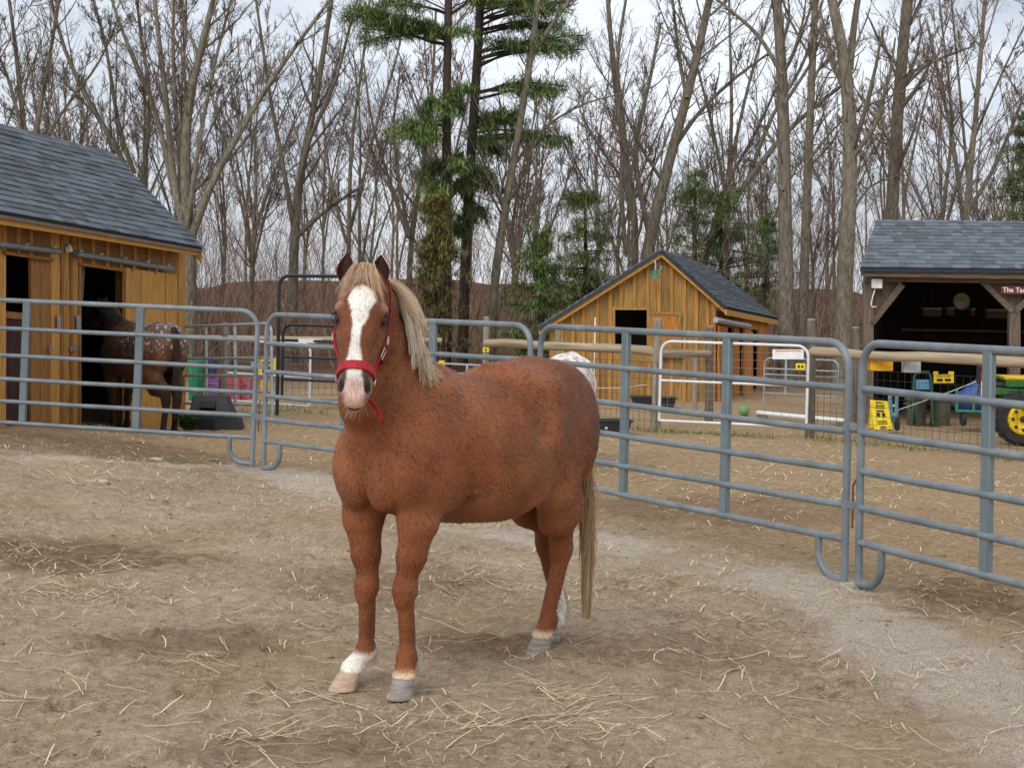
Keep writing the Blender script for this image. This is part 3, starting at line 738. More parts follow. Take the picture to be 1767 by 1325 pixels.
for i in range(9):
    a = 1694 + i * 13; b = a + 13
    f_ = lambda x: (490 + (x - 1692) * 0.86) if x < 1748 else max(492, 538 - (x - 1748) * 0.86)
    board('plank', TW, [(a, 486), (b, 487), (b, f_(b)), (a, f_(a))], -0.02, 0.02, m_old, tack)
def post(a, b, y0): return board('post', TW, [(a, y0), (b, y0), (b, 746), (a, 746)], -0.06, 0.14, m_old, tack)
post(1488, 1505, 486); post(1738, 1757, 538); 
for p in ([(1500, 556), (1508, 560), (1560, 494), (1550, 487)], [(1690, 489), (1701, 489), (1750, 534), (1742, 541)], [(1805, 489), (1794, 489), (1745, 534), (1753, 541)]):
    board('brace', TW, p, 0.0, 0.10, m_old_h, tack)
Et0, Et1 = TW.wp(tl - 4, 463, 0.36), TW.wp(tr_, 468, 0.36)
rt0 = at(1512, 381, 26.2); rt1 = rt0 + (Et1 - Et0)
shingle_roof(tack, Et0, Et1, rt1, rt0, 14, 27, 300, seed=8, seen=in_frame, thick=0.014)
dpt = Vector((rt0.x - Et0.x, rt0.y - Et0.y, 0))
MB().prism([rt0, rt1, rt1 + dpt + up3 * -0.8, rt0 + dpt + up3 * -0.8], up3 * -0.05).build('rear_roof', m_shingle_b, tack, smooth=0)
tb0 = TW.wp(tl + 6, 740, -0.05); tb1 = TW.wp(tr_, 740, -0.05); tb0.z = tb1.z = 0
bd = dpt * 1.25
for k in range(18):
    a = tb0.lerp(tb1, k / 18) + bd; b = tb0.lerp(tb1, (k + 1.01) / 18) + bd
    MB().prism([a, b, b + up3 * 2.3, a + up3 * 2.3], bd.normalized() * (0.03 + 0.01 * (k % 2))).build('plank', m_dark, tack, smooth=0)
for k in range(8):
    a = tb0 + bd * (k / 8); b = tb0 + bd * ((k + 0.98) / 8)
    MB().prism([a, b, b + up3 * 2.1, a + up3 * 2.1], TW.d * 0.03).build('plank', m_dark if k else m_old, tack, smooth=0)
MB().prism([tb1, tb1 + bd, tb1 + bd + up3 * 2.3, tb1 + up3 * 2.3], TW.d * 0.04).build('added_end_wall', m_dark, tack, smooth=0)  # added outside the view to keep daylight out of the shed
MB().prism([tb0 + up3 * 2.16, tb1 + up3 * 2.16, tb1 + bd + up3 * 2.16, tb0 + bd + up3 * 2.16], up3 * 0.04).build('added_ceiling', m_dark, tack, smooth=0)  # added ceiling that closes the roof gap and darkens the interior
for (z0, k) in ((1.32, 0.86),):
    a = tb0 + bd * k + TW.d * 0.3; MB().prism([a + up3 * z0, a + TW.d * 2.4 + up3 * z0, a + TW.d * 2.4 + bd * 0.12 + up3 * z0, a + bd * 0.12 + up3 * z0], up3 * 0.03).build('shelf', m_old, tack, smooth=0)
# ------------------------------------------------------------------ steel corral panels
RAILS = [1.50, 1.22, 0.95, 0.715, 0.492, 0.28]

def panel_frame(pL, pR):
    pL, pR = Vector(pL), Vector(pR); ex = (pR - pL).normalized()
    ey = Vector((0, 0, 1)).cross(ex).normalized(); ez = ex.cross(ey).normalized()
    M = Matrix((ex, ey, ez)).transposed().to_4x4(); M.translation = pL
    return M, (pR - pL).length

def arc(c, r, a0, a1, n=7):
    return [Vector((c[0] + r * math.cos(t), 0, c[1] + r * math.sin(t))) for t in np.linspace(a0, a1, n)]

def corral_panel(pL, pR, label, feet=(True, True), ups=(1 / 3, 2 / 3), rails=RAILS, r=0.0235, corner=0.17, mat=m_steel, matu=m_steel_d, name='corral_panel', group='grey tube corral panels of the round pen', upw=0.078):
    M, L = panel_frame(pL, pR)
    t = thing(name, label, 'fence panel', group=group); t.matrix_world = M
    H = rails[0]; pi = math.pi
    pts = [Vector((0, 0, 0)), Vector((0, 0, H * 0.5)), Vector((0, 0, H - corner))] + arc((corner, H - corner), corner, pi, pi / 2)[1:] + [Vector((L / 2, 0, H))] + arc((L - corner, H - corner), corner, pi / 2, 0) + [Vector((L, 0, H * 0.5)), Vector((L, 0, 0))]
    MB().tube(pts, r * 1.04, 12).build('frame', mat, t, local=True)
    for z in rails[1:]:
        xs = [0.0] + [u * L for u in ups] + [L]
        for a, b in zip(xs[:-1], xs[1:]):
            MB().tube([(a - (0.034 if a > 0 else 0), -0.014 if a > 0 else 0, z), (a + 0.05, -0.010 if a > 0 else 0, z), ((a + b) / 2, 0, z - 0.003), (b, 0.004 if b < L - 0.01 else 0, z)], r * 0.93, 10).build('rail', mat, t, local=True)
        for x in xs[1:-1]: pass
    for u in ups:
        o = MB().box((u * L, -0.002, (H + rails[-1]) / 2 - 0.012), (upw, 0.040, H - rails[-1] + 0.024)).build('upright', matu, t, local=True, bevel=0.006)
    zb = rails[-1]
    for side, on in zip((0, 1), feet):
        if not on: continue
        x0 = 0.24 if side == 0 else L - 0.24; xe = 0.0 if side == 0 else L; s = 1 if side == 0 else -1
        R_ = 0.15
        p = [Vector((x0, 0, zb)), Vector((x0, 0, R_ + 0.03))] + [Vector((x0 - s * R_ + s * R_ * math.cos(a), 0, R_ + 0.03 - R_ * math.sin(a))) for a in np.linspace(0, pi / 2, 7)][1:] + [Vector((xe, 0, 0.028))]
        MB().tube(p, r, 10).build('foot', mat, t, local=True)
    return t

def coupling(pa, pb, label, up=Vector((0, 0, 1))):
    """clamps and drop pin that join two panels"""
    pa, pb = Vector(pa), Vector(pb); t = thing('panel_latch', label, 'latch', pa, 'drop-pin latches between the corral panels')
    mid = (pa + pb) / 2; d = pb - pa
    for z in (0.50, 0.985):
        MB().bar(pa + up * z + d * 0.02, pb + up * z - d * 0.02, 0.012, 0.045).build('bracket', m_steel, t)
        MB().lathe([(0.0265, -0.028), (0.029, -0.028), (0.029, 0.028), (0.0265, 0.028)], pa + up * z, 12).build('collar', m_steel, t)
    MB().tube([mid + up * 0.66 + Vector((0.02, 0, 0)), mid + up * 0.62, mid + up * 0.36], 0.007, 6).build('pin', m_rust, t)
    MB().tube([mid + up * 1.20, mid + up * 1.16 + Vector((0.012, 0, 0)), mid + up * 0.97], 0.006, 6).build('pin', m_rust, t)
    return t

A_R, A_L = at(440, 800, 15.67), None
PA = (Vector((-6.06, 16.45, 0.14)), Vector((-2.482, 15.67, 0.055)))
PB = (Vector((-2.36, 15.60, 0.03)), Vector((0.150, 13.30, 0.0)))
PC = (Vector((0.232, 13.10, 0.0)), Vector((2.095, 10.08, -0.025)))
PD = (Vector((2.150, 9.93, -0.02)), Vector((3.480, 6.52, -0.02)))
corral_panel(*PA, 'grey tube corral panel in front of the wooden stable and the dark horse')
corral_panel(*PB, 'grey tube corral panel behind the chestnut horse head and neck')
corral_panel(*PC, 'grey tube corral panel between the chestnut horse rump and the small wooden shed')
corral_panel(*PD, 'grey tube corral panel in front of the open tack shed')
coupling(PA[1], PB[0], 'drop-pin latch joining the stable-side panel to the next panel')
coupling(PC[1], PD[0], 'drop-pin latch joining the panel behind the chestnut rump to the tack shed panel')
coupling(PB[1], PC[0], 'drop-pin latch between two panels right behind the chestnut horse back')
# grey sticker band on the lower part of two posts
# ------------------------------------------------------------------ post-and-rail fence with wire, tube gates
m_post = nmat('weathered_fence_post', C(112, 102, 90), C(172, 160, 142), 3, (8, 8, 1), rough=0.9, bump=0.4, rand=0.10)
m_post_d = nmat('dark_weathered_post', C(86, 76, 66), C(132, 120, 106), 3, (8, 8, 1), rough=0.9, bump=0.4, rand=0.08)
m_rail = nmat('peeled_log_rail', C(132, 116, 94), C(190, 174, 148), 2.4, (0.5, 0.5, 12), rough=0.85, bump=0.15, rand=0.06)
m_wire = flat('dark_fence_wire', C(62, 60, 58), rough=0.6, metal=0.3)
m_wire_l = flat('pale_fence_wire', C(150, 150, 146), rough=0.5, metal=0.3)
m_white_t = nmat('white_painted_tube', C(206, 210, 212), C(236, 238, 238), 6, rough=0.35, spec=0.5)
m_black_t = flat('black_painted_tube', C(44, 50, 60), rough=0.4)

def wire_mesh(parent, p, q, h0, h1, step=0.105, r=0.0028, mat=None, vstep=None):
    """welded wire between ground points p and q from height h0 to h1"""
    p, q = Vector(p), Vector(q); L = (q - p).length; nv = max(2, int(L / (vstep or step))); nh = max(2, int((h1 - h0) / step))
    A = []
    for i in range(nv + 1):
        b = p.lerp(q, i / nv); A.append([b + Vector((0, 0, h0)), b + Vector((0, 0, h1))])
    for j in range(nh + 1):
        z = h0 + (h1 - h0) * j / nh; A.append([p + Vector((0, 0, z)), q + Vector((0, 0, z))])
    V, F = strands(np.array([[tuple(a), tuple(b)] for a, b in A]), np.full((len(A), 2), r), 3)
    return link_mesh('wire_mesh', fast_mesh('wire_mesh', V - np.array(root_loc(parent)), F, mat=mat or m_wire, smooth=False), parent)

def fence_post(label, px, top, Y, w=16, mat=None, group='weathered wooden fence posts'):
    b = at(px, 740, Y); x = b.x; z0 = float(gz(x, Y)); zt = at(px, top, Y).z; r = w * Y / FOC / 2
    t = thing('fence_post', label, 'post', (x, Y, z0), group)
    a = [(x, Y, z0 - 0.3), (x + 0.008, Y, z0 + 0.4), (x, Y, zt - 0.02)]
    MB().tube(a, [r * 1.08, r, r * 0.95], 10).build('shaft', mat or m_post, t)
    MB().lathe([(r * 0.93, 0), (r * 0.86, 0.018), (0.005, 0.022)], (x, Y, zt - 0.02), 10).build('cap', m_post, t)
    return t

# rail fence: left run, gate, right run
fl, fm, fr_ = at(836, 720, 24.2), at(1131, 740, 21.5), at(1397, 755, 20.8)
for p in (fl, fm, fr_): p.z = 0
fend = Vector((5.95, 17.95, 0))
fence_post('square grey fence post at the far end of the log rail beyond the chestnut back', 836, 546, 24.2, 12)
fence_post('weathered grey post carrying the white gate by the small shed', 1131, 549, 21.5, 17)
fence_post('brown-grey post where the white gate meets the log rail', 1397, 550, 20.8, 17, m_post_d)
fence_post('grey post behind the log rail beside the tack shed', 1474, 564, 21.9, 15, m_post_d)
fence_post('grey post behind the white gate near the shed door', 1222, 562, 23.2, 15, m_post_d)
fence_post('short pale post by the shed front behind the gate', 1198, 618, 24.2, 9)
fence_post('short grey post at the shed left corner', 960, 568, 25.5, 11)
fence_post('wooden post with a hooked bracket between the stable and the bow gate', 385, 556, 24.0, 12)
fence_post('post of the log rail fence past the tack shed front', 1790, 560, 18.1, 17, m_post_d)
def rail_fence(label, a, b, z, r=0.062, mesh=(0.03, 0.92), seed=0):
    a, b = Vector(a), Vector(b); t = thing('rail_fence', label, 'fence', a, 'log rail and wire fences')
    q = random.Random(seed); n = 8
    pts = [a.lerp(b, i / n) + Vector((0, 0, z + q.uniform(-0.012, 0.012))) for i in range(n + 1)]
    MB().tube(pts, [r * (1 + q.uniform(-0.06, 0.06)) for _ in pts], 12).build('log_rail', m_rail, t)
    wire_mesh(t, a + Vector((0, -0.08, 0)), b + Vector((0, -0.08, 0)), *mesh)
    return t
rail_fence('log rail fence with wire between the far post and the white gate post', fl, fm, 1.07, seed=1)
rail_fence('log rail fence with wire along the tack shed front', fr_, fend, 1.11, seed=2)
g0 = at(1222, 720, 23.2); g0.z = 0
t = thing('fence_rail', 'split log rail behind the white gate', 'fence', fm, 'log rail and wire fences')
MB().tube([fm + Vector((0.05, 0.1, 1.03)), g0 + Vector((0, 0, 0.99))], 0.055, 10).build('log_rail', m_rail, t)

def tube_gate(label, pL, pR, z0, z1, rails, mat, r=0.019, corner=0.14, mesh=True, sides=(True, True), group='tube gates', wmat=None):
    M, L = panel_frame(pL, pR); t = thing('tube_gate', label, 'gate', group=group); t.matrix_world = M
    pi = math.pi
    pts = [Vector((0, 0, z0)), Vector((0, 0, z1 - corner))] + arc((corner, z1 - corner), corner, pi, pi / 2)[1:] + [Vector((L / 2, 0, z1))] + arc((L - corner, z1 - corner), corner, pi / 2, 0) + [Vector((L, 0, z0))]
    MB().tube(pts, r, 10).build('frame', mat, t, local=True)
    for z in rails: MB().tube([(0, 0, z), (L, 0, z)], r * 0.85, 8).build('rail', mat, t, local=True)
    if mesh:
        nv = int(L / 0.10); A = [[(L * i / nv, -0.012, z0), (L * i / nv, -0.012, z1 - 0.05)] for i in range(1, nv)]; nh = int((z1 - z0) / 0.10)
        A += [[(0, -0.012, z0 + (z1 - z0) * j / nh), (L, -0.012, z0 + (z1 - z0) * j / nh)] for j in range(nh)]
        V, F = strands(np.array(A), np.full((len(A), 2), 0.0024), 3); link_mesh('wire_mesh', fast_mesh('wire_mesh', V, F, mat=wmat or m_wire_l, smooth=False), t)
    return t
tube_gate('white tube gate filled with wire mesh in front of the small shed', at(1137, 740, 21.1) * Vector((1, 1, 0)) if False else Vector((at(1137, 740, 21.1).x, 21.1, 0.02)), Vector((at(1391, 740, 20.6).x, 20.6, 0.0)), 0.16, 1.19, (0.16, 0.68), m_white_t)
ga_, gb_ = at(1306, 712, 24.2), at(1466, 727, 23.2)
t = thing('jump_pole', 'white ground pole resting on low blocks behind the white gate', 'pole', (ga_.x, ga_.y, 0))
MB().tube([ga_, gb_], 0.035, 10).build('pole', m_white_t, t)
for f_ in (0.06, 0.94):
    c_ = ga_.lerp(gb_, f_); MB().prism([(c_.x - 0.1, c_.y - 0.08, 0), (c_.x + 0.1, c_.y - 0.08, 0), (c_.x + 0.06, c_.y - 0.08, c_.z - 0.03), (c_.x - 0.06, c_.y - 0.08, c_.z - 0.03)], (0, 0.16, 0)).build('block', m_post_d, t, smooth=0)
tube_gate('white mesh gate behind the black bow gate', Vector((at(388, 700, 26.2).x, 26.2, 0)), Vector((at(534, 700, 25.0).x, 25.0, 0)), 0.02, 0.98, (0.02, 0.46), m_white_t)
# galvanised low panels further back
def far_panel(label, a, b, rails, mat=m_galv, r=0.02):
    return corral_panel(a, b, label, feet=(False, False), rails=rails, r=r, corner=0.12, mat=mat, matu=mat, group='galvanised panels in the back yard', upw=0.035, ups=(0.3, 0.62))
far_panel('galvanised corral panel running from the stable corner toward the bow gate', Vector((at(312, 700, 23.4).x, 23.4, -0.1)), Vector((at(470, 700, 21.8).x, 21.8, 0.0)), [1.34, 0.88, 0.64, 0.42, 0.24])
far_panel('low galvanised panel showing through the white gate right of the shed', Vector((at(1318, 690, 27.8).x, 27.8, 0)), Vector((at(1446, 690, 27.0).x, 27.0, 0)), [0.80, 0.62, 0.52, 0.40, 0.20], r=0.014)
far_panel('grey panel seen over the chestnut withers', Vector((at(690, 690, 29).x, 29, 0)), Vector((at(880, 690, 27.5).x, 27.5, 0)), [0.58, 0.42, 0.28, 0.16], r=0.018)
t = tube_gate('tall black bow gate frame left of the chestnut head', Vector((at(478, 715, 23.3).x, 23.3, 0)), Vector((at(608, 715, 22.7).x, 22.7, 0)), 0.0, 2.0, (), m_black_t, r=0.026, corner=0.16, mesh=False)
tube_gate('black tube walk-through gate inside the tall bow frame', Vector((at(486, 715, 23.25).x, 23.25, 0.10)), Vector((at(600, 715, 22.75).x, 22.75, 0.10)), 0.15, 1.20, (0.15, 0.42, 0.74, 0.98), m_black_t, r=0.022, corner=0.14, mesh=False)
# wire fence with stays behind the bow gate
fa, fb = Vector((at(320, 690, 27.5).x, 27.5, 0)), Vector((at(760, 690, 28.5).x, 28.5, 0))
t = thing('wire_fence', 'dark wire mesh fence across the back yard behind the gates', 'fence', fa, 'log rail and wire fences')
MB().tube([fa + Vector((0, 0, 0.98)), fb + Vector((0, 0, 0.98))], 0.045, 8).build('top_rail', m_rail, t); wire_mesh(t, fa, fb, 0.02, 0.95, 0.11, 0.0035)
fa2 = Vector((at(1400, 700, 26.4).x, 26.4, 0)); 
# ------------------------------------------------------------------ trees
m_bark = nmat('grey_brown_bark', C(84, 76, 66), C(142, 132, 116), 4, (5, 5, 1.2), rough=0.95, bump=0.7, bscale=9, rand=0.10, c3=C(160, 154, 138), dist=0.05)
m_bark_l = nmat('pale_lichened_bark', C(96, 88, 76), C(152, 144, 126), 4, (5, 5, 1.4), rough=0.95, bump=0.7, bscale=9, rand=0.08, c3=C(186, 182, 164), dist=0.05)
m_bark_p = nmat('dark_pine_bark', C(48, 40, 36), C(92, 78, 70), 4, (6, 6, 1.6), rough=0.95, bump=0.8, bscale=9, rand=0.08, dist=0.05)
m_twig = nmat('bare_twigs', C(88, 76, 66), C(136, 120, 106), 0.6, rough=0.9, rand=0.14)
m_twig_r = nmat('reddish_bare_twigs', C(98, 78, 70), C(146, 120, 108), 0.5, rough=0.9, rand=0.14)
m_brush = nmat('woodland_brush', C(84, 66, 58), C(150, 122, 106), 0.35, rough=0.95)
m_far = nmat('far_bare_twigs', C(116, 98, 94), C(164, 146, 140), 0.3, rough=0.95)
m_leaf_dead = nmat('dead_leaves', C(104, 72, 40), C(156, 112, 62), 0.8, rough=0.9)
m_need = nmat('pine_needles', C(82, 108, 66), C(150, 168, 102), 0.9, rough=0.7, rand=0.10, detail=3)
m_need_o = nmat('olive_needles', C(96, 96, 56), C(160, 146, 90), 0.9, rough=0.75, rand=0.10, detail=3)

def resample(P, R_, K):
    P = np.asarray(P, float); d = np.r_[0, np.cumsum(np.linalg.norm(np.diff(P, axis=0), axis=1))]; t = np.linspace(0, d[-1], K)
    # smooth: Catmull-like by double interpolation
    Q = np.stack([np.interp(t, d, P[:, k]) for k in range(3)], -1)
    for _ in range(2): Q[1:-1] = 0.25 * Q[:-2] + 0.5 * Q[1:-1] + 0.25 * Q[2:]
    return Q, np.interp(t, d, R_)

def kids(P, Rr, n, t0, lenf, ang, upb, wob, K, rng, rmin=0.005, rf=0.6, t1=0.98):
    """children of N parent polylines: returns (N*n,K,3), (N*n,K)"""
    N, Kp, _ = P.shape
    L = np.linalg.norm(np.diff(P, axis=1), axis=2).sum(1)
    t = rng.uniform(t0, t1, (N, n)); f = t * (Kp - 1); i = np.minimum(f.astype(int), Kp - 2); f = (f - i)[..., None]
    ar = np.arange(N)[:, None]
    p = P[ar, i] * (1 - f) + P[ar, i + 1] * f; tg = norm(P[ar, i + 1] - P[ar, i]); r = Rr[ar, i] * (1 - f[..., 0]) + Rr[ar, i + 1] * f[..., 0]
    rnd = rng.normal(0, 1, (N, n, 3)); pe = norm(rnd - tg * (rnd * tg).sum(-1, keepdims=True))
    a = np.radians(rng.normal(ang, ang * 0.25, (N, n)))[..., None]
    d = norm(tg * np.cos(a) + pe * np.sin(a))
    ln = L[:, None] * lenf * rng.uniform(0.45, 1.15, (N, n)) * (1.15 - 0.65 * t)
    Q = np.zeros((N, n, K, 3)); Q[:, :, 0] = p
    for k in range(1, K):
        d = norm(d + np.array([0, 0, upb]) + rng.normal(0, wob, (N, n, 3))); Q[:, :, k] = Q[:, :, k - 1] + d * (ln / (K - 1))[..., None]
    r0 = np.maximum(r * rf * rng.uniform(0.6, 1.0, r.shape), rmin)
    RR = np.maximum(r0[..., None] * np.linspace(1, 0.30, K), rmin * 0.8)
    return Q.reshape(N * n, K, 3), RR.reshape(N * n, K)

def bare_crown(stems, rng, limbs=9, t0=0.25, dens=1.0, rmin=0.0048, wide=1.0):
    """stems: list of (pts, radii). returns (trunk parts, crown parts)"""
    S = [resample(p, r, 12) for p, r in stems]
    P0 = np.stack([a for a, b in S]); R0 = np.stack([b for a, b in S])
    tr = [strands(P0, R0, 8)]
    P1, R1_ = kids(P0, R0, limbs, t0, 0.34 * wide, 40, 0.09, 0.07, 8, rng, rmin * 2.0, 0.50)
    tr.append(strands(P1, R1_, 5))
    P2, R2_ = kids(P1, R1_, max(2, int(7 * dens)), 0.15, 0.50, 40, 0.06, 0.09, 6, rng, rmin * 1.3, 0.55)
    cr = [strands(P2, R2_, 3)]
    P3, R3_ = kids(P2, R2_, max(2, int(8 * dens)), 0.12, 0.58, 36, 0.05, 0.10, 4, rng, rmin, 0.6)
    cr.append(strands(P3, R3_, 2))
    P3b, R3b = kids(P0[:, 5:], R0[:, 5:], 14, 0.1, 0.22, 45, 0.08, 0.15, 5, rng, rmin, 0.25); cr.append(strands(P3b, R3b, 3))
    P4, R4_ = kids(P3, R3_, max(1, int(3 * dens)), 0.10, 0.65, 34, 0.04, 0.10, 3, rng, rmin * 0.8, 0.7)
    cr.append(strands(P4, R4_, 2))
    return tr, cr

def put_tree(name, label, base, tr, cr, mt, mc, group):
    t = thing(name, label, 'tree', base, group)
    V, F = join_vf(tr); link_mesh('trunk', fast_mesh('trunk', V - np.array(base), F, mat=mt), t)
    V, F = join_vf(cr); link_mesh('crown', fast_mesh('crown', V - np.array(base), F, mat=mc), t)
    return t

def stem_px(pts, Y, w0, w1, rng, spread=1.2):
    """photo track of a stem -> points at depth about Y, radii from pixel widths"""
    n = len(pts); dy = np.cumsum(rng.normal(0, spread / n, n)); P = []
    for k, (x, y) in enumerate(pts): P.append(tuple(at(x, y, Y + dy[k])))
    return P, np.linspace(w0, w1, n) * Y / FOC / 2

def hero(label, Y, stems, seed, mt=None, mc=None, limbs=9, t0=0.3, dens=1.0, root=None, wide=1.0):
    rng = np.random.default_rng(seed); out = []
    x0, y0 = stems[0][0][0]; b = at(x0, y0, Y); base = (b.x, Y, float(gz(b.x, Y)))
    for i, (pts, w0, w1) in enumerate(stems):
        P, Rr = stem_px(pts, Y, w0, w1, rng)
        if i == 0:
            P = [(base[0], Y, base[2] - 0.2)] + P; Rr = np.r_[Rr[0] * 1.25, Rr]
        out.append((P, Rr))
    tr, cr = bare_crown(out, rng, limbs, t0, dens, wide=wide)
    return put_tree('bare_tree', label, base, tr, cr, mt or m_bark, mc or m_twig, 'bare trees at the edge of the woods')

hero('bare tree of four thin crossing stems rising behind the stable roof', 34, [([(52, 330), (45, 235), (30, 140), (28, 60), (5, -60)], 12, 5), ([(54, 300), (62, 230), (76, 150), (96, 40), (112, -80)], 10, 5), ([(50, 300), (30, 190), (10, 120), (-25, 50)], 8, 4), ([(56, 290), (80, 235), (122, 172), (172, 112), (205, 30)], 7, 3)], 1, limbs=10)
hero('bare tree with arched stems rising over the stable ridge', 38, [([(246, 400), (245, 325), (216, 270), (165, 200), (130, 140), (96, 60), (80, -40)], 13, 5), ([(246, 330), (255, 230), (262, 160), (240, 60), (236, -30)], 9, 4), ([(232, 300), (205, 230), (194, 150), (180, 60), (150, -30)], 9, 4)], 2, limbs=10)
hero('large bare tree with spreading lichened limbs beside the stable gable', 36, [([(328, 520), (325, 400), (318, 300), (316, 220), (330, 140), (355, 60), (380, -50)], 24, 8), ([(322, 410), (302, 345), (293, 250), (285, 150), (270, 40), (262, -60)], 15, 6), ([(330, 410), (352, 345), (366, 308), (402, 250), (440, 182), (482, 118), (525, 60), (570, 0)], 16, 5),
      ([(318, 380), (308, 250), (298, 120), (300, -20)], 10, 5), ([(300, 335), (268, 180), (235, 112), (200, 30), (182, -40)], 10, 4), ([(322, 390), (346, 230), (372, 100), (402, -10)], 9, 4)], 3, mt=m_bark_l, limbs=9)
hero('bare forked tree with a burl on one stem, right of the stable', 40, [([(504, 540), (506, 470), (508, 400), (511, 330), (522, 270), (540, 200), (551, 150), (562, 60), (580, -50)], 19, 7), ([(512, 408), (546, 376), (588, 345), (630, 318)], 11, 3), ([(508, 400), (494, 320), (480, 240), (465, 170), (455, 90), (440, -10)], 10, 4), ([(512, 330), (530, 240), (575, 160), (600, 60), (625, -30)], 8, 4)], 4, limbs=9)
hero('slim bare tree with upright stems left of the tall pines', 46, [([(602, 520), (600, 400), (606, 320), (600, 250), (622, 150), (640, -20)], 9, 4), ([(603, 400), (630, 300), (652, 200), (690, 90), (705, -20)], 7, 3), ([(598, 420), (570, 320), (560, 230), (545, 120)], 6, 3)], 5, mc=m_twig_r, limbs=10)
hero('dark bare tree forking low, just left of the tall pines', 42, [([(706, 540), (706, 405), (726, 330), (736, 240), (748, 150), (752, 20)], 11, 4), ([(705, 410), (682, 340), (664, 290), (640, 210), (628, 110)], 9, 3), ([(704, 400), (690, 320), (676, 230), (690, 130)], 7, 3)], 6, limbs=9)
hero('pale leaning bare tree right of the tall pines', 37, [([(848, 540), (852, 470), (866, 400), (882, 300), (900, 200), (914, 110), (925, 40), (934, -40)], 16, 9), ([(914, 105), (950, 45), (1000, -20)], 9, 5), ([(884, 290), (930, 225), (1000, 180), (1080, 160)], 6, 2), ([(870, 380), (845, 330), (800, 300)], 5, 2)], 7, mt=m_bark_l, limbs=7, t0=0.4)
hero('bare tree with twin upright stems behind the shed ridge', 44, [([(1092, 520), (1096, 440), (1100, 380), (1086, 290), (1066, 200), (1056, 100), (1046, -40)], 15, 7), ([(1080, 440), (1070, 330), (1076, 230), (1060, 120), (1080, 0)], 9, 5), ([(1098, 380), (1070, 300), (1030, 250), (1000, 190)], 7, 3)], 8, limbs=10, mc=m_twig_r)
hero('thick leaning bare tree rising right behind the shed peak', 39, [([(1106, 560), (1112, 450), (1126, 380), (1152, 290), (1182, 180), (1206, 90), (1228, -20)], 24, 12), ([(1122, 400), (1102, 330), (1092, 250), (1120, 150), (1140, 40)], 10, 5), ([(1160, 260), (1200, 200), (1260, 140), (1330, 90)], 9, 4), ([(1185, 170), (1170, 90), (1160, -10)], 8, 4)], 9, limbs=8)
hero('steeply leaning bare tree stretching over the shed roof', 47, [([(1196, 520), (1205, 450), (1242, 380), (1292, 310), (1332, 252), (1382, 200), (1450, 150)], 15, 6), ([(1225, 410), (1250, 320), (1300, 240), (1340, 150)], 8, 4), ([(1290, 312), (1330, 200), (1390, 110), (1420, 0)], 8, 4)], 10, limbs=9, mc=m_twig_r)
hero('straight grey tree trunk just right of the shed', 34, [([(1358, 600), (1355, 400), (1352, 200), (1348, 80), (1334, -60)], 28, 15), ([(1350, 130), (1310, 60), (1250, 10), (1200, -30)], 8, 4), ([(1352, 330), (1310, 280), (1260, 270)], 6, 2), ([(1353, 180), (1400, 110), (1430, 30)], 7, 3)], 11, limbs=8, t0=0.45)
hero('slimmer straight tree trunk between two thicker trunks right of the shed', 38, [([(1384, 600), (1390, 400), (1396, 250), (1402, 100), (1410, -60)], 18, 11), ([(1394, 280), (1440, 220), (1480, 190)], 5, 2)], 12, limbs=8, t0=0.5)
hero('thick pale lichened trunk forking high beside the tack shed', 33, [([(1452, 600), (1462, 400), (1470, 250), (1464, 130), (1446, 40), (1422, -60)], 31, 16), ([(1466, 120), (1474, 40), (1490, -60)], 14, 9), ([(1462, 380), (1500, 320), (1560, 300)], 6, 2)], 13, mt=m_bark_l, limbs=7, t0=0.5)
hero('tall straight trunk behind the tack shed roof corner', 36, [([(1528, 560), (1540, 350), (1548, 200), (1560, 60), (1572, -60)], 24, 17), ([(1550, 160), (1600, 110), (1680, 80)], 7, 3)], 14, limbs=8, t0=0.45)
hero('bare tree fanning out above the tack shed roof', 42, [([(1660, 480), (1666, 372), (1680, 250), (1690, 120), (1702, -30)], 13, 6), ([(1662, 380), (1646, 250), (1624, 150), (1600, 40)], 9, 4), ([(1668, 368), (1712, 300), (1752, 205), (1792, 100)], 9, 4), ([(1672, 330), (1660, 200), (1650, 90), (1640, -20)], 6, 3)], 15, limbs=11, mc=m_twig_r)

# generic bare trees of the wood behind: a few kinds, copied
def generic(seed, h, fork):
    rng = np.random.default_rng(seed); st = []
    a0 = rng.uniform(0, 6.28)
    tr = [(0, 0, -0.3)]; 
    for k in range(1, 7): tr.append((rng.normal(0, 0.05 * k), rng.normal(0, 0.05 * k), h * k / 6))
    st.append((tr, np.linspace(0.085, 0.02, 7)))
    for j in range(fork):
        a = a0 + j * 2.4; z0 = h * rng.uniform(0.18, 0.42); L = h * rng.uniform(0.5, 0.75); ln = rng.uniform(0.22, 0.5)
        st.append(([(tr[2][0] * 0 + math.cos(a) * ln * L * t ** 1.3, math.sin(a) * ln * L * t ** 1.3, z0 + L * t) for t in np.linspace(0, 1, 6)], np.linspace(0.055, 0.015, 6)))
    return bare_crown(st, rng, 9, 0.3, 0.9, rmin=0.009)
gens = []
for i in range(6):
    tr, cr = generic(50 + i, (9, 11, 10, 13, 8, 12)[i], (2, 3, 1, 2, 3, 2)[i])
    V, F = join_vf(tr); a = fast_mesh('trunk', V, F, mat=m_bark); V, F = join_vf(cr); b = fast_mesh('crown', V, F, mat=(m_twig, m_twig_r)[i % 2]); gens.append((a, b))
rg2 = random.Random(77); placed = 0
spots = []
for row, (Y, n) in enumerate(((50, 14), (58, 17), (68, 19), (82, 24))):
    for k in range(n):
        px = -260 + 2290 * (k + rg2.uniform(0.1, 0.9)) / n
        yy = Y + rg2.uniform(-4, 4); spots.append(((px - CX) * yy / FOC, yy))
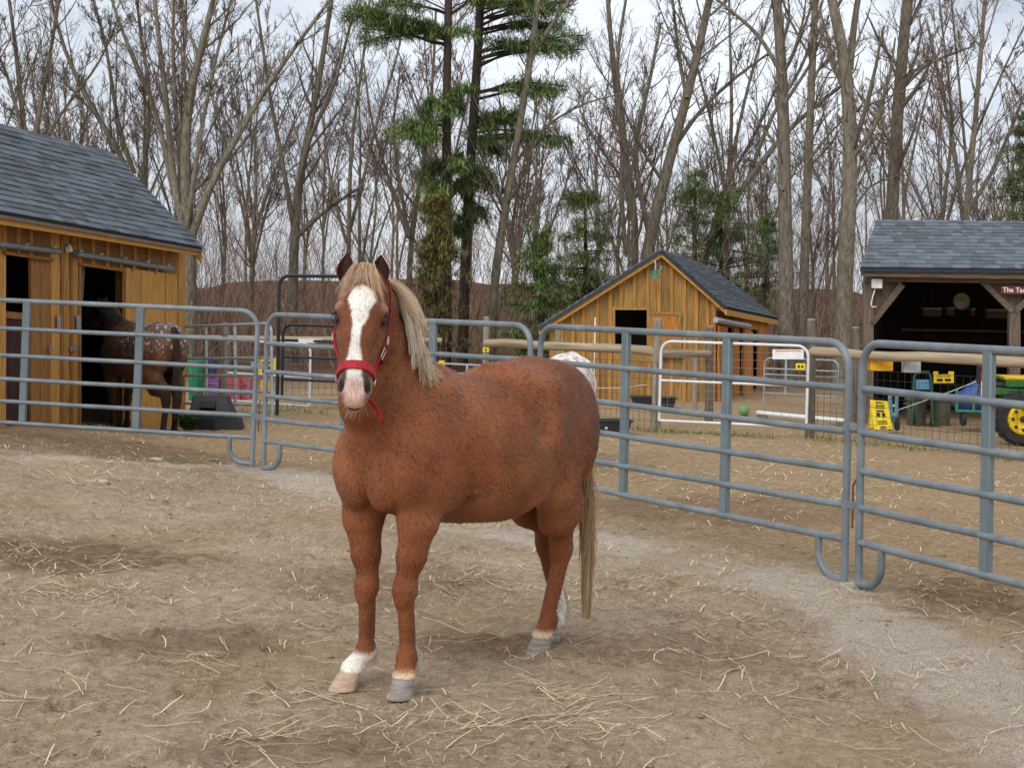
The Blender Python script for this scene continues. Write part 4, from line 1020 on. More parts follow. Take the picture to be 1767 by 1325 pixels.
for i, (x, yy) in enumerate(spots):
    t = thing('bare_tree', ('slim low bare tree with two side stems deep in the woods', 'reddish bare tree with three rising side stems deep in the woods', 'bare single-sided tree with one side stem deep in the woods', 'tall reddish bare tree with two side stems deep in the woods', 'short bushy bare tree with three side stems deep in the woods', 'tall slender reddish bare tree with paired stems deep in the woods')[i % 6], 'tree', (x, yy, float(gz(x, yy)) - 0.1), 'bare trees deep in the woods', rg2.uniform(0, 6.28))
    s = rg2.uniform(0.7, 1.1); t.scale = (s, s, s * rg2.uniform(0.9, 1.1))
    a, b = gens[i % 6]; link_mesh('trunk', a, t); link_mesh('crown', b, t)

# brush and saplings on the forest floor: one mass
rng = np.random.default_rng(31); n = 4800
bx = rng.uniform(-0.40, 0.40, n); by = 35 + 60 * rng.random(n) ** 1.5; bx = bx * by
hgt = np.where(rng.random(n) < 0.42, rng.uniform(2.5, 6.5, n), rng.uniform(0.7, 2.4, n)) * (0.5 + 1.0 * fbm(bx * 0.15, by * 0.15, 5))
K = 5; k = np.linspace(0, 1, K)
d = norm(np.stack([rng.normal(0, 0.38, n), rng.normal(0, 0.38, n), np.ones(n)], -1))
P = np.stack([bx, by, gz(bx, by) - 0.05], -1)[:, None] + d[:, None] * (hgt[:, None] * k[None])[..., None] + np.cumsum(rng.normal(0, 0.05, (n, K, 3)), 1) * k[None, :, None]
parts = [strands(P, np.linspace(0.013, 0.005, K)[None], 2)]
P1, R1b = kids(P, np.broadcast_to(np.linspace(0.013, 0.005, K), (n, K)), 3, 0.2, 0.55, 45, 0.05, 0.2, 4, rng, 0.006, 0.7); parts.append(strands(P1, R1b, 2))
P2, R2b = kids(P1, R1b, 2, 0.2, 0.6, 40, 0.03, 0.2, 3, rng, 0.005, 0.8); parts.append(strands(P2, R2b, 2))
V, F = join_vf(parts); br = link_mesh('woodland_brush', fast_mesh('woodland_brush', V, F, mat=m_brush)); br['kind'] = 'stuff'; br['label'] = 'tangled brown brush and saplings under the bare trees'

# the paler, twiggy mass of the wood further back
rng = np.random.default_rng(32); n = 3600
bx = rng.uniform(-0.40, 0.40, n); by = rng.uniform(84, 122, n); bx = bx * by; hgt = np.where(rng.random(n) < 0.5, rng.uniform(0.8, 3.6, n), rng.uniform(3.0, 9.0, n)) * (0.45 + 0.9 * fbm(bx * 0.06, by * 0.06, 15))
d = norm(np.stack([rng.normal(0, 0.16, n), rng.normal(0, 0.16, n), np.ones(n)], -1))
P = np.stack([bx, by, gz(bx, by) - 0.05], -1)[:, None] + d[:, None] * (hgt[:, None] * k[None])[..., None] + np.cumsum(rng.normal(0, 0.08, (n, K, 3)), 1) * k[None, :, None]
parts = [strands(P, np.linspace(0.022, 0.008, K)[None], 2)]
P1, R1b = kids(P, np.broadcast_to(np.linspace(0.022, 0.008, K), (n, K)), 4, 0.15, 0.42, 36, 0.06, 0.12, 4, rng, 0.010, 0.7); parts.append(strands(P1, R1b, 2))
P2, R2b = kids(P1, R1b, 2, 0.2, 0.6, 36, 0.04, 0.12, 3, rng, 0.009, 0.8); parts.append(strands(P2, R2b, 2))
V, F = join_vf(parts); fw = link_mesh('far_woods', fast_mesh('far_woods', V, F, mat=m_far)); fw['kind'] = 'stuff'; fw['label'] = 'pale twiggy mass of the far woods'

# ---------------- conifers
def needles(tips, dirs, rng, per=14, L=0.14, w=0.006):
    """tufts: blades fanning out from each tip"""
    n = len(tips); D = norm(np.repeat(dirs, per, 0) * 0.55 + rng.normal(0, 0.75, (n * per, 3))); P0 = np.repeat(tips, per, 0) + rng.normal(0, 0.04, (n * per, 3))
    ln = rng.uniform(0.6, 1.15, (n * per, 1)) * L
    P = np.stack([P0, P0 + D * ln * 0.6, P0 + D * ln + np.array([0, 0, -0.02])], 1)
    return strands(P, np.array([w, w * 0.9, w * 0.25])[None], 2)

def pads(P, R_, rng, tufts, per, L, w, t0=0.35, flat_=0.25):
    """needle tufts along outer parts of side twigs of branches P"""
    N, K, _ = P.shape; t = rng.uniform(t0, 1.0, (N, tufts)); f = t * (K - 1); i = np.minimum(f.astype(int), K - 2); f = (f - i)[..., None]; ar = np.arange(N)[:, None]
    p = P[ar, i] * (1 - f) + P[ar, i + 1] * f; tg = norm(P[ar, i + 1] - P[ar, i])
    lat = norm(np.cross(tg, np.array([0, 0, 1.0])) + 1e-6); s = rng.choice([-1, 1], (N, tufts, 1)) * rng.random((N, tufts, 1))
    Lb = np.linalg.norm(P[:, -1] - P[:, 0], axis=1)[:, None, None]
    off = lat * s * Lb * 0.26 + tg * np.abs(s) * Lb * 0.10 + np.stack([0 * t, 0 * t, rng.normal(0, 0.05, t.shape)], -1)
    tips = (p + off); dirs = norm(lat * s + tg * 0.8 + np.array([0, 0, flat_]))
    tw = np.stack([p, p + off * 0.6 + np.array([0, 0, 0.02]), tips], 2).reshape(-1, 3, 3)
    return needles(tips.reshape(-1, 3), dirs.reshape(-1, 3), rng, per, L, w), strands(tw, np.array([0.008, 0.006, 0.004])[None], 2)

def conifer(label, trunk, radii, branches, seed, mn=m_need, mt=m_bark_p, tufts=12, per=12, L=0.15, w=0.007, name='pine_tree', t0=0.35):
    """branches: list of (start, end, droop)"""
    rng = np.random.default_rng(seed); base = (trunk[0][0], trunk[0][1], float(gz(trunk[0][0], trunk[0][1])))
    P0, R0 = resample(trunk, radii, 14); tr = [strands(P0[None], R0[None], 9)]
    B = []; k = np.linspace(0, 1, 7)[:, None]
    for a, b, dr in branches:
        a, b = np.array(a), np.array(b); B.append(a * (1 - k) + b * k + np.array([0, 0, 1]) * dr * np.sin(k * math.pi) + np.cumsum(rng.normal(0, 0.025, (7, 3)), 0))
    B = np.array(B); Lb = np.linalg.norm(B[:, -1] - B[:, 0], axis=1)
    RB = np.clip(Lb[:, None] * 0.016, 0.012, 0.05) * np.linspace(1, 0.3, 7)[None]
    tr.append(strands(B, RB, 5))
    nd, tw = pads(B, RB, rng, tufts, per, L, w, t0); tr.append(tw)
    t = thing(name, label, 'tree', base, 'evergreens among the bare trees')
    V, F = join_vf(tr); link_mesh('trunk', fast_mesh('trunk', V - np.array(base), F, mat=mt), t)
    link_mesh('crown', fast_mesh('crown', nd[0] - np.array(base), nd[1], mat=mn), t)
    return t

def tall_pine(label, Y, track, w0, w1, fol, seed, dead=10):
    """fol: photo pads (px, py of the tip, trunk height py)"""
    rng = np.random.default_rng(seed); x0, y0 = track[0]
    T = [tuple(at(x, y, Y)) for x, y in track]; T = [(T[0][0], Y, float(gz(T[0][0], Y)) - 0.2)] + T
    rad = np.linspace(w0, w1, len(T)) * Y / FOC / 2
    br = []
    tx = lambda py: np.interp(py, [p[1] for p in track][::-1], [p[0] for p in track][::-1])
    for (px, py, sy, sp) in fol:
        for j in range(sp):
            yy = Y + rng.uniform(-0.6, 0.6) + (rng.random() - 0.5) * 2.2
            s = at(tx(sy) , sy + rng.uniform(-10, 10), Y); e = at(px + rng.normal(0, 12), py + rng.normal(0, 9), yy); br.append((tuple(s), tuple(e), 0.10))
    nb = len(br)
    return conifer(label, T, rad, br, seed, tufts=44, per=12, L=0.19, w=0.009, t0=0.35), T

p1, T1 = tall_pine('tall pine with the straighter of two dark trunks behind the chestnut horse', 36, [(772, 520), (770, 350), (770, 200), (773, 50), (776, -140)], 18, 13,
    [(600, 20, 60, 4), (640, 45, 70, 4), (690, 40, 60, 3), (610, 75, 55, 2), (700, 225, 215, 4), (720, 245, 240, 3), (735, 300, 285, 2), (800, 175, 170, 2), (790, 185, 180, 2), (745, 170, 175, 2), (800, 290, 285, 3), (730, 340, 330, 3), (740, 380, 370, 3), (760, 395, 380, 3), (810, 60, 65, 1), (735, 60, 60, 2), (660, 10, 30, 3), (870, -10, 30, 3)], 61)
p2, T2 = tall_pine('tall pine with the leaning, thicker of two dark trunks behind the chestnut horse', 37.5, [(800, 520), (806, 380), (815, 230), (826, 80), (834, -140)], 20, 14,
    [(985, 10, 40, 4), (960, 45, 55, 4), (1000, 75, 95, 4), (985, 90, 110, 3), (900, 85, 100, 2), (880, 205, 215, 4), (860, 215, 215, 3), (970, 155, 165, 3), (930, 160, 160, 2), (965, 235, 235, 3), (945, 245, 240, 2), (850, 255, 250, 3), (840, 320, 310, 4), (790, 330, 320, 4), (830, 370, 360, 4), (780, 290, 290, 3), (940, 15, 30, 4), (850, 20, 20, 3), (800, 400, 390, 3)], 62)

def bushy(label, Y, px, top, bottom, spread, seed, n=70, mn=m_need, tufts=17, name='evergreen_tree', per=12):
    rng = np.random.default_rng(seed); b = at(px, bottom, Y); x0 = b.x; z0 = float(gz(x0, Y)); zt = at(px, top, Y).z; zb = max(z0 + 0.15, at(px, bottom, Y).z); W = spread * Y / FOC
    T = [(x0, Y, z0 - 0.1), (x0 + 0.05, Y, (z0 + zt) / 2), (x0, Y, zt)]; br = []
    for i in range(int(n * 1.45)):
        t = rng.random() ** 0.9; z = zb + (zt - zb) * t; a = rng.uniform(0, 6.28); L = 1.25 * W * (1 - t * 0.80) ** 0.65 * rng.uniform(0.35, 1.15)
        br.append(((x0, Y, z), (x0 + math.cos(a) * L, Y + math.sin(a) * L * 0.8, z + L * rng.uniform(-0.12, 0.22)), 0.05 * L))
    return conifer(label, T, [0.10, 0.07, 0.02], br, seed, mn=mn, tufts=tufts, per=per, L=0.14, w=0.0065, name=name, t0=0.2)

bushy('bushy green pine left of the shed', 38, 1005, 335, 610, 92, 71, n=80)
bushy('low dark evergreen left of the shed beside the rail fence', 35, 930, 400, 620, 62, 72, n=55)
bushy('bushy pine crowding behind the shed roof', 43, 1240, 330, 560, 95, 73, n=75)
bushy('evergreen half hidden behind the shed gable', 46, 1195, 300, 520, 60, 77, n=45)
bushy('olive brown evergreen shrub at the foot of the tall pines', 34.5, 750, 340, 600, 52, 74, n=60, mn=m_need_o)
bushy('dark pine beyond the tack shed roof end', 45, 1765, 190, 480, 62, 75, n=60)
bushy('small dark evergreen in the brush right of the big forked tree', 44, 610, 480, 600, 40, 76, n=30, mn=m_need_o)
bushy('small evergreen between the shed and the straight trunks', 45, 1320, 360, 560, 48, 78, n=36)
# ------------------------------------------------------------------ horses: one continuous skin grown from a distance field
class Field:
    def __init__(s, lo, hi, res):
        s.lo = np.array(lo, np.float32); s.res = res
        s.n = np.ceil((np.array(hi) - s.lo) / res).astype(int) + 1
        s.a = np.full(s.n, 0.5, np.float32)
    def block(s, lo, hi):
        i0 = np.clip(np.floor((np.array(lo) - s.lo) / s.res).astype(int), 0, s.n - 1)
        i1 = np.clip(np.ceil((np.array(hi) - s.lo) / s.res).astype(int) + 1, 1, s.n)
        sl = tuple(slice(a, b) for a, b in zip(i0, i1))
        ax = [s.lo[k] + s.res * np.arange(i0[k], i1[k], dtype=np.float32) for k in range(3)]
        return sl, np.stack(np.meshgrid(*ax, indexing='ij'), -1)
    def merge(s, sl, d, k):
        a = s.a[sl]; h = np.clip(0.5 + 0.5 * (a - d) / k, 0, 1)
        s.a[sl] = a * (1 - h) + d * h - k * h * (1 - h)
    def carve(s, sl, d, k):
        a = s.a[sl]; h = np.clip(0.5 - 0.5 * (a + d) / k, 0, 1)
        s.a[sl] = a * (1 - h) - d * h + k * h * (1 - h)
    def seg(s, p, q, r1, r2, U=(0, 1, 0), k=0.03):
        """tapered beam with elliptic section: r=(half width along U, half depth)"""
        p, q = np.array(p, np.float32), np.array(q, np.float32)
        r1 = r1 if hasattr(r1, '__len__') else (r1, r1); r2 = r2 if hasattr(r2, '__len__') else (r2, r2)
        m = max(*r1, *r2) + k + 2 * s.res
        sl, X = s.block(np.minimum(p, q) - m, np.maximum(p, q) + m)
        T = q - p; L = np.linalg.norm(T); T = T / L
        U = np.array(U, np.float32); U = U - T * U.dot(T); U /= np.linalg.norm(U); W = np.cross(T, U)
        X = X - p
        w = X @ T; t = np.clip(w / L, 0, 1); w = w - t * L
        ru = r1[0] + (r2[0] - r1[0]) * t; rv = r1[1] + (r2[1] - r1[1]) * t; rw = np.minimum(ru, rv)
        d = (np.sqrt(((X @ U) / ru) ** 2 + ((X @ W) / rv) ** 2 + (w / rw) ** 2) - 1) * rw
        s.merge(sl, d, k)
    def chain(s, pts, k=0.03):
        for a, b in zip(pts[:-1], pts[1:]):
            s.seg(a[0], b[0], a[1], b[1], a[2] if len(a) > 2 else (0, 1, 0), k)
    def ell(s, c, r, M=None, k=0.03, cut=False):
        """ellipsoid; M rows = its axes"""
        c = np.array(c, np.float32); r = np.array(r, np.float32)
        m = r.max() + k + 2 * s.res
        sl, X = s.block(c - m, c + m)
        X = X - c
        if M is not None: X = X @ np.array(M, np.float32).T
        q = X / r; k0 = np.linalg.norm(q, axis=-1); k1 = np.linalg.norm(q / r, axis=-1)
        d = k0 * (k0 - 1) / np.maximum(k1, 1e-6)
        (s.carve if cut else s.merge)(sl, d, k)
    def sample(s, P):
        q = (np.asarray(P, np.float32) - s.lo) / s.res
        i = np.clip(np.floor(q).astype(int), 0, s.n - 2); f = q - i
        o = 0
        for dx in (0, 1):
            for dy in (0, 1):
                for dz in (0, 1):
                    w = (f[..., 0] if dx else 1 - f[..., 0]) * (f[..., 1] if dy else 1 - f[..., 1]) * (f[..., 2] if dz else 1 - f[..., 2])
                    o = o + w * s.a[i[..., 0] + dx, i[..., 1] + dy, i[..., 2] + dz]
        return o
    def grad(s, P):
        e = s.res; P = np.asarray(P, float)
        return norm(np.stack([s.sample(P + d) - s.sample(P - d) for d in np.eye(3) * e], -1))
    def cast(s, c, dirs, far=0.5, off=0.0):
        """outermost surface point on rays from c"""
        dirs = norm(np.asarray(dirs, float)); ts = np.linspace(0, far, 160)
        P = np.asarray(c)[..., None, :] + dirs[:, None, :] * ts[None, :, None]
        ins = s.sample(P) < 0
        # first exit from the start point
        ex = np.argmax(~ins, axis=1)
        return np.asarray(c) + dirs * (ts[ex][:, None] + off)
    def snap(s, P, off=0.0, it=4):
        P = np.asarray(P, float).copy()
        for _ in range(it): P = P - s.grad(P) * (s.sample(P)[..., None] - off)
        return P
    def surface(s, smooth=3):
        a = s.a; neg = a < 0
        nx, ny, nz = s.n
        corners = [(i, j, k) for i in (0, 1) for j in (0, 1) for k in (0, 1)]
        sub = lambda A, c: A[c[0]:nx - 1 + c[0], c[1]:ny - 1 + c[1], c[2]:nz - 1 + c[2]]
        cnt = sum(sub(neg, c).astype(np.int8) for c in corners)
        act = (cnt > 0) & (cnt < 8)
        I = np.argwhere(act); vid = -np.ones(act.shape, np.int32); vid[act] = np.arange(len(I))
        val = {c: a[I[:, 0] + c[0], I[:, 1] + c[1], I[:, 2] + c[2]] for c in corners}
        acc = np.zeros((len(I), 3)); num = np.zeros(len(I))
        for c in corners:
            for ax in range(3):
                if c[ax]: continue
                d = list(c); d[ax] = 1; d = tuple(d)
                v0, v1 = val[c], val[d]; m = (v0 < 0) != (v1 < 0)
                t = np.where(m, v0 / np.where(m, v0 - v1, 1), 0)
                p = np.array(c, float)[None].repeat(len(I), 0); p[:, ax] = t
                acc += p * m[:, None]; num += m
        V = s.lo + s.res * (I + acc / num[:, None])
        F = []
        for ax in range(3):
            b, c = (ax + 1) % 3, (ax + 2) % 3
            sl0 = [slice(1, None)] * 3; sl0[ax] = slice(0, -1)
            n0 = neg[tuple(sl0)]; sl1 = [slice(1, None)] * 3
            n1 = neg[tuple(sl1)]
            E = np.argwhere(n0 != n1)
            fl = n0[tuple(E.T)]
            E = E + 1; E[:, ax] -= 1
            ok = np.all(E[:, [b, c]] < (s.n - 1)[[b, c]], axis=1); E, fl = E[ok], fl[ok]
            q = []
            for db, dc in ((-1, -1), (0, -1), (0, 0), (-1, 0)):
                G = E.copy(); G[:, b] += db; G[:, c] += dc; q.append(vid[tuple(G.T)])
            q = np.stack(q, -1); q[~fl] = q[~fl][:, ::-1]
            F.append(q)
        F = np.concatenate(F); F = F[(F >= 0).all(1)]
        # Taubin-like smoothing
        e = np.concatenate([F[:, [0, 1]], F[:, [1, 2]], F[:, [2, 3]], F[:, [3, 0]]])
        deg = np.bincount(e.ravel(), minlength=len(V)).astype(float)
        for it in range(smooth):
            sm = np.zeros_like(V)
            for k in range(3):
                sm[:, k] = np.bincount(e[:, 0], V[e[:, 1], k], len(V)) + np.bincount(e[:, 1], V[e[:, 0], k], len(V))
            V = V + 0.5 * (sm / np.maximum(deg, 1)[:, None] - V)
        return V, F

def coat_mat(name, rough=0.62, bump=0.35):
    m = bpy.data.materials.new(name); m.use_nodes = True
    n, l = m.node_tree.nodes, m.node_tree.links
    b = n['Principled BSDF']; b.inputs['Roughness'].default_value = rough; b.inputs['Specular IOR Level'].default_value = 0.15
    b.inputs['Sheen Weight'].default_value = 0.05; b.inputs['Sheen Roughness'].default_value = 0.4
    at_ = n.new('ShaderNodeAttribute'); at_.attribute_name = 'coat'
    tc = n.new('ShaderNodeTexCoord'); mp = n.new('ShaderNodeMapping'); mp.inputs['Scale'].default_value = (38, 70, 16)
    mp.inputs['Rotation'].default_value = (0, R(35), 0)
    l.new(tc.outputs['Object'], mp.inputs[0])
    no = n.new('ShaderNodeTexNoise'); no.inputs['Scale'].default_value = 3.2; no.inputs['Detail'].default_value = 5
    l.new(mp.outputs[0], no.inputs['Vector'])
    n2 = n.new('ShaderNodeTexNoise'); n2.inputs['Scale'].default_value = 5.0; n2.inputs['Detail'].default_value = 4
    l.new(tc.outputs['Object'], n2.inputs['Vector'])
    mr = n.new('ShaderNodeMapRange'); mr.inputs[1].default_value = 0.3; mr.inputs[2].default_value = 0.7
    mr.inputs[3].default_value = 0.76; mr.inputs[4].default_value = 1.24; l.new(no.outputs['Fac'], mr.inputs[0])
    m2 = n.new('ShaderNodeMapRange'); m2.inputs[1].default_value = 0.3; m2.inputs[2].default_value = 0.7
    m2.inputs[3].default_value = 0.78; m2.inputs[4].default_value = 1.22; l.new(n2.outputs['Fac'], m2.inputs[0])
    mu = n.new('ShaderNodeMath'); mu.operation = 'MULTIPLY'; l.new(mr.outputs[0], mu.inputs[0]); l.new(m2.outputs[0], mu.inputs[1])
    hs = n.new('ShaderNodeHueSaturation'); l.new(at_.outputs['Color'], hs.inputs['Color']); l.new(mu.outputs[0], hs.inputs['Value'])
    l.new(hs.outputs[0], b.inputs['Base Color'])
    bp = n.new('ShaderNodeBump'); bp.inputs['Strength'].default_value = bump; bp.inputs['Distance'].default_value = 0.012
    l.new(no.outputs['Fac'], bp.inputs['Height']); l.new(bp.outputs[0], b.inputs['Normal'])
    return m

def hoof_mesh(name, c, d, mat, parent, w=0.058, h=0.085, yawd=None):
    """hoof: wider at the ground, sloping toe; c ground centre, d horizontal toe direction"""
    mb = MB(); d = Vector(d).normalized(); l = Vector((-d.y, d.x, 0)); seg = 20
    rings = [(0.0, 1.0, 0.010), (0.006, 1.03, 0.010), (0.45, 0.93, -0.006), (0.9, 0.83, -0.026), (1.0, 0.80, -0.030), (1.0, 0.55, -0.030)]
    b = []
    for (hz, sc, off) in rings:
        for k in range(seg):
            a = 2 * math.pi * k / seg
            fx = math.cos(a) * w * sc * (1.16 if math.cos(a) > 0 else 0.86); fy = math.sin(a) * w * sc
            tilt = 0.30 * (fx / w) * hz
            b.append(Vector(c) + d * (fx + off) + l * fy + Vector((0, 0, h * (hz * 0.9 + tilt * 0.22))))
    fs = [(i * seg + k, i * seg + (k + 1) % seg, (i + 1) * seg + (k + 1) % seg, (i + 1) * seg + k) for i in range(len(rings) - 1) for k in range(seg)]
    fs.append(tuple(range(seg))[::-1]); fs.append(tuple((len(rings) - 1) * seg + k for k in range(seg)))
    mb.add(b, fs)
    return mb.build(name, mat, parent, smooth=50, local=True)

def ear_mesh(base, up, face, lat, h=0.155, w=0.042):
    """cupped leaf-shaped ear: outer shell and inner hollow; face = direction the cup opens to"""
    up, face = Vector(up).normalized(), Vector(face).normalized()
    lat = up.cross(face).normalized(); face = lat.cross(up).normalized()
    nu, nv = 14, 11; vs_ = []; fs = []
    for layer in (0, 1):
        for i in range(nu):
            t = i / (nu - 1)
            wd = w * (0.70 + 0.42 * math.sin(math.pi * min(1, t * 1.05 + 0.05))) * max(0, 1 - t ** 3.6) ** 0.62 + 0.0015
            for j in range(nv):
                s = -1 + 2 * j / (nv - 1)
                a = s * R(108 - 55 * t)
                x = math.sin(a) * wd; dpt = (-math.cos(a) * wd * 1.0 + wd * 0.4)
                curl = 0.012 * math.sin(t * math.pi)
                k = 0.86 if layer else 1.0
                p = Vector(base) + up * (h * t * (0.985 if layer else 1.0)) + lat * (x * k) + face * (dpt * k + curl + 0.010 * t * t)
                vs_.append(p)
    o = nu * nv
    for i in range(nu - 1):
        for j in range(nv - 1):
            q = (i * nv + j, i * nv + j + 1, (i + 1) * nv + j + 1, (i + 1) * nv + j)
            fs.append(q[::-1]); fs.append(tuple(x + o for x in q))
    for i in range(nu - 1):
        for j in (0, nv - 1):
            q = (i * nv + j, (i + 1) * nv + j, (i + 1) * nv + j + o, i * nv + j + o); fs.append(q if j == 0 else q[::-1])
    mb = MB(); mb.add(vs_, fs)
    return mb, o

class Horse:
    def __init__(h, name, label, O, a, group=None, z0=0.0, scale=1.0):
        h.O = np.array(O, float); a = np.array(a, float); h.a = a / np.linalg.norm(a)
        h.root = thing(name, label, 'horse', (O[0], O[1], z0), group)
        h.root.rotation_euler = (0, 0, math.atan2(h.a[1], h.a[0])); h.root.scale = (scale,) * 3
        h.name = name
    def loc(h, w):
        """world xyz -> horse frame (forward, left, up)"""
        r = np.array([w[0] - h.O[0], w[1] - h.O[1]]); l = np.array([-h.a[1], h.a[0]])
        return np.array([r @ h.a, r @ l, w[2]])
    def vec(h, w):
        l = np.array([-h.a[1], h.a[0]]); r = np.array(w[:2])
        v = np.array([r @ h.a, r @ l, w[2]]); return v / np.linalg.norm(v)

    def grow(h, res, neck, head, legs, belly=1.0, lo=(-1.85, -0.5, 0.0), hi=(0.8, 0.6, 1.98), smooth=3):
        f = h.f = Field(lo, hi, res)
        B = belly
        # trunk (spine stations: position, (half width, half height))
        st = [((-0.055, 0, 1.045), (0.185, 0.235)), ((-0.12, 0, 1.070), (0.225, 0.295)), ((-0.27, 0, 1.060), (0.265, 0.335)),
              ((-0.50, 0, 1.018), (0.312 * B, 0.325)), ((-0.72, 0, 1.025), (0.330 * B, 0.328)), ((-0.90, 0, 1.070), (0.318 * B, 0.342)),
              ((-1.12, 0, 1.145), (0.262, 0.285)), ((-1.26, 0, 1.150), (0.225, 0.262)), ((-1.30, 0, 1.150), (0.19, 0.235))]
        f.chain(st, 0.02)
        for sd in (-1, 1):
            tilt = np.array([[0.90, 0, 0.43], [0, 1, 0], [-0.43, 0, 0.90]])
            f.ell((-0.13, 0.165 * sd, 1.08), (0.120, 0.080, 0.27), tilt, 0.07)          # shoulder blade
            f.ell((0.000, 0.150 * sd, 0.970), (0.095, 0.078, 0.140), None, 0.06)         # point of shoulder
            f.ell((0.055, 0.078 * sd, 0.930), (0.080, 0.074, 0.135), None, 0.020)        # pectoral
            f.ell((-0.185, 0.185 * sd, 0.90), (0.13, 0.075, 0.13), None, 0.06)           # triceps
            f.ell((-1.18, 0.130 * sd, 1.12), (0.235, 0.135, 0.275), None, 0.06)          # rump
            f.ell((-1.33, 0.120 * sd, 1.03), (0.12, 0.105, 0.22), None, 0.05)            # buttock
            f.ell((-0.955, 0.235 * sd, 1.285), (0.07, 0.038, 0.06), None, 0.08)         # point of hip
            f.ell((-0.80, 0.345 * sd, 1.20), (0.075, 0.06, 0.13), None, 0.10, cut=True)  # flank hollow
        for sd in (-1, 1): f.ell((-0.70, 0.115 * sd, 0.88), (0.31, 0.19 * B, 0.185), None, 0.08)   # barrel
        f.ell((-0.24, 0, 1.335), (0.22, 0.055, 0.065), None, 0.10)                        # withers
        f.ell((-1.43, 0, 1.31), (0.07, 0.035, 0.05), None, 0.06)                          # dock
        # legs
        h.hooves = []
        for key, J in legs.items():
            sd = 1 if key[0] == 'L' else -1
            if key[1] == 'F':
                el, kn, fe, ho = (np.array(J[k], float) for k in ('elbow', 'knee', 'fetlock', 'hoof'))
                f.chain([(el + (0.015, -0.01 * sd, 0.08), (0.088, 0.118)), (el + (0, 0, -0.06), (0.073, 0.100)), ((el * 0.42 + kn * 0.58), (0.054, 0.068)), (kn + (0, 0, 0.055), (0.044, 0.050))], 0.03)
                f.ell(kn + (0.008, 0, 0.012), (0.057, 0.056, 0.064), None, 0.020)
                f.ell(kn + (0.028, 0, -0.03), (0.026, 0.036, 0.035), None, 0.02)
                f.seg(kn + (0.004, 0, -0.05), fe + (0, 0, 0.045), (0.032, 0.040), (0.029, 0.036), k=0.022)
                f.seg(kn + (-0.026, 0, -0.06), fe + (-0.024, 0, 0.03), (0.017, 0.020), (0.020, 0.022), k=0.016)
                top = 0.0
            else:
                hp, sf, hk, fe, ho = (np.array(J[k], float) for k in ('hip', 'stifle', 'hock', 'fetlock', 'hoof'))
                f.seg(hp, sf, (0.115, 0.165), (0.090, 0.110), k=0.05)
                mid = sf * 0.5 + hk * 0.5 + np.array([-0.035, 0, 0.03])
                f.chain([(sf + (-0.07, -0.015 * sd, -0.01), (0.098, 0.140)), (mid, (0.092, 0.136)), (hk + (0.000, 0, 0.105), (0.062, 0.090))], 0.045)
                f.ell(hk + (0.004, 0, 0), (0.068, 0.056, 0.080), None, 0.035)
                f.seg(hk + (-0.05, 0, 0.045), hk + (-0.085, 0, 0.19), (0.020, 0.024), (0.022, 0.022), k=0.03)    # point of hock, tendon
                f.seg(hk + (0.006, 0, -0.05), fe + (0, 0, 0.045), (0.038, 0.046), (0.033, 0.040), k=0.022)
                f.seg(hk + (-0.030, 0, -0.05), fe + (-0.026, 0, 0.03), (0.018, 0.022), (0.020, 0.022), k=0.018)
            f.ell(fe, (0.047, 0.043, 0.050), None, 0.02)
            f.ell(fe + (-0.026, 0, -0.006), (0.030, 0.030, 0.038), None, 0.018)
            td = np.array(J['toe'], float); td = td / np.linalg.norm(td)
            cor = ho + np.array([td[0] * -0.028, td[1] * -0.028, 0.088])
            f.seg(fe + (0.004, 0, -0.015), cor, (0.038, 0.041), (0.046, 0.048), k=0.02)
            f.ell(cor + (0, 0, -0.004), (0.050, 0.050, 0.020), None, 0.012)
            h.hooves.append((key, ho, td))
        # neck
        f.chain(neck, 0.05)
        # head
        hp, D, La = (np.array(v, float) for v in head)
        D = D / np.linalg.norm(D); La = La - D * La.dot(D); La /= np.linalg.norm(La); N = np.cross(D, La)
        h.hp, h.D, h.La, h.N = hp, D, La, N
        M = np.array([D, La, N])
        H = h.H = lambda u, v, n: hp + D * u + La * v + N * n
        S = [(-0.01, -.060, .066, .075), (0.06, -.062, .080, .098), (0.14, -.072, .090, .118), (0.215, -.080, .092, .122), (0.30, -.068, .078, .104), (0.375, -.050, .067, .080),
             (0.445, -.042, .060, .064), (0.495, -.046, .059, .058), (0.525, -.056, .051, .046)]
        f.chain([(H(u, 0, n), (w, d), La) for u, n, w, d in S], 0.03)
        f.seg(H(0.02, 0, 0.0), H(0.30, 0, 0.012), (0.055, 0.022), (0.040, 0.022), La, 0.035)     # flat forehead
        f.seg(H(0.28, 0, 0.012), H(0.48, 0, 0.004), (0.032, 0.020), (0.030, 0.018), La, 0.03)    # nasal bone
        for sd in (-1, 1):
            f.ell(H(0.235, 0.060 * sd, -0.125), (0.105, 0.042, 0.085), M, 0.03)                   # jowl
            f.ell(H(0.160, 0.087 * sd, -0.012), (0.046, 0.026, 0.026), M, 0.022)                  # brow
            f.seg(H(0.205, 0.091 * sd, -0.042), H(0.345, 0.060 * sd, -0.030), (0.016, 0.016), (0.012, 0.012), La, 0.02)   # facial crest
            f.ell(H(0.502, 0.047 * sd, -0.016), (0.046, 0.024, 0.034), M, 0.014)                  # nostril wing
            f.ell(H(0.190, 0.1065 * sd, -0.022), (0.030, 0.016, 0.018), M, 0.012, cut=True)       # eye socket
            f.ell(H(0.500, 0.057 * sd, 0.010), (0.038, 0.017, 0.026), M, 0.008, cut=True)        # nostril
            f.ell(H(0.105, 0.088 * sd, -0.030), (0.035, 0.014, 0.020), M, 0.03, cut=True)         # hollow above the eye
        f.ell(H(0.532, 0, -0.046), (0.030, 0.048, 0.040), M, 0.02)                                # upper lip
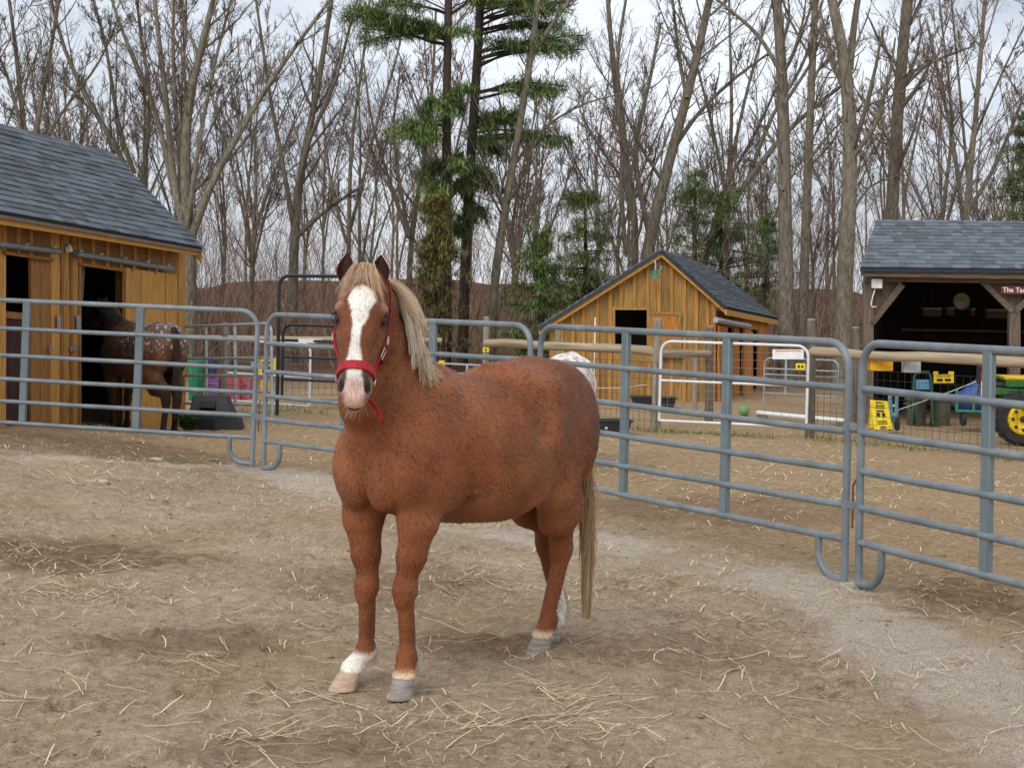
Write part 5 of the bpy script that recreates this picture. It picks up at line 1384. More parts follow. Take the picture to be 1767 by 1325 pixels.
        f.ell(H(0.535, 0, -0.104), (0.036, 0.040, 0.026), M, 0.006)                               # lower lip and chin
        f.ell(H(0.475, 0, -0.108), (0.050, 0.034, 0.026), M, 0.03)
        f.a[:, :, 0] = 0.5
        return f.surface(smooth)

    def put(h, V, F, cols, mat, name=None):
        """the skin is the child body mesh of the horse"""
        me = fast_mesh('body', V, F, mat=mat); set_col(me, 'coat', cols)
        h.body = link_mesh('body', me, h.root)
        return h.body
# ------------------------------------------------------------------ the chestnut horse
m_coat = coat_mat('chestnut_coat')
m_mane = hair_mat('flaxen_hair', C(240, 196, 138), C(255, 250, 238), glow=0.6)
m_tail = hair_mat('flaxen_tail_hair', C(222, 186, 142), C(255, 240, 210), glow=0.6)
m_feather = hair_mat('feather_hair', C(190, 165, 140), C(240, 232, 220))
m_ear_in = nmat('ear_inner', C(30, 18, 16), C(78, 42, 30), 40, rough=0.8)
m_eye = flat('eye_dark', C(24, 16, 14), rough=0.06, spec=0.6, rand=0)
m_lid = flat('eyelid_skin', C(58, 38, 34), rough=0.55, rand=0)
m_hoof_pale = nmat('pale_hoof', C(170, 142, 120), C(206, 182, 158), 14, (1, 1, 5), rough=0.7, bump=0.3)
m_hoof_grey = nmat('grey_hoof', C(112, 104, 98), C(168, 158, 148), 12, (1, 1, 6), rough=0.7, bump=0.3)
m_halter = nmat('red_webbing', C(150, 22, 34), C(186, 42, 52), 90, (1, 1, 1), rough=0.6, bump=0.2, dist=0.004)
m_brass = flat('halter_metal', C(206, 200, 186), rough=0.3, metal=0.9)
rng = np.random.default_rng(11)

CO, CA = (-0.561, 6.985), (-0.594, -0.804)
ch = Horse('horse', 'chestnut horse with white blaze, flaxen mane and red halter standing in the pen', CO, CA)
hp = ch.loc((-0.610, 6.70, 1.795)); Dv = ch.vec((-0.025, -0.46, -0.89)); Lv = ch.vec((1.0, 0.055, 0.012))
Uneck = np.array([-0.35, 0.94, 0.0]); Umid = np.array([-0.15, 0.99, 0])
neck = [(np.array([-0.13, 0.0, 1.13]), (0.195, 0.265), (0, 1, 0)), (np.array([0.02, 0.02, 1.31]), (0.135, 0.215), (0, 1, 0)),
        (np.array([0.115, 0.062, 1.50]), (0.105, 0.165), Umid), (np.array([0.175, 0.098, 1.65]), (0.086, 0.128), Uneck), (np.array([0.205, 0.115, 1.735]), (0.074, 0.098), Lv)]
legs = {
 'RF': dict(elbow=(-0.055, -0.130, 0.80), knee=(-0.060, -0.105, 0.430), fetlock=(-0.060, -0.108, 0.165), hoof=(0.020, -0.150, 0.0), toe=(0.92, -0.38, 0)),
 'LF': dict(elbow=(-0.105, 0.140, 0.80), knee=(-0.080, 0.098, 0.435), fetlock=(-0.088, 0.102, 0.165), hoof=(-0.028, 0.124, 0.0), toe=(0.9, 0.30, 0)),
 'LH': dict(hip=(-1.19, 0.150, 1.06), stifle=(-1.035, 0.185, 0.815), hock=(-1.265, 0.092, 0.500), fetlock=(-1.180, 0.078, 0.150), hoof=(-1.105, 0.080, 0.0), toe=(1, 0.06, 0)),
 'RH': dict(hip=(-1.24, -0.150, 1.06), stifle=(-1.17, -0.150, 0.825), hock=(-1.385, -0.080, 0.500), fetlock=(-1.475, -0.070, 0.145), hoof=(-1.405, -0.065, 0.0), toe=(1, -0.1, 0)),
}
V, F = ch.grow(0.0078, neck, (hp, Dv, Lv), legs)
fld = ch.f
# --- coat pattern from the place on the body
col_c = np.zeros((len(V), 3))
base = np.array(C(146, 92, 60)[:3]); dark = np.array(C(114, 74, 60)[:3]); red = np.array(C(136, 80, 50)[:3])
white = np.array(C(238, 230, 218)[:3]); pink = np.array(C(214, 178, 164)[:3]); grey = np.array(C(92, 80, 78)[:3]); tan = np.array(C(196, 140, 92)[:3])
x, y, z = V.T
n1 = fbm(x * 3.1 + 9, z * 3.3 + y * 2.7, 3); n2 = fbm(x * 14 + y * 9, z * 15 + y * 11, 8); n3 = fbm(x * 40 + y * 37, z * 42 - y * 31, 21)
def mixc(c, k, w): return c * (1 - w[:, None]) + k * w[:, None]
col_c[:] = base
col_c = mixc(col_c, red, sstep(0.35, 0.65, n1))
col_c = mixc(col_c, dark, sstep(-0.85, -1.2, x + (n1 - .5) * .4) * sstep(0.85, 1.1, z) * 0.75)
col_c = mixc(col_c, red * 0.92, sstep(0.75, 0.55, z) * 0.8)
stain = np.exp(-(((x + 0.33) / 0.10) ** 2 + ((z - 0.86) / 0.05) ** 2)) * (y > 0.1) * sstep(0.40, 0.58, n2)
col_c = mixc(col_c, np.array(C(70, 50, 40)[:3]), np.clip(stain * 0.9, 0, 1))
u_ = (V - ch.hp) @ ch.D; v_ = (V - ch.hp) @ ch.La; w_ = (V - ch.hp) @ ch.N
onhead = (u_ > -0.05) & (w_ > -0.22) & (np.abs(v_) < 0.16) & (u_ < 0.7) & (x > 0.0) & (z > 1.2)
col_c = mixc(col_c, np.array(C(116, 66, 44)[:3]), onhead * 0.75)
jit = (n2 - 0.5) * 0.022 + (n3 - 0.5) * 0.012
uu = np.array([-1, 0.06, 0.085, 0.13, 0.20, 0.27, 0.34, 0.40, 0.455, 0.49, 0.53, 0.60, 0.8]); bw = np.array([-.05, -0.012, 0.044, 0.053, 0.038, 0.022, 0.020, 0.028, 0.028, 0.030, 0.034, 0.03, 0.03])
bl = np.interp(u_ + jit, uu, bw)
wb = sstep(0.006, -0.004, np.abs(v_ + 0.004 - 0.006 * np.sin(u_ * 14)) + jit - bl) * (w_ > -0.05) * onhead
wb = wb * (1 - 0.6 * sstep(0.55, 0.68, n3) * np.exp(-((u_ - 0.375) / 0.03) ** 2) )
col_c = mixc(col_c, white, wb)
pk = sstep(0.44, 0.48, u_ + jit) * onhead
col_c = mixc(col_c, np.array(C(170, 140, 130)[:3]), pk * sstep(0.040, 0.055, np.abs(v_)) * 0.7)
col_c = mixc(col_c, pink, sstep(0.46, 0.50, u_ + jit) * onhead * sstep(0.052, 0.036, np.abs(v_)) * 0.9)
for sd in (-1, 1):
    d = np.linalg.norm(((V - ch.H(0.500, 0.057 * sd, 0.008)) @ np.array([ch.D, ch.La, ch.N]).T) / np.array([0.040, 0.020, 0.030]), axis=1)
    col_c = mixc(col_c, grey * 0.22, sstep(1.15, 0.75, d))
    d = np.linalg.norm(((V - ch.H(0.462, 0.046 * sd, 0.012)) @ np.array([ch.D, ch.La, ch.N]).T) / np.array([0.035, 0.015, 0.03]), axis=1)
    col_c = mixc(col_c, grey, sstep(1.3, 0.6, d) * 0.8)
    d = np.linalg.norm(((V - ch.H(0.190, 0.097 * sd, -0.02)) @ np.array([ch.D, ch.La, ch.N]).T) / np.array([0.046, 0.05, 0.032]), axis=1)
    col_c = mixc(col_c, np.array(C(74, 48, 42)[:3]), sstep(1.2, 0.8, d) * 0.85)
    d = np.linalg.norm(((V - ch.H(0.145, 0.095 * sd, -0.0)) @ np.array([ch.D, ch.La, ch.N]).T) / np.array([0.03, 0.04, 0.03]), axis=1)
    col_c = mixc(col_c, np.array(C(176, 138, 116)[:3]), sstep(1.2, 0.5, d) * 0.55)
lipd = np.linalg.norm(((V - ch.H(0.548, 0, -0.088)) @ np.array([ch.D, ch.La, ch.N]).T) / np.array([0.034, 0.055, 0.010]), axis=1)
col_c = mixc(col_c, np.array(C(70, 48, 46)[:3]), sstep(1.3, 0.8, lipd))
# markings on the legs
for key, zt, tint in (('RF', 0.150, white), ('LF', 0.105, tan), ('LF', 0.092, np.array(C(222, 200, 172)[:3])), ('LH', 0.112, np.array(C(216, 190, 160)[:3])), ('RH', 0.27, white)):
    J = legs[key]; near = np.linalg.norm(V[:, :2] - np.array(J['fetlock'])[:2], axis=1) < 0.17
    side = (y > 0) if key[0] == 'L' else (y < 0); fore = (x > -0.6) if key[1] == 'F' else (x < -0.6)
    back = np.maximum(0, J['fetlock'][0] - x) * (0.9 if key == 'RF' else 0.2)
    col_c = mixc(col_c, tint, sstep(0.016, -0.016, z - zt - back + (n2 - 0.5) * 0.05) * near * side * fore)
body = ch.put(V, F, np.clip(col_c, 0, 1), m_coat)
# --- coat: short hair tufts lying along the body
def coat_tufts(h, V, F, cols, n, L, w, seed, mat):
    q = np.random.default_rng(seed)
    tri = V[F]; ar = np.linalg.norm(np.cross(tri[:, 2] - tri[:, 0], tri[:, 3] - tri[:, 1]), axis=1); ar = ar / ar.sum()
    fi = q.choice(len(F), n, p=ar); wt = q.dirichlet(np.ones(4), n); p0 = (tri[fi] * wt[..., None]).sum(1); cc = (cols[F[fi]] * wt[..., None]).sum(1)
    N = h.f.grad(p0)
    fl = np.tile(np.array([-0.62, 0.0, -0.78]), (n, 1)); fl[p0[:, 2] < 0.75] = (-0.1, 0, -1); hd = ((p0 - h.hp) @ h.N > -0.16) & ((p0 - h.hp) @ h.D > 0.0) & (p0[:, 2] > 1.22) & (np.abs((p0 - h.hp) @ h.La) < 0.13); fl[hd] = h.D
    sw = fbm(p0[:, 0] * 6, p0[:, 2] * 6 + p0[:, 1] * 4, 77, 2) - 0.4
    fl = fl + sw[:, None] * np.array([0.7, 0.0, -0.5]); d = norm(fl - N * (fl * N).sum(1, keepdims=True) + q.normal(0, 0.16, (n, 3)))
    ln = L * q.uniform(0.5, 1.2, n)[:, None] * (np.where(hd | (p0[:, 2] < 0.5), 0.55, 1.0) * np.where(N[:, 2] < -0.45, 0.35, 1.0))[:, None]
    P = np.stack([p0 - N * 0.001, p0 + d * ln * 0.5 + N * 0.0022, p0 + d * ln + N * 0.0026 * q.uniform(0.4, 1.5, (n, 1))], 1)
    T = norm(P[:, 2] - P[:, 0]); U = norm(np.cross(T, N)); wd = w * q.uniform(0.5, 1.2, (n, 1))
    Vv = np.stack([P[:, 0] - U * wd, P[:, 0] + U * wd, P[:, 1] - U * wd * 0.8, P[:, 1] + U * wd * 0.8, P[:, 2] - U * wd * 0.15, P[:, 2] + U * wd * 0.15], 1)
    i = np.arange(n)[:, None] * 6; Ff = np.concatenate([i + np.array([0, 1, 3, 2]), i + np.array([2, 3, 5, 4])])
    me = fast_mesh('coat_hair', Vv.reshape(-1, 3), Ff, mat=mat)
    tone = np.clip(q.normal(1.0, 0.20, n) + (fbm(p0[:, 0] * 9, p0[:, 2] * 9 + p0[:, 1] * 7, 78, 3) - 0.45) * 0.9, 0.55, 1.7)
    set_col(me, 'coat', np.clip(np.repeat(cc * tone[:, None], 6, 0), 0, 1))
    return link_mesh('coat_hair', me, h.root)
m_tuft = coat_mat('chestnut_hair_tufts', bump=0.0)
coat_tufts(ch, V, F, np.clip(col_c, 0, 1), 40000, 0.022, 0.0017, 5, m_tuft)
# --- hooves
for key, ho, td in ch.hooves:
    hoof_mesh('hoof', (ho[0], ho[1], ho[2]), td, m_hoof_pale if key == 'RF' else m_hoof_grey, ch.root)
# --- eyes
for sd in (-1, 1):
    c = ch.H(0.190, 0.0855 * sd, -0.020)
    mb = MB(); mb.lathe([(0.0235 * math.sin(math.pi * i / 12) + 1e-4, -0.0235 * math.cos(math.pi * i / 12)) for i in range(13)], c, 20)
    eye = mb.build('eye', m_eye, ch.root, smooth=180, local=True)
    ring = []; Mx = (ch.D, ch.La * sd, ch.N)
    out = norm(ch.La * sd * 0.93 + ch.N * 0.36); e1 = norm(ch.D - out * ch.D.dot(out)); e2 = np.cross(out, e1)
    for i in range(25):
        a = 2 * math.pi * i / 24
        ring.append(c + out * 0.0150 + e1 * math.cos(a) * 0.0235 + e2 * math.sin(a) * 0.0150)
    MB().tube(ring, 0.0048, 6, cap=False).build('eyelid', m_lid, ch.root, local=True)
    la = np.linspace(0.15 * math.pi, 0.85 * math.pi, 26)
    ls = np.stack([c + out * 0.016 + e1 * (-math.cos(t - math.pi / 2 + math.pi / 2) * 0.021) - e1 * 0.010 + e2 * (-0.012 * 0) for t in la])
    side_r = e2 * (1 if e2 @ ch.N > 0 else -1)
    roots = np.stack([c + out * 0.018 - e1 * (0.021 * math.sin(t)) + side_r * (0.014 * math.cos(t)) for t in la])
    q = np.linspace(0, 1, 4)[None, :, None]
    lash = roots[:, None, :] + q * (out * 0.020 + ch.D * 0.006)[None, None] + q ** 2 * (ch.D * 0.010)[None, None]
    hair_obj('eyelashes', lash, np.array([0.0005, 0.0005, 0.0004, 0.0002]), m_lid, ch.root, rng)
# --- ears
for sd in (-1, 1):
    bs = ch.H(0.014, 0.066 * sd - 0.008, -0.040)
    up = norm(-ch.D * 0.80 + np.array([0, 0, 0.75]) + ch.La * sd * 0.02); fc = norm(ch.N * 0.9 + ch.La * sd * 0.25)
    mb, o_ = ear_mesh(bs, up, fc, ch.La, 0.122, 0.035)
    me = mb.mesh('ear', None, 180); me.materials.append(m_coat); me.materials.append(m_ear_in)
    vv = np.array(mb.v); inner = np.arange(len(vv)) >= o_
    for p in me.polygons:
        if min(p.vertices) >= o_: p.material_index = 1
    set_col(me, 'coat', np.where(inner[:, None], np.array(C(70, 40, 30)[:3]), np.array(C(132, 68, 42)[:3])))
    link_mesh('ear', me, ch.root)
# --- forelock
n = 300
k = np.linspace(0, 1, 8)[None, :, None]
sv = rng.uniform(-1, 1, n); r0 = np.stack([ch.H(-0.050 + 0.05 * rng.random(), 0.046 * s - 0.004, 0.016 + 0.014 * rng.random()) for s in sv])
ln = rng.uniform(0.07, 0.135, n) * (0.85 + 0.45 * np.abs(sv))
p = r0[:, None, :] + k * (ln[:, None] * ch.D[None])[:, None, :] + (k ** 1.3) * (sv[:, None] * 0.052 * ch.La[None] + rng.normal(0, 0.010, (n, 1)) * ch.La[None])[:, None, :] \
    + np.sin(k * math.pi) * (ch.N[None] * rng.uniform(0.014, 0.036, (n, 1)))[:, None, :]
q = fld.sample(p); g = fld.grad(p); p = np.where((q < 0.007)[..., None], p + g * (0.007 + 0.008 * rng.random((n, 1)) - q)[..., None], p)
hair_obj('forelock', p, np.linspace(1, 0.25, 8)[None] * 0.0014, m_mane, ch.root, rng)
# --- mane: crest line of the neck, falling over the left side
crest = []
for (c0, rr, U), (c1, r1_, U1) in zip(neck[:-1], neck[1:]):
    for t in np.linspace(0, 1, 8, endpoint=False): crest.append((c0 * (1 - t) + c1 * t, c1 - c0, np.array(U) * (1 - t) + np.array(U1) * t))
crest = crest[8:] + [(neck[-1][0], neck[-1][0] - neck[-2][0], np.array(neck[-1][2]))]
cpts, cU = [], []
for c, T, U in crest:
    T = norm(T); U = norm(U - T * U.dot(T)); W = np.cross(T, U)
    dd = -W if W[0] > 0 else W
    cpts.append(fld.cast(c, dd[None], 0.45, 0.002)[0]); cU.append(U)
cpts = np.array(cpts + [ch.H(-0.05, 0, -0.05)]); cU = np.array(cU + [ch.La])
n = 1500
tt = rng.random(n) ** 0.9 * (len(cpts) - 2.2); i0 = tt.astype(int); ff = (tt - i0)[:, None]
r0 = cpts[i0] * (1 - ff) + cpts[i0 + 1] * ff; Un = norm(cU[i0] * (1 - ff) + cU[i0 + 1] * ff)
K = 10; k = np.linspace(0, 1, K)
ln = rng.uniform(0.20, 0.34, n) * np.interp(tt / len(cpts), [0, 0.15, 0.5, 1], [0.55, 0.85, 1.0, 1.05])
P = np.zeros((n, K, 3)); P[:, 0] = r0 + rng.normal(0, 0.006, (n, 3))
lock = np.round(tt * 2.6) ; lockr = np.random.default_rng(5).normal(0, 1, (200, 3))[lock.astype(int) % 200]
d = norm(Un * 0.95 + np.array([0, 0, 0.30]) + lockr * 0.14)
for i in range(1, K):
    step = (ln / (K - 1))[:, None]
    d = norm(d + np.array([-0.03, 0.03, -0.42]) + lockr * 0.035 + rng.normal(0, 0.022, (n, 3)))
    nx = P[:, i - 1] + d * step
    sd_ = fld.sample(nx); g = fld.grad(nx); lim = 0.006 + 0.014 * rng.random(n)
    nx = np.where((sd_ < lim)[:, None], nx + g * (lim - sd_)[:, None], nx); P[:, i] = nx
tone = np.clip(0.5 + 0.22 * lockr[:, 0] + rng.normal(0, 0.18, n) + 0.25 * (ln > 0.26), 0, 1)
hair_obj('mane', P, np.linspace(1, 0.3, K)[None] * 0.0028, m_mane, ch.root, rng, tone=tone)
# --- tail
n = 1100; K = 14; k = np.linspace(0, 1, K)
ang = rng.uniform(0, 2 * math.pi, n); rad = np.sqrt(rng.random(n))
r0 = np.stack([-1.405 - 0.095 * rng.random(n), 0.030 * rad * np.cos(ang), 0 * ang], -1); r0[:, 2] = 1.372 - (-1.405 - r0[:, 0]) * 0.75
tl = rng.random(n) ** 1.5
end = np.stack([-1.54 + (0.018 + 0.035 * tl) * rad * np.cos(ang * 1.7) , 0.060 + (0.020 + 0.05 * tl) * rad * np.sin(ang), 0.10 + 0.62 * tl], -1)
mid = np.stack([-1.575 + 0.05 * rad * np.sin(ang), 0.035 + 0.060 * rad * np.cos(ang), 0.95 + 0.10 * rng.normal(0, 1, n)], -1)
kk = k[None, :, None]
P = (1 - kk) ** 2 * r0[:, None] + 2 * kk * (1 - kk) * mid[:, None] + kk ** 2 * end[:, None]
P[:, :, :2] += (np.sin(k[None] * 7 + ang[:, None] * 3) * 0.006 * k[None])[..., None] * np.stack([np.cos(ang * 5), np.sin(ang * 5)], -1)[:, None]
sd_ = fld.sample(P); g = fld.grad(P); P = np.where((sd_ < 0.006)[..., None], P + g * (0.006 - sd_)[..., None], P)
tone = np.clip(0.55 + 0.3 * np.sin(ang * 4) + rng.normal(0, 0.2, n), 0, 1)
hair_obj('tail', P, np.linspace(1, 0.35, K)[None] * 0.0028, m_tail, ch.root, rng, tone=tone)
# --- feather behind the fetlocks and whiskers under the chin
for key in ('RF', 'LF', 'LH', 'RH'):
    fe = np.array(legs[key]['fetlock']); n = 170; K = 5; k = np.linspace(0, 1, K)[None, :, None]
    a = rng.uniform(-1.1, 1.1, n)
    dr = np.stack([-np.cos(a), np.sin(a), np.zeros(n)], -1)
    c0 = fe + np.stack([np.zeros(n), np.zeros(n), rng.uniform(-0.05, 0.12 if key[1] == 'H' else 0.06, n)], -1)
    r0 = np.stack([fld.cast(c0[i], dr[i:i + 1], 0.12, 0.0)[0] for i in range(n)])
    P = r0[:, None] + k * (dr * rng.uniform(0.010, 0.026, (n, 1)))[:, None] + k ** 1.5 * np.array([0, 0, -1.0]) * rng.uniform(0.02, 0.05, (n, 1, 1))
    hair_obj('feather', P, np.linspace(1, 0.3, K)[None] * 0.0012, m_feather, ch.root, rng)
n = 90; K = 5; k = np.linspace(0, 1, K)[None, :, None]
r0 = np.stack([ch.H(rng.uniform(0.42, 0.55), rng.uniform(-0.03, 0.03), -0.122) for _ in range(n)])
P = r0[:, None] + k * (np.array([0, 0, -1.0]) * rng.uniform(0.02, 0.065, (n, 1)) + ch.La * rng.normal(0, 0.012, (n, 1)))[:, None]
hair_obj('whiskers', P, np.linspace(1, 0.3, K)[None] * 0.0010, m_feather, ch.root, rng)

# --- halter: straps laid on the skin
hal = bpy.data.objects.new('halter', None); col.objects.link(hal); hal.parent = ch.root
def strap(name, pts, wdir, w=0.024, th=0.005, parent=hal, mat=m_halter):
    """flat webbing through pts; wdir(i) gives the direction of its width"""
    pts = [np.array(p, float) for p in pts]; n = len(pts); vs_, fs = [], []
    for i, p in enumerate(pts):
        t = norm(pts[min(i + 1, n - 1)] - pts[max(i - 1, 0)]); wd = wdir(i) if callable(wdir) else np.array(wdir)
        wd = norm(wd - t * wd.dot(t)); nn = np.cross(t, wd)
        for a_, b_ in ((-1, -1), (1, -1), (1, 1), (-1, 1)): vs_.append(p + wd * a_ * w / 2 + nn * b_ * th / 2)
    for i in range(n - 1):
        for j in range(4): fs.append((i * 4 + j, i * 4 + (j + 1) % 4, (i + 1) * 4 + (j + 1) % 4, (i + 1) * 4 + j))
    fs += [(0, 1, 2, 3), tuple((n - 1) * 4 + j for j in (3, 2, 1, 0))]
    return MB().add(vs_, fs).build(name, mat, parent, local=True)
def band(u0, tiltu, a0, a1, n=34, off=0.005, c_n=-0.05):
    """points around the head section at u0 (+tiltu*n towards the chin)"""
    A = np.linspace(a0, a1, n); dirs = np.stack([ch.La * math.sin(a) + ch.N * math.cos(a) + ch.D * tiltu * (1 - math.cos(a)) for a in A])
    return fld.cast(ch.H(u0, 0, c_n), dirs, 0.3, off)
strap('noseband', band(0.425, 0.10, -1.75, 1.75), ch.D, 0.034, 0.010)
def down_side(sd, pts):
    return np.array([fld.snap(ch.H(u, v * sd, n_)[None], 0.004)[0] for u, v, n_ in pts])
for sd in (-1, 1):
    cheek = down_side(sd, [(0.445, 0.070, -0.060), (0.40, 0.075, -0.066), (0.35, 0.085, -0.075), (0.30, 0.097, -0.085), (0.255, 0.105, -0.092)])
    strap('cheek_strap', cheek, lambda i: ch.N, 0.024, 0.006)
    crown = down_side(sd, [(0.245, 0.105, -0.095), (0.18, 0.108, -0.100), (0.11, 0.100, -0.100), (0.05, 0.085, -0.095), (0.0, 0.060, -0.075)])
    strap('crown_strap', crown, lambda i: ch.N, 0.022, 0.005)
    throat = down_side(sd, [(0.25, 0.105, -0.10), (0.27, 0.10, -0.14), (0.29, 0.07, -0.19), (0.30, 0.02, -0.215)])
    strap('throat_strap', throat, lambda i: ch.D, 0.020, 0.005)
    for (u, v, n_) in ((0.452, 0.072, -0.064), (0.248, 0.108, -0.096)):
        c = fld.snap(ch.H(u, v * sd, n_)[None], 0.009)[0]; g = fld.grad(c[None])[0]; e1 = norm(ch.D - g * ch.D.dot(g)); e2 = np.cross(g, e1)
        MB().tube([c + e1 * math.cos(a) * 0.018 + e2 * math.sin(a) * 0.015 for a in np.linspace(0, 2 * math.pi, 17)], 0.0032, 6, cap=False).build('ring', m_brass, hal, local=True)
buck = down_side(1, [(0.30, 0.101, -0.078), (0.335, 0.094, -0.070)])
b_c = fld.snap(ch.H(0.315, 0.095, -0.078)[None], 0.010)[0]; g = fld.grad(b_c[None])[0]; e1 = norm(ch.D - g * ch.D.dot(g)); e2 = np.cross(g, e1)
MB().tube([b_c + e1 * a_ * 0.022 + e2 * b_ * 0.016 for a_, b_ in ((-1, -1), (1, -1), (1, 1), (-1, 1), (-1, -1))], 0.0030, 6, cap=False).build('buckle', m_brass, hal, local=True)
# chin strap hanging loose under the jaw on the left side
c0 = fld.snap(ch.H(0.500, 0.045, -0.110)[None], 0.006)[0]
down = ch.vec((0.25, -0.05, -1.0))
cs = [c0 + down * (0.085 * t) + ch.La * (0.040 * math.sin(t * 1.9)) + ch.N * (-0.02 * t) for t in np.linspace(0, 1, 12)]
strap('chin_strap', cs, lambda i: ch.N * 0.6 + ch.La * 0.4, 0.022, 0.005)
# ------------------------------------------------------------------ the dark horse at the stable door and the pale pony behind
def std_legs(stag=(0, 0, 0, 0)):
    d = {}
    for i, (k, sd) in enumerate((('RF', -1), ('LF', 1))):
        o = stag[i]; d[k] = dict(elbow=(-0.09, 0.14 * sd, 0.80), knee=(-0.07 + o * .5, 0.12 * sd, 0.43), fetlock=(-0.075 + o, 0.12 * sd, 0.150), hoof=(-0.01 + o, 0.12 * sd, 0), toe=(1, 0, 0))
    for i, (k, sd) in enumerate((('RH', -1), ('LH', 1))):
        o = stag[i + 2]; d[k] = dict(hip=(-1.18, 0.15 * sd, 1.06), stifle=(-1.03, 0.185 * sd, 0.82), hock=(-1.36 + o, 0.11 * sd, 0.50), fetlock=(-1.30 + o, 0.11 * sd, 0.145), hoof=(-1.23 + o, 0.11 * sd, 0), toe=(1, 0, 0))
    return d
m_coat2 = coat_mat('dark_bay_coat', 0.5); m_coat3 = coat_mat('pale_roan_coat', 0.6)
m_hair2 = hair_mat('black_hair', C(26, 22, 22), C(84, 66, 54))
m_hair3 = hair_mat('pale_hair', C(180, 160, 140), C(236, 228, 216))
m_hoof2 = nmat('dark_hoof', C(50, 44, 40), C(84, 74, 66), 14, rough=0.7)

def tail_obj(h, n, mat, rng, low, spread=0.05, r=0.004):
    K = 10; k = np.linspace(0, 1, K)[None, :, None]; ang = rng.uniform(0, 6.28, n); rad = np.sqrt(rng.random(n))
    r0 = np.stack([-1.41 - 0.09 * rng.random(n), 0.03 * rad * np.cos(ang), 0 * ang], -1); r0[:, 2] = 1.37 - (-1.41 - r0[:, 0]) * 0.75
    mid = np.stack([-1.56 + 0.04 * rad * np.sin(ang), spread * rad * np.cos(ang), 0.95 + 0.1 * rng.normal(0, 1, n)], -1)
    end = np.stack([-1.50 + 0.03 * rad * np.cos(ang), spread * 0.8 * rad * np.sin(ang), low + 0.5 * rng.random(n) ** 2], -1)
    P = (1 - k) ** 2 * r0[:, None] + 2 * k * (1 - k) * mid[:, None] + k ** 2 * end[:, None]
    sd_ = h.f.sample(P); g = h.f.grad(P); P = np.where((sd_ < 0.006)[..., None], P + g * (0.006 - sd_)[..., None], P)
    hair_obj('tail', P, np.linspace(1, 0.4, K)[None] * r, mat, h.root, rng)

def mane_obj(h, neck, mat, rng, n, sd=1, L=0.22, r=0.004):
    cp = []
    for (c0, rr, U), (c1, r1_, U1) in zip(neck[:-1], neck[1:]):
        for t in np.linspace(0, 1, 6, endpoint=False):
            c = c0 * (1 - t) + c1 * t; T = norm(c1 - c0); Uq = norm(np.array(U, float) - T * np.dot(U, T)); W = np.cross(T, Uq); W = -W if W[2] < 0 else W
            cp.append((h.f.cast(c, W[None], 0.45, 0.0)[0], Uq))
    cp = cp[5:]; i = rng.integers(0, len(cp), n); r0 = np.array([c[0] for c in cp])[i]; U = np.array([c[1] for c in cp])[i]
    K = 7; P = np.zeros((n, K, 3)); P[:, 0] = r0; d = norm(U * sd + np.array([0, 0, 0.5])); ln = rng.uniform(0.5, 1, n)[:, None] * L / (K - 1)
    for k in range(1, K):
        d = norm(d + np.array([0, 0, -0.45]) + rng.normal(0, 0.06, (n, 3))); nx = P[:, k - 1] + d * ln
        s_ = h.f.sample(nx); g = h.f.grad(nx); nx = np.where((s_ < 0.01)[:, None], nx + g * (0.01 - s_)[:, None], nx); P[:, k] = nx
    hair_obj('mane', P, np.linspace(1, 0.4, K)[None] * r, mat, h.root, rng)

def ears_of(h, mat, colr, size=0.125):
    for sd in (-1, 1):
        mb, o_ = ear_mesh(h.H(0.014, 0.062 * sd, -0.040), norm(-h.D * 0.6 + np.array([0, 0, 0.8])), norm(h.N * 0.9 + h.La * sd * 0.4), h.La, size, 0.034)
        me = mb.mesh('ear', mat, 180); set_col(me, 'coat', np.tile(np.array(colr), (len(mb.v), 1))); link_mesh('ear', me, h.root)

rng = np.random.default_rng(44)
d_h = Horse('horse', 'dark brown horse with white-flecked rump looking into the stable door', (-4.905, 20.25), (-0.643, 0.766), z0=-0.055)
neck2 = [(np.array([-0.13, 0.0, 1.13]), (0.195, 0.265), (0, 1, 0)), (np.array([0.03, 0.01, 1.29]), (0.135, 0.21), (0, 1, 0)), (np.array([0.19, 0.02, 1.44]), (0.105, 0.165), (0, 1, 0)), (np.array([0.33, 0.03, 1.54]), (0.086, 0.13), (0, 1, 0)), (np.array([0.41, 0.03, 1.585]), (0.075, 0.10), (0, 1, 0))]
V, F = d_h.grow(0.016, neck2, (np.array([0.47, 0.03, 1.64]), np.array([0.72, 0.30, -0.62]), np.array([-0.38, 0.92, 0])), std_legs((0.03, -0.06, 0.02, -0.12)), belly=0.97, hi=(1.05, 0.6, 1.98), smooth=2)
x, y, z = V.T; n1 = fbm(x * 3 + 5, z * 3 + y * 2, 31); n3 = fbm(x * 34 + y * 29, z * 36 - y * 33, 51, 3)
c = np.zeros((len(V), 3)); c[:] = np.array(C(72, 48, 36)[:3]); c = mixc(c, np.array(C(104, 72, 50)[:3]), sstep(0.4, 0.65, n1)); c = mixc(c, np.array(C(38, 28, 26)[:3]), sstep(0.72, 0.45, z) * 0.85)
c = mixc(c, np.array(C(112, 88, 82)[:3]), sstep(-0.55, -0.95, x) * sstep(1.05, 1.3, z) * 0.7)
c = mixc(c, np.array(C(206, 196, 188)[:3]), sstep(0.56, 0.64, n3) * sstep(-0.25, -0.85, x) * sstep(0.95, 1.25, z))
c = mixc(c, np.array(C(26, 22, 22)[:3]), sstep(0.0, 0.25, x) * 0.6)
d_h.put(V, F, c, m_coat2)
for key, ho, td in d_h.hooves: hoof_mesh('hoof', tuple(ho), td, m_hoof2, d_h.root)
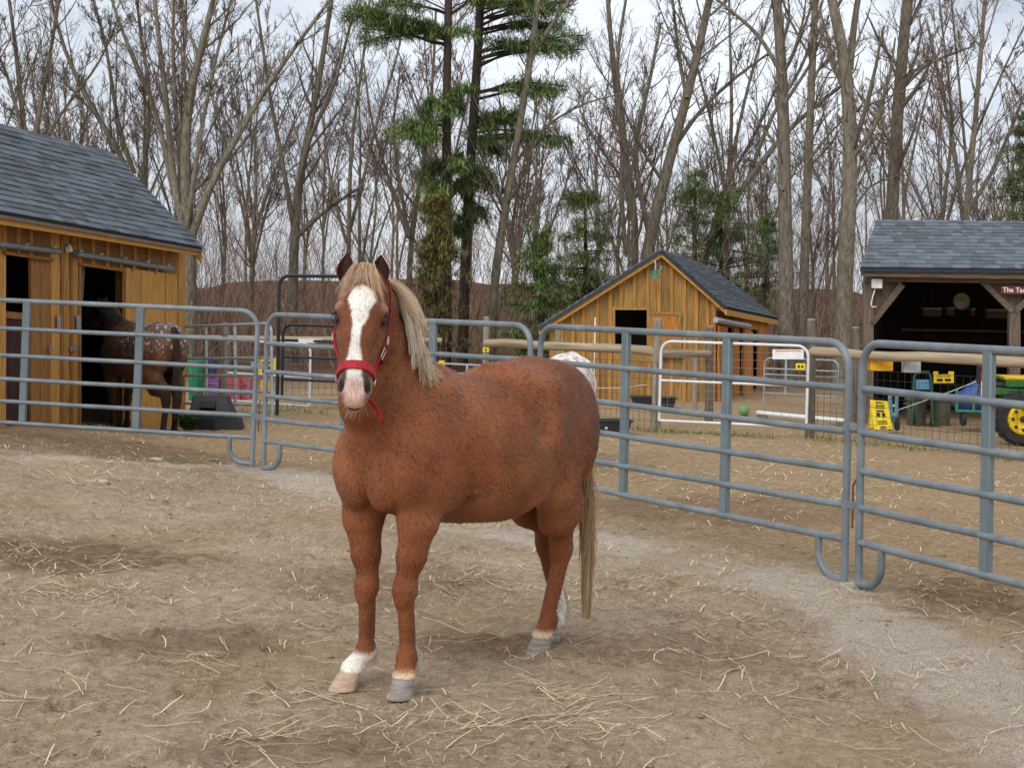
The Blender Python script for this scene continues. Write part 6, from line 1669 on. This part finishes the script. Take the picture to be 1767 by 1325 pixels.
tail_obj(d_h, 420, m_hair2, rng, 0.28, 0.055, 0.005); mane_obj(d_h, neck2, m_hair2, rng, 420, 1, 0.20, 0.005); ears_of(d_h, m_coat2, C(60, 42, 34)[:3])

p_h = Horse('horse', 'white speckled pony seen from behind beyond the chestnut rump', (0.66, 17.15), (0.10, 1.0), scale=0.83)
neck3 = [(np.array([-0.13, 0.0, 1.10]), (0.195, 0.265), (0, 1, 0)), (np.array([0.08, 0, 1.12]), (0.135, 0.21), (0, 1, 0)), (np.array([0.30, 0, 1.04]), (0.105, 0.165), (0, 1, 0)), (np.array([0.47, 0, 0.93]), (0.086, 0.13), (0, 1, 0)), (np.array([0.56, 0, 0.86]), (0.075, 0.10), (0, 1, 0))]
V, F = p_h.grow(0.018, neck3, (np.array([0.62, 0, 0.86]), np.array([0.35, 0.0, -0.94]), np.array([0, 1.0, 0])), std_legs((0.02, -0.03, 0.0, -0.05)), belly=1.0, hi=(1.2, 0.6, 1.6), smooth=2)
x, y, z = V.T; n3 = fbm(x * 26 + y * 23, z * 28 - y * 25, 61, 3)
c = np.zeros((len(V), 3)); c[:] = np.array(C(232, 222, 214)[:3]); c = mixc(c, np.array(C(152, 104, 92)[:3]), sstep(0.50, 0.62, n3) * 0.8); c = mixc(c, np.array(C(122, 86, 72)[:3]), sstep(0.8, 0.5, z) * 0.8)
p_h.put(V, F, c, m_coat3)
for key, ho, td in p_h.hooves: hoof_mesh('hoof', tuple(ho), td, m_hoof2, p_h.root)
tail_obj(p_h, 260, m_hair3, rng, 0.2, 0.05, 0.005); mane_obj(p_h, neck3, m_hair3, rng, 260, 1, 0.2, 0.005); ears_of(p_h, m_coat3, C(210, 196, 188)[:3])
# ------------------------------------------------------------------ things about the yard
up3 = Vector((0, 0, 1))
def col_mat(name, r, g, b, rough=0.55, k=1.0): return flat(name, C(r, g, b, k), rough=rough)
m_yel = col_mat('yellow_plastic', 236, 206, 40); m_blk = col_mat('black_plastic', 44, 44, 46, 0.5); m_whi = col_mat('white_plastic_sign', 232, 232, 230)
m_oliv = col_mat('olive_grey_bin', 92, 94, 78, 0.6); m_teal = col_mat('teal_enamel', 62, 128, 112, 0.45); m_blue = col_mat('blue_tarp', 58, 78, 140, 0.5); m_red = col_mat('red_lens', 190, 40, 48, 0.3)
m_grn = col_mat('tractor_green', 52, 104, 46, 0.35); m_tyre = col_mat('tyre_rubber', 48, 46, 44, 0.85); m_rim = col_mat('yellow_rim', 226, 188, 36, 0.4); m_amber = col_mat('amber_plastic', 240, 176, 40, 0.5)
m_lgrey = col_mat('pale_grey_plastic', 176, 184, 188); m_ink = col_mat('black_print', 30, 28, 26); m_clock = nmat('clock_face', C(124, 112, 96), C(164, 152, 132), 8, rough=0.7); m_brown = col_mat('sign_maroon', 116, 50, 46)
m_cream = col_mat('white_lettering', 240, 236, 228); m_card = col_mat('cardboard', 84, 72, 60, 0.8); m_teal_d = col_mat('dark_green_frame', 30, 66, 56)

def plate(name, label, cat, px0, py0, px1, py1, Y, mat, th=0.012, group=None, marks=(), lean=0.0, mk=None):
    """flat sign: photo rectangle at depth Y, with raised print"""
    a, b, c, d = at(px0, py1, Y), at(px1, py1, Y), at(px1, py0, Y), at(px0, py0, Y)
    t = thing(name, label, cat, (a + b) / 2, group)
    MB().prism([a, b, c, d], (0, th, 0)).build('board', mat, t, smooth=0, bevel=0.002)
    for (u0, v0, u1, v1) in marks:
        q = [a.lerp(b, u).lerp(d.lerp(c, u), v) + Vector((0, -0.003, 0)) for u, v in ((u0, v0), (u1, v0), (u1, v1), (u0, v1))]
        MB().prism(q, (0, 0.003, 0)).build('print', mk or m_ink, t, smooth=0)
    return t

# tack shed sign with its lettering
sg = TW
sa, sb, sc_, sd_ = (sg.wp(x, y, 0.14) for x, y in ((1727, 507), (1800, 508.5), (1800, 495), (1727, 493.5)))
sign = thing('shed_sign', 'maroon board sign reading The Tack Box on the tack shed', 'sign', sa)
MB().prism([sa, sb, sc_, sd_], TW.n * 0.02).build('board', m_brown, sign, smooth=0)
cu = bpy.data.curves.new('lettering', 'FONT'); cu.body = 'The Tack Box'; cu.size = 0.098; cu.extrude = 0.002; cu.offset = 0.0022; cu.align_x = 'CENTER'; cu.align_y = 'CENTER'
tmp = bpy.data.objects.new('tmp', cu); col.objects.link(tmp)
dg = bpy.context.evaluated_depsgraph_get(); lme = bpy.data.meshes.new_from_object(tmp.evaluated_get(dg)); bpy.data.objects.remove(tmp)
lme.materials.clear(); lme.materials.append(m_cream)
lo = link_mesh('lettering', lme, sign)
Mx = Matrix((TW.d, up3, TW.n)).transposed().to_4x4(); Mx.translation = (sa + sc_) / 2 + TW.n * 0.024 - sa; lo.matrix_basis = Mx

# floodlight box with cable, lantern on the left post
c = TW.wp(1513, 489.5, 0.16); t = thing('junction_box', 'white box with a dangling cable on the tack shed corner post', 'box', c)
MB().box(c, (0.15, 0.08, 0.14)).build('case', m_whi, t, bevel=0.008)
MB().tube([TW.wp(x, y, 0.15) for x, y in ((1510, 499), (1506, 512), (1503, 525), (1505, 530), (1512, 529))], 0.008, 6).build('cable', m_cream, t)
c = TW.wp(1517, 540, -0.1); t = thing('wall_lantern', 'small jar lantern inside the tack shed corner', 'lamp', c)
MB().lathe([(0.02, 0.06), (0.055, 0.055), (0.06, 0.0), (0.045, -0.05), (0.02, -0.055)], c, 12).build('jar', m_lgrey, t); MB().tube([c + up3 * 0.06, c + up3 * 0.1 + Vector((0.02, 0, 0)), c + up3 * 0.13], 0.006, 6).build('hook', m_iron, t)
# clock and boxes inside
def inside(px, py, dy): return at(px, py, TY + dy)
c = inside(1659, 520, 1.6); t = thing('wall_clock', 'round wooden wall clock in the dark tack shed', 'clock', c)
rx = Matrix.Rotation(R(90), 3, 'X')
MB().lathe([(0.001, 0.0), (0.118, 0.0), (0.122, 0.012), (0.128, 0.012), (0.128, -0.02)], c, 32, rx).build('face', m_clock, t)
MB().bar(c + Vector((0, -0.016, 0)), c + Vector((0.05, -0.016, 0.03)), 0.008, 0.004).build('hand', m_ink, t); MB().bar(c + Vector((0, -0.018, 0)), c + Vector((-0.02, -0.018, 0.08)), 0.006, 0.004).build('hand', m_ink, t)
MB().lathe([(0.132, -0.03), (0.142, 0.0), (0.132, 0.022), (0.124, 0.02)], c, 32, rx, cap=False).build('rim', m_card, t)
for i, (px, py, w, h, lab) in enumerate(((1606, 538, 32, 15, 'long cardboard box on the tack shed shelf left of the clock'), (1638, 537, 13, 14, 'small box on the tack shed shelf under the clock'), (1676, 538, 7, 13, 'little jar-like tin right of the clock'), (1717, 541, 34, 16, 'wide box on the tack shed shelf near the centre post'))):
    y = TY + 2.6; a, b = at(px - w / 2, py + h / 2, y), at(px + w / 2, py - h / 2, y); c = (a + b) / 2
    t = thing('storage_box', lab, 'box', (c.x, c.y, a.z)); MB().box(c, (b.x - a.x, 0.22, b.z - a.z)).build('carton', m_card, t, bevel=0.004); MB().box(c + Vector((0, -0.002, (b.z - a.z) * 0.36)), (b.x - a.x + 0.012, 0.23, (b.z - a.z) * 0.22)).build('lid', m_clock, t, bevel=0.003)

# signs and buckets hung on the log rail fence
plate('hanging_feeder', 'amber yellow plastic trough hung on the rail fence by the tack shed', 'feeder', 1503, 620, 1541, 640, 20.0, m_amber, 0.18, marks=((0.24, 0.06, 0.26, 0.94), (0.49, 0.06, 0.51, 0.94), (0.74, 0.06, 0.76, 0.94)), mk=m_rim)
plate('hanging_feeder', 'pale grey plastic trough hung on the rail fence by the tack shed', 'feeder', 1561, 622, 1589, 643, 19.7, m_lgrey, 0.16, marks=((0.32, 0.06, 0.34, 0.94), (0.64, 0.06, 0.66, 0.94)), mk=m_galv)
t = plate('warning_sign', 'bright yellow warning plate with two horns hanging on the wire', 'sign', 1611, 646, 1646, 661, 19.5, m_yel, 0.012, marks=((0.12, 0.75, 0.85, 0.82), (0.15, 0.2, 0.45, 0.5), (0.55, 0.2, 0.85, 0.5)))
for x0, x1 in ((1611, 1619), (1637, 1646)):
    a, b, c, d = at(x0, 646, 19.5), at(x1, 646, 19.5), at(x1, 641, 19.5), at(x0, 641, 19.5); MB().prism([a, b, c, d], (0, 0.012, 0)).build('horn', m_yel, t, smooth=0)
# folding wet-floor sign
a, b, c, d = at(1509, 741, 20.35), at(1540, 740, 20.2), at(1531, 692, 20.55), at(1502, 690, 20.7)
t = thing('floor_sign', 'yellow folding caution floor sign leaning on the wire by the tack shed', 'sign', (a + b) / 2)
nrm = (b - a).cross(d - a).normalized(); nrm = nrm if nrm.y < 0 else -nrm
MB().prism([a, a.lerp(b, .28), a.lerp(b, .34).lerp(d.lerp(c, .34), .1), a.lerp(b, .66).lerp(d.lerp(c, .66), .1), a.lerp(b, .72), b, c, d], nrm * -0.02).build('panel', m_yel, t, smooth=0)
off = Vector((0, 0.34, 0)); MB().prism([a + off, b + off, c + off * 0.08, d + off * 0.08], nrm * -0.02).build('rear_panel', m_yel, t, smooth=0)
for (u0, v0, u1, v1) in ((0.32, 0.90, 0.68, 0.94), (0.28, 0.79, 0.76, 0.83), (0.22, 0.72, 0.80, 0.735), (0.30, 0.60, 0.70, 0.65), (0.26, 0.42, 0.44, 0.56), (0.56, 0.42, 0.74, 0.56), (0.24, 0.24, 0.78, 0.28), (0.22, 0.17, 0.80, 0.20)):
    q = [a.lerp(b, u).lerp(d.lerp(c, u), v) + nrm * 0.002 for u, v in ((u0, v0), (u1, v0), (u1, v1), (u0, v1))]; MB().prism(q, nrm * 0.003).build('print', m_ink, t, smooth=0)
# sign plates on the gates
plate('gate_sign', 'white sign plate wired to the white mesh gate', 'sign', 1333, 603, 1387, 620, 20.5, m_whi, 0.008, marks=((0.1, 0.82, 0.9, 0.9),), mk=col_mat('orange_print', 214, 110, 60))
plate('warning_plate', 'small yellow electric-fence warning plate on the white gate', 'sign', 1373, 627, 1390, 638, 20.45, m_yel, 0.006, marks=((0.2, 0.3, 0.42, 0.7), (0.55, 0.35, 0.8, 0.65)))
plate('warning_plate', 'small yellow electric-fence plate under the log rail end beyond the chestnut back', 'sign', 833, 600, 844, 607, 23.9, m_yel, 0.006, marks=((0.35, 0.25, 0.65, 0.75),))
plate('warning_plate', 'small yellow fence clip plate just above the chestnut withers', 'sign', 757, 622, 767, 632, 26.5, m_yel, 0.02, marks=((0.3, 0.3, 0.7, 0.42),))
plate('gate_sign', 'white sign plate on the black walk-through gate', 'sign', 515, 585, 556, 592, 23.0, m_whi, 0.008)
plate('yellow_sign', 'yellow and black hazard sign on the fence behind the panel joint', 'sign', 442, 618, 477, 650, 26.9, m_yel, 0.01, marks=((0.3, 0.2, 0.42, 0.55), (0.52, 0.2, 0.72, 0.55), (0.3, 0.7, 0.7, 0.8)))
plate('yellow_sign', 'smaller orange-yellow sign low on the fence behind the panel joint', 'sign', 449, 656, 465, 680, 26.8, m_amber, 0.01)

# lidded bins inside the tack shed
def bin_(label, px, base, Y, w, h, mat, name='waste_bin', group='olive bins in the tack shed'):
    p = at(px, base, Y); x = p.x; z = float(gz(x, Y)); t = thing(name, label, 'bin', (x, Y, z), group); r = w * Y / FOC / 2; H = h * Y / FOC
    MB().lathe([(r * 0.8, 0), (r * 0.84, 0.01), (r * 0.97, H * 0.93), (r * 1.06, H * 0.94), (r * 1.06, H * 0.99)], (x, Y, z), 20).build('body', mat, t)
    MB().lathe([(r * 1.1, H * 0.97), (r * 1.1, H * 1.02), (r * 0.6, H * 1.1), (0.01, H * 1.12)], (x, Y, z), 20).build('lid', mat, t)
    for s in (-1, 1): MB().tube([(x + s * r * 0.98, Y - 0.04, z + H * 0.82), (x + s * r * 1.16, Y - 0.04, z + H * 0.80), (x + s * r * 1.16, Y + 0.04, z + H * 0.80), (x + s * r * 0.98, Y + 0.04, z + H * 0.82)], 0.01, 6).build('handle', mat, t)
    return t
bin_('olive grey round bin beside the teal chair in the tack shed', 1581, 733, 23.5, 37, 46, m_oliv)
bin_('olive grey round bin beside the teal cart in the tack shed', 1624, 733, 23.4, 34, 46, m_oliv)
bin_('green round bin behind the dark horse tail in the back yard', 338, 700, 28.2, 30, 66, col_mat('green_bin', 40, 128, 92), group='coloured tubs in the back yard')
def crate(label, x0, y0, x1, y1, Y, mat, name='crate', group='coloured tubs in the back yard'):
    a, b = at(x0, y1, Y), at(x1, y0, Y); t = thing(name, label, 'crate', ((a.x + b.x) / 2, Y, a.z), group); w, h = b.x - a.x, b.z - a.z; c = (a + b) / 2; D = 0.32
    MB().box((c.x, Y, a.z + 0.012), (w, D, 0.024)).build('floor', mat, t)
    for s in (-1, 1):
        for k in range(3): MB().box((c.x, Y + s * D / 2, a.z + h * (0.2 + 0.32 * k)), (w, 0.015, h * 0.24)).build('slat', mat, t)
        for k in range(3): MB().box((c.x + s * w / 2, Y, a.z + h * (0.2 + 0.32 * k)), (0.015, D, h * 0.24)).build('slat', mat, t)
    for sx in (-1, 1):
        for sy in (-1, 1): MB().box((c.x + sx * w / 2, Y + sy * D / 2, c.z), (0.03, 0.03, h)).build('corner_post', mat, t)
    return t
gy = lambda Y: at(883, 0, 1).z
crate('purple slatted crate in the back yard beside the green bin', 358, 650, 378, 690, 28.4, col_mat('purple_plastic', 132, 86, 146))
crate('pink-red slatted crate in the back yard behind the panels', 392, 650, 416, 690, 28.6, col_mat('pink_plastic', 198, 74, 96))
crate('rose slatted crate right of the pink-red crate', 420, 652, 432, 690, 28.7, col_mat('rose_plastic', 186, 104, 120))
crate('dark blue slatted crate stacked on the purple crate', 358, 618, 370, 648, 28.4, col_mat('navy_plastic', 54, 70, 120))

# black two-step mounting block by the stable corner
p0 = at(371, 737, 20.9); x0, Yb = p0.x, 20.9; z0 = float(gz(x0, Yb))
t = thing('mounting_block', 'black plastic two-step mounting block beside the stable', 'step', (x0, Yb, z0))
MB().add([(x0 - .34, Yb - .24, z0), (x0 + .33, Yb - .24, z0), (x0 + .33, Yb + .26, z0), (x0 - .34, Yb + .26, z0), (x0 - .29, Yb - .02, z0 + .43), (x0 + .14, Yb - .02, z0 + .43), (x0 + .14, Yb + .22, z0 + .43), (x0 - .29, Yb + .22, z0 + .43)], [(0, 1, 5, 4), (1, 2, 6, 5), (2, 3, 7, 6), (3, 0, 4, 7), (4, 5, 6, 7), (3, 2, 1, 0)]).build('body', m_blk, t, smooth=0, bevel=0.012)
MB().add([(x0 - .36, Yb - .30, z0), (x0 + .40, Yb - .30, z0), (x0 + .40, Yb - .02, z0), (x0 - .36, Yb - .02, z0), (x0 - .33, Yb - .27, z0 + .21), (x0 + .34, Yb - .27, z0 + .21), (x0 + .34, Yb - .04, z0 + .21), (x0 - .33, Yb - .04, z0 + .21)], [(0, 1, 5, 4), (1, 2, 6, 5), (2, 3, 7, 6), (3, 0, 4, 7), (4, 5, 6, 7), (3, 2, 1, 0)]).build('step', m_blk, t, smooth=0, bevel=0.012)
MB().box((x0 - 0.06, Yb - 0.29, z0 + 0.09), (0.2, 0.03, 0.12)).build('dark_recess_box', m_ink, t)  # solid dark boxes, their colour standing in for the shade of recesses
MB().box((x0 - 0.08, Yb - 0.11, z0 + 0.31), (0.2, 0.06, 0.09), Matrix.Rotation(R(-28), 3, 'X')).build('dark_recess_box', m_ink, t)
# leafy weed by the block
q = np.random.default_rng(9); n = 160; c = at(322, 738, 20.6); zc = float(gz(c.x, 20.6))
a = q.uniform(0, 6.28, n); rr = q.uniform(0.05, 0.2, n); hh = q.uniform(0.05, 0.22, n)
P = np.stack([np.stack([c.x + np.cos(a) * rr * k, 20.6 + np.sin(a) * rr * k, zc + hh * math.sin(k * 1.8)], -1) for k in (0.1, 0.5, 0.8, 1.0)], 1)
tw = thing('weed', 'dark green leafy weed at the stable corner', 'plant', (c.x, 20.6, zc))
lw = hair_obj('leaves', P - np.array(tw.location), np.array([0.004, 0.022, 0.020, 0.003])[None], hair_mat('weed_leaf', C(44, 70, 36), C(92, 120, 62)), tw, q, sides=2)
MB().tube([(c.x, 20.6, zc - 0.02), (c.x, 20.6, zc + 0.1)], 0.01, 6).build('stem', m_grass, tw)

# rubber tubs
def tub(label, px0, px1, base, Y, h, D=0.4):
    a, b = at(px0, base, Y), at(px1, base, Y); cx = (a.x + b.x) / 2; w = b.x - a.x; z = float(gz(cx, Y)); H = h * Y / FOC; t = thing('feed_tub', label, 'tub', (cx, Y, z), 'black feed tubs')
    q = lambda s, zz: [(cx - w / 2 * s, Y - D / 2 * s, z + zz), (cx + w / 2 * s, Y - D / 2 * s, z + zz), (cx + w / 2 * s, Y + D / 2 * s, z + zz), (cx - w / 2 * s, Y + D / 2 * s, z + zz)]
    v = q(0.84, 0) + q(0.97, H * 0.92) + q(1.06, H * 0.92) + q(1.06, H) + q(0.94, H) + q(0.80, 0.03)
    f = [(3, 2, 1, 0), (20, 21, 22, 23)] + [(i * 4 + k, i * 4 + (k + 1) % 4, i * 4 + 4 + (k + 1) % 4, i * 4 + 4 + k) for i in range(5) for k in range(4)]
    MB().add(v, f).build('body', m_blk, t, smooth=0, bevel=0.006)
    MB().lathe([(0.02, 0), (0.02, 0.012), (0.005, 0.014)], (cx, Y - D / 2 * 0.92, z + H * 0.5), 10, Matrix.Rotation(R(90), 3, 'X')).build('plug', m_lgrey, t)
tub('black rubber feed tub behind the chestnut rump', 1000, 1089, 748, 20.9, 26)
tub('long black feed trough in front of the shed wall', 1088, 1166, 706, 26.3, 20)
# green ball in the goat yard
c = at(1284, 703, 24.8); zb = float(gz(c.x, 24.8)); t = thing('play_ball', 'green rubber ball with a knob by the shed door', 'ball', (c.x, 24.8, zb))
MB().lathe([(0.082 * math.sin(math.pi * i / 12) + 1e-4, 0.082 - 0.082 * math.cos(math.pi * i / 12)) for i in range(13)], (c.x, 24.8, zb), 20).build('sphere', col_mat('green_rubber', 116, 158, 92), t, smooth=180)
MB().tube([(c.x, 24.8, zb + 0.155), (c.x + 0.01, 24.8, zb + 0.19)], 0.012, 8).build('knob', col_mat('green_rubber_knob', 100, 140, 80), t)
# fence stake with rope
a, b = at(1027, 548, 23.0), at(1025, 672, 23.0); t = thing('fence_stake', 'thin pale fence stake with a rope to the gate post', 'stake', (b.x, b.y, 0))
MB().tube([(a.x, 23.0, a.z), (b.x, 23.0, 0.0)], 0.010, 6).build('shaft', m_cream, t); p = at(1115, 664, 21.8)
MB().tube([b + up3 * 0.02, b.lerp(p, 0.5) + up3 * -0.01, p], 0.006, 5).build('rope', m_cream, t)

# teal chair, hose pipe stand and cart in the tack shed front
def tubes(t, name, mat, r, *lines):
    for ln in lines: MB().tube(ln, r, 8).build(name, mat, t)
Y = 22.9; W_ = lambda px, py, dy=0: at(px, py, Y + dy)
t = thing('folding_chair', 'folded dark green chair leaning inside the tack shed', 'chair', W_(1590, 732))
tubes(t, 'leg', m_teal_d, 0.022, [W_(1573, 733), W_(1578, 650, .2), W_(1582, 643, .2), W_(1602, 642, .2), W_(1606, 650, .2), W_(1610, 733)], [W_(1578, 733, .5), W_(1572, 690, .2)], [W_(1606, 733, .5), W_(1612, 690, .2)])
MB().prism([W_(1576, 690, .1), W_(1607, 690, .1), W_(1605, 678, .35), W_(1578, 678, .35)], up3 * 0.03).build('seat', m_teal_d, t, smooth=0); MB().prism([W_(1580, 672, .17), W_(1604, 672, .17), W_(1603, 655, .2), W_(1581, 655, .2)], (0, 0.03, 0)).build('backrest', col_mat('faded_blue', 84, 130, 160), t, smooth=0)
t = thing('hand_truck', 'blue-grey hand truck standing behind the yellow floor sign', 'cart', at(1541, 738, 21.9)); Y = 21.9
tubes(t, 'rail', col_mat('blue_grey_paint', 110, 146, 158), 0.03, [W_(1538, 728), W_(1536, 684), W_(1540, 680), W_(1544, 680), W_(1547, 684), W_(1546, 728)])
tubes(t, 'crossbar', m_lgrey, 0.018, [W_(1537, 700), W_(1546, 700)], [W_(1538, 715), W_(1546, 715)])
for s in (1535, 1548): MB().lathe([(0.05, -0.02), (0.09, -0.02), (0.09, 0.02), (0.05, 0.02)], W_(s, 731, -0.05), 16, Matrix.Rotation(R(90), 3, 'Y')).build('wheel', m_tyre, t)
Y = 22.3; t = thing('garden_cart', 'teal framed cart piled with a blue tarp beside the tractor', 'cart', W_(1680, 732))
tubes(t, 'frame', m_teal, 0.022, [W_(1651, 709), W_(1708, 711)], [W_(1651, 690), W_(1708, 692)], [W_(1651, 709), W_(1651, 672)], [W_(1708, 711), W_(1708, 676)], [W_(1680, 710), W_(1680, 691)], [W_(1651, 709), W_(1651, 709, .5)], [W_(1651, 690), W_(1651, 690, .5)], [W_(1651, 690, .5), W_(1708, 692, .5)])
MB().prism([W_(1652, 709), W_(1707, 710), W_(1707, 710, .5), W_(1652, 709, .5)], up3 * 0.015).build('deck', m_teal, t, smooth=0)
for s in (1662, 1700): 
    w = MB().lathe([(0.03, -0.03), (0.085, -0.03), (0.095, 0), (0.085, 0.03), (0.03, 0.03)], W_(s, 723, 0.05), 18, Matrix.Rotation(R(90), 3, 'Y')).build('wheel', m_tyre, t)
q = random.Random(5); mb = MB(); mb.lathe([(0.01, 0), (0.26, 0.0), (0.30, 0.10), (0.22, 0.28), (0.12, 0.36), (0.01, 0.38)], (0, 0, 0), 16); cc = W_(1676, 707, .25)
mb.v = [(cc.x + x * (1 + 0.22 * math.sin(5 * x + 9 * z + 3 * y)), cc.y + y * 0.7, cc.z + z * (1 + 0.3 * math.sin(8 * x))) for x, y, z in mb.v]
o = mb.build('tarp_bundle', m_blue, smooth=180); tag(o, 'crumpled blue tarp bundle lying in the teal cart', 'tarp')
# long thin pole leaning across
t = thing('leaning_pole', 'thin grey pole leaning across the cart and bins', 'pole', at(1548, 708, 21.6)); MB().tube([at(1548, 708, 21.6), at(1640, 676, 21.7), at(1700, 652, 21.8)], 0.009, 6).build('shaft', m_galv, t); MB().tube([at(1700, 652, 21.8), at(1706, 649, 21.8)], 0.016, 6).build('grip', m_blk, t)
# green and yellow yard tractor, seen from the side
Y = 20.3; cxw = at(1762, 742, Y)
t = thing('yard_tractor', 'green and yellow yard tractor with yellow wheels parked at the tack shed', 'tractor', (cxw.x, Y, 0))
def wheel(c, R0, wd):
    ry = Matrix.Rotation(R(90), 3, 'X')
    w = MB().lathe([(R0 * .66, -wd), (R0 * .9, -wd), (R0, -wd * .6), (R0, wd * .6), (R0 * .9, wd), (R0 * .66, wd)], c, 32, ry, cap=False).build('wheel', m_tyre, t)
    MB().lathe([(0.02, -0.01), (R0 * .25, -0.01), (R0 * .5, 0.03), (R0 * .58, 0.02), (R0 * .64, -wd * 0.1 - .05), (R0 * .68, -wd * 0.1 - .05)][::1], c + Vector((0, -wd * 0.7, 0)), 32, ry, cap=False).build('rim', m_rim, w)
    MB().lathe([(0.0, 0.045), (0.035, 0.04), (0.04, 0.0)], c + Vector((0, -wd * 0.7, 0)), 14, ry).build('hub', m_blk, w)
    for k in range(8):
        a = k * math.pi / 4; MB().lathe([(0.001, 0.034), (0.020, 0.034), (0.020, 0.0)], c + Vector((math.cos(a) * R0 * .40, -wd * 0.7 - 0.004, math.sin(a) * R0 * .40)), 8, ry).build('hole_disc', m_ink, w)  # raised black disc, its colour standing in for the dark of a hole
    mb = MB()
    for k in range(22):
        a = k * 2 * math.pi / 22; o = Vector((math.cos(a), 0, math.sin(a))); MB().bar(c + o * R0 * 1.0 + Vector((0, -wd * .8, 0)), c + o * R0 * 1.0 + Vector((0.04 * math.sin(a), wd * .8, 0.04)), 0.03, 0.03, o).build('lug', m_tyre, w)
wc = Vector((cxw.x, Y, 0.335)); wheel(wc, 0.33, 0.10); wheel(wc + Vector((1.25, 0.05, -0.06)), 0.26, 0.08)
x = cxw.x
MB().prism([(x - .42, Y + .05, .62), (x + .30, Y + .05, .62), (x + .34, Y + .05, .70), (x - .38, Y + .05, .72)], (0, 0.5, 0)).build('fender', m_grn, t, smooth=0, bevel=0.015)
MB().box((x + 0.55, Y + .3, .84), (1.5, .5, .045)).build('stripe', m_rim, t, bevel=0.006); MB().box((x + .55, Y + .3, .77), (1.46, .52, .09)).build('side_panel', m_grn, t, bevel=0.01)
MB().box((x + 0.55, Y + .3, .62), (1.4, .42, .2)).build('chassis', m_blk, t, bevel=0.02); MB().box((x + 0.9, Y + .3, .92), (0.9, .46, .12)).build('hood', m_blk, t, bevel=0.03)
MB().box((x - 0.36, Y + .32, .86), (.14, .4, .26)).build('seat_back', m_blk, t, bevel=0.03); MB().box((x - .18, Y + .32, .745), (.36, .4, .06)).build('seat', m_blk, t, bevel=0.02)
MB().tube([(x - .47, Y + .02, .60), (x - .47, Y + .02, .80)], 0.035, 10).build('light_post', m_cream, t); MB().tube([(x - .47, Y + .02, .80), (x - .47, Y + .02, .91)], 0.042, 10).build('tail_light', m_red, t)
MB().tube([(x + .25, Y + .3, .95), (x + .12, Y + .3, 1.08)], 0.02, 8).build('steering_column', m_blk, t); MB().tube([Vector((x + .1, Y + .3, 1.1)) + Vector((math.cos(a) * .07, math.sin(a) * .16, math.cos(a) * .1)) for a in np.linspace(0, 6.28, 17)], 0.014, 6, cap=False).build('steering_wheel', m_blk, t)
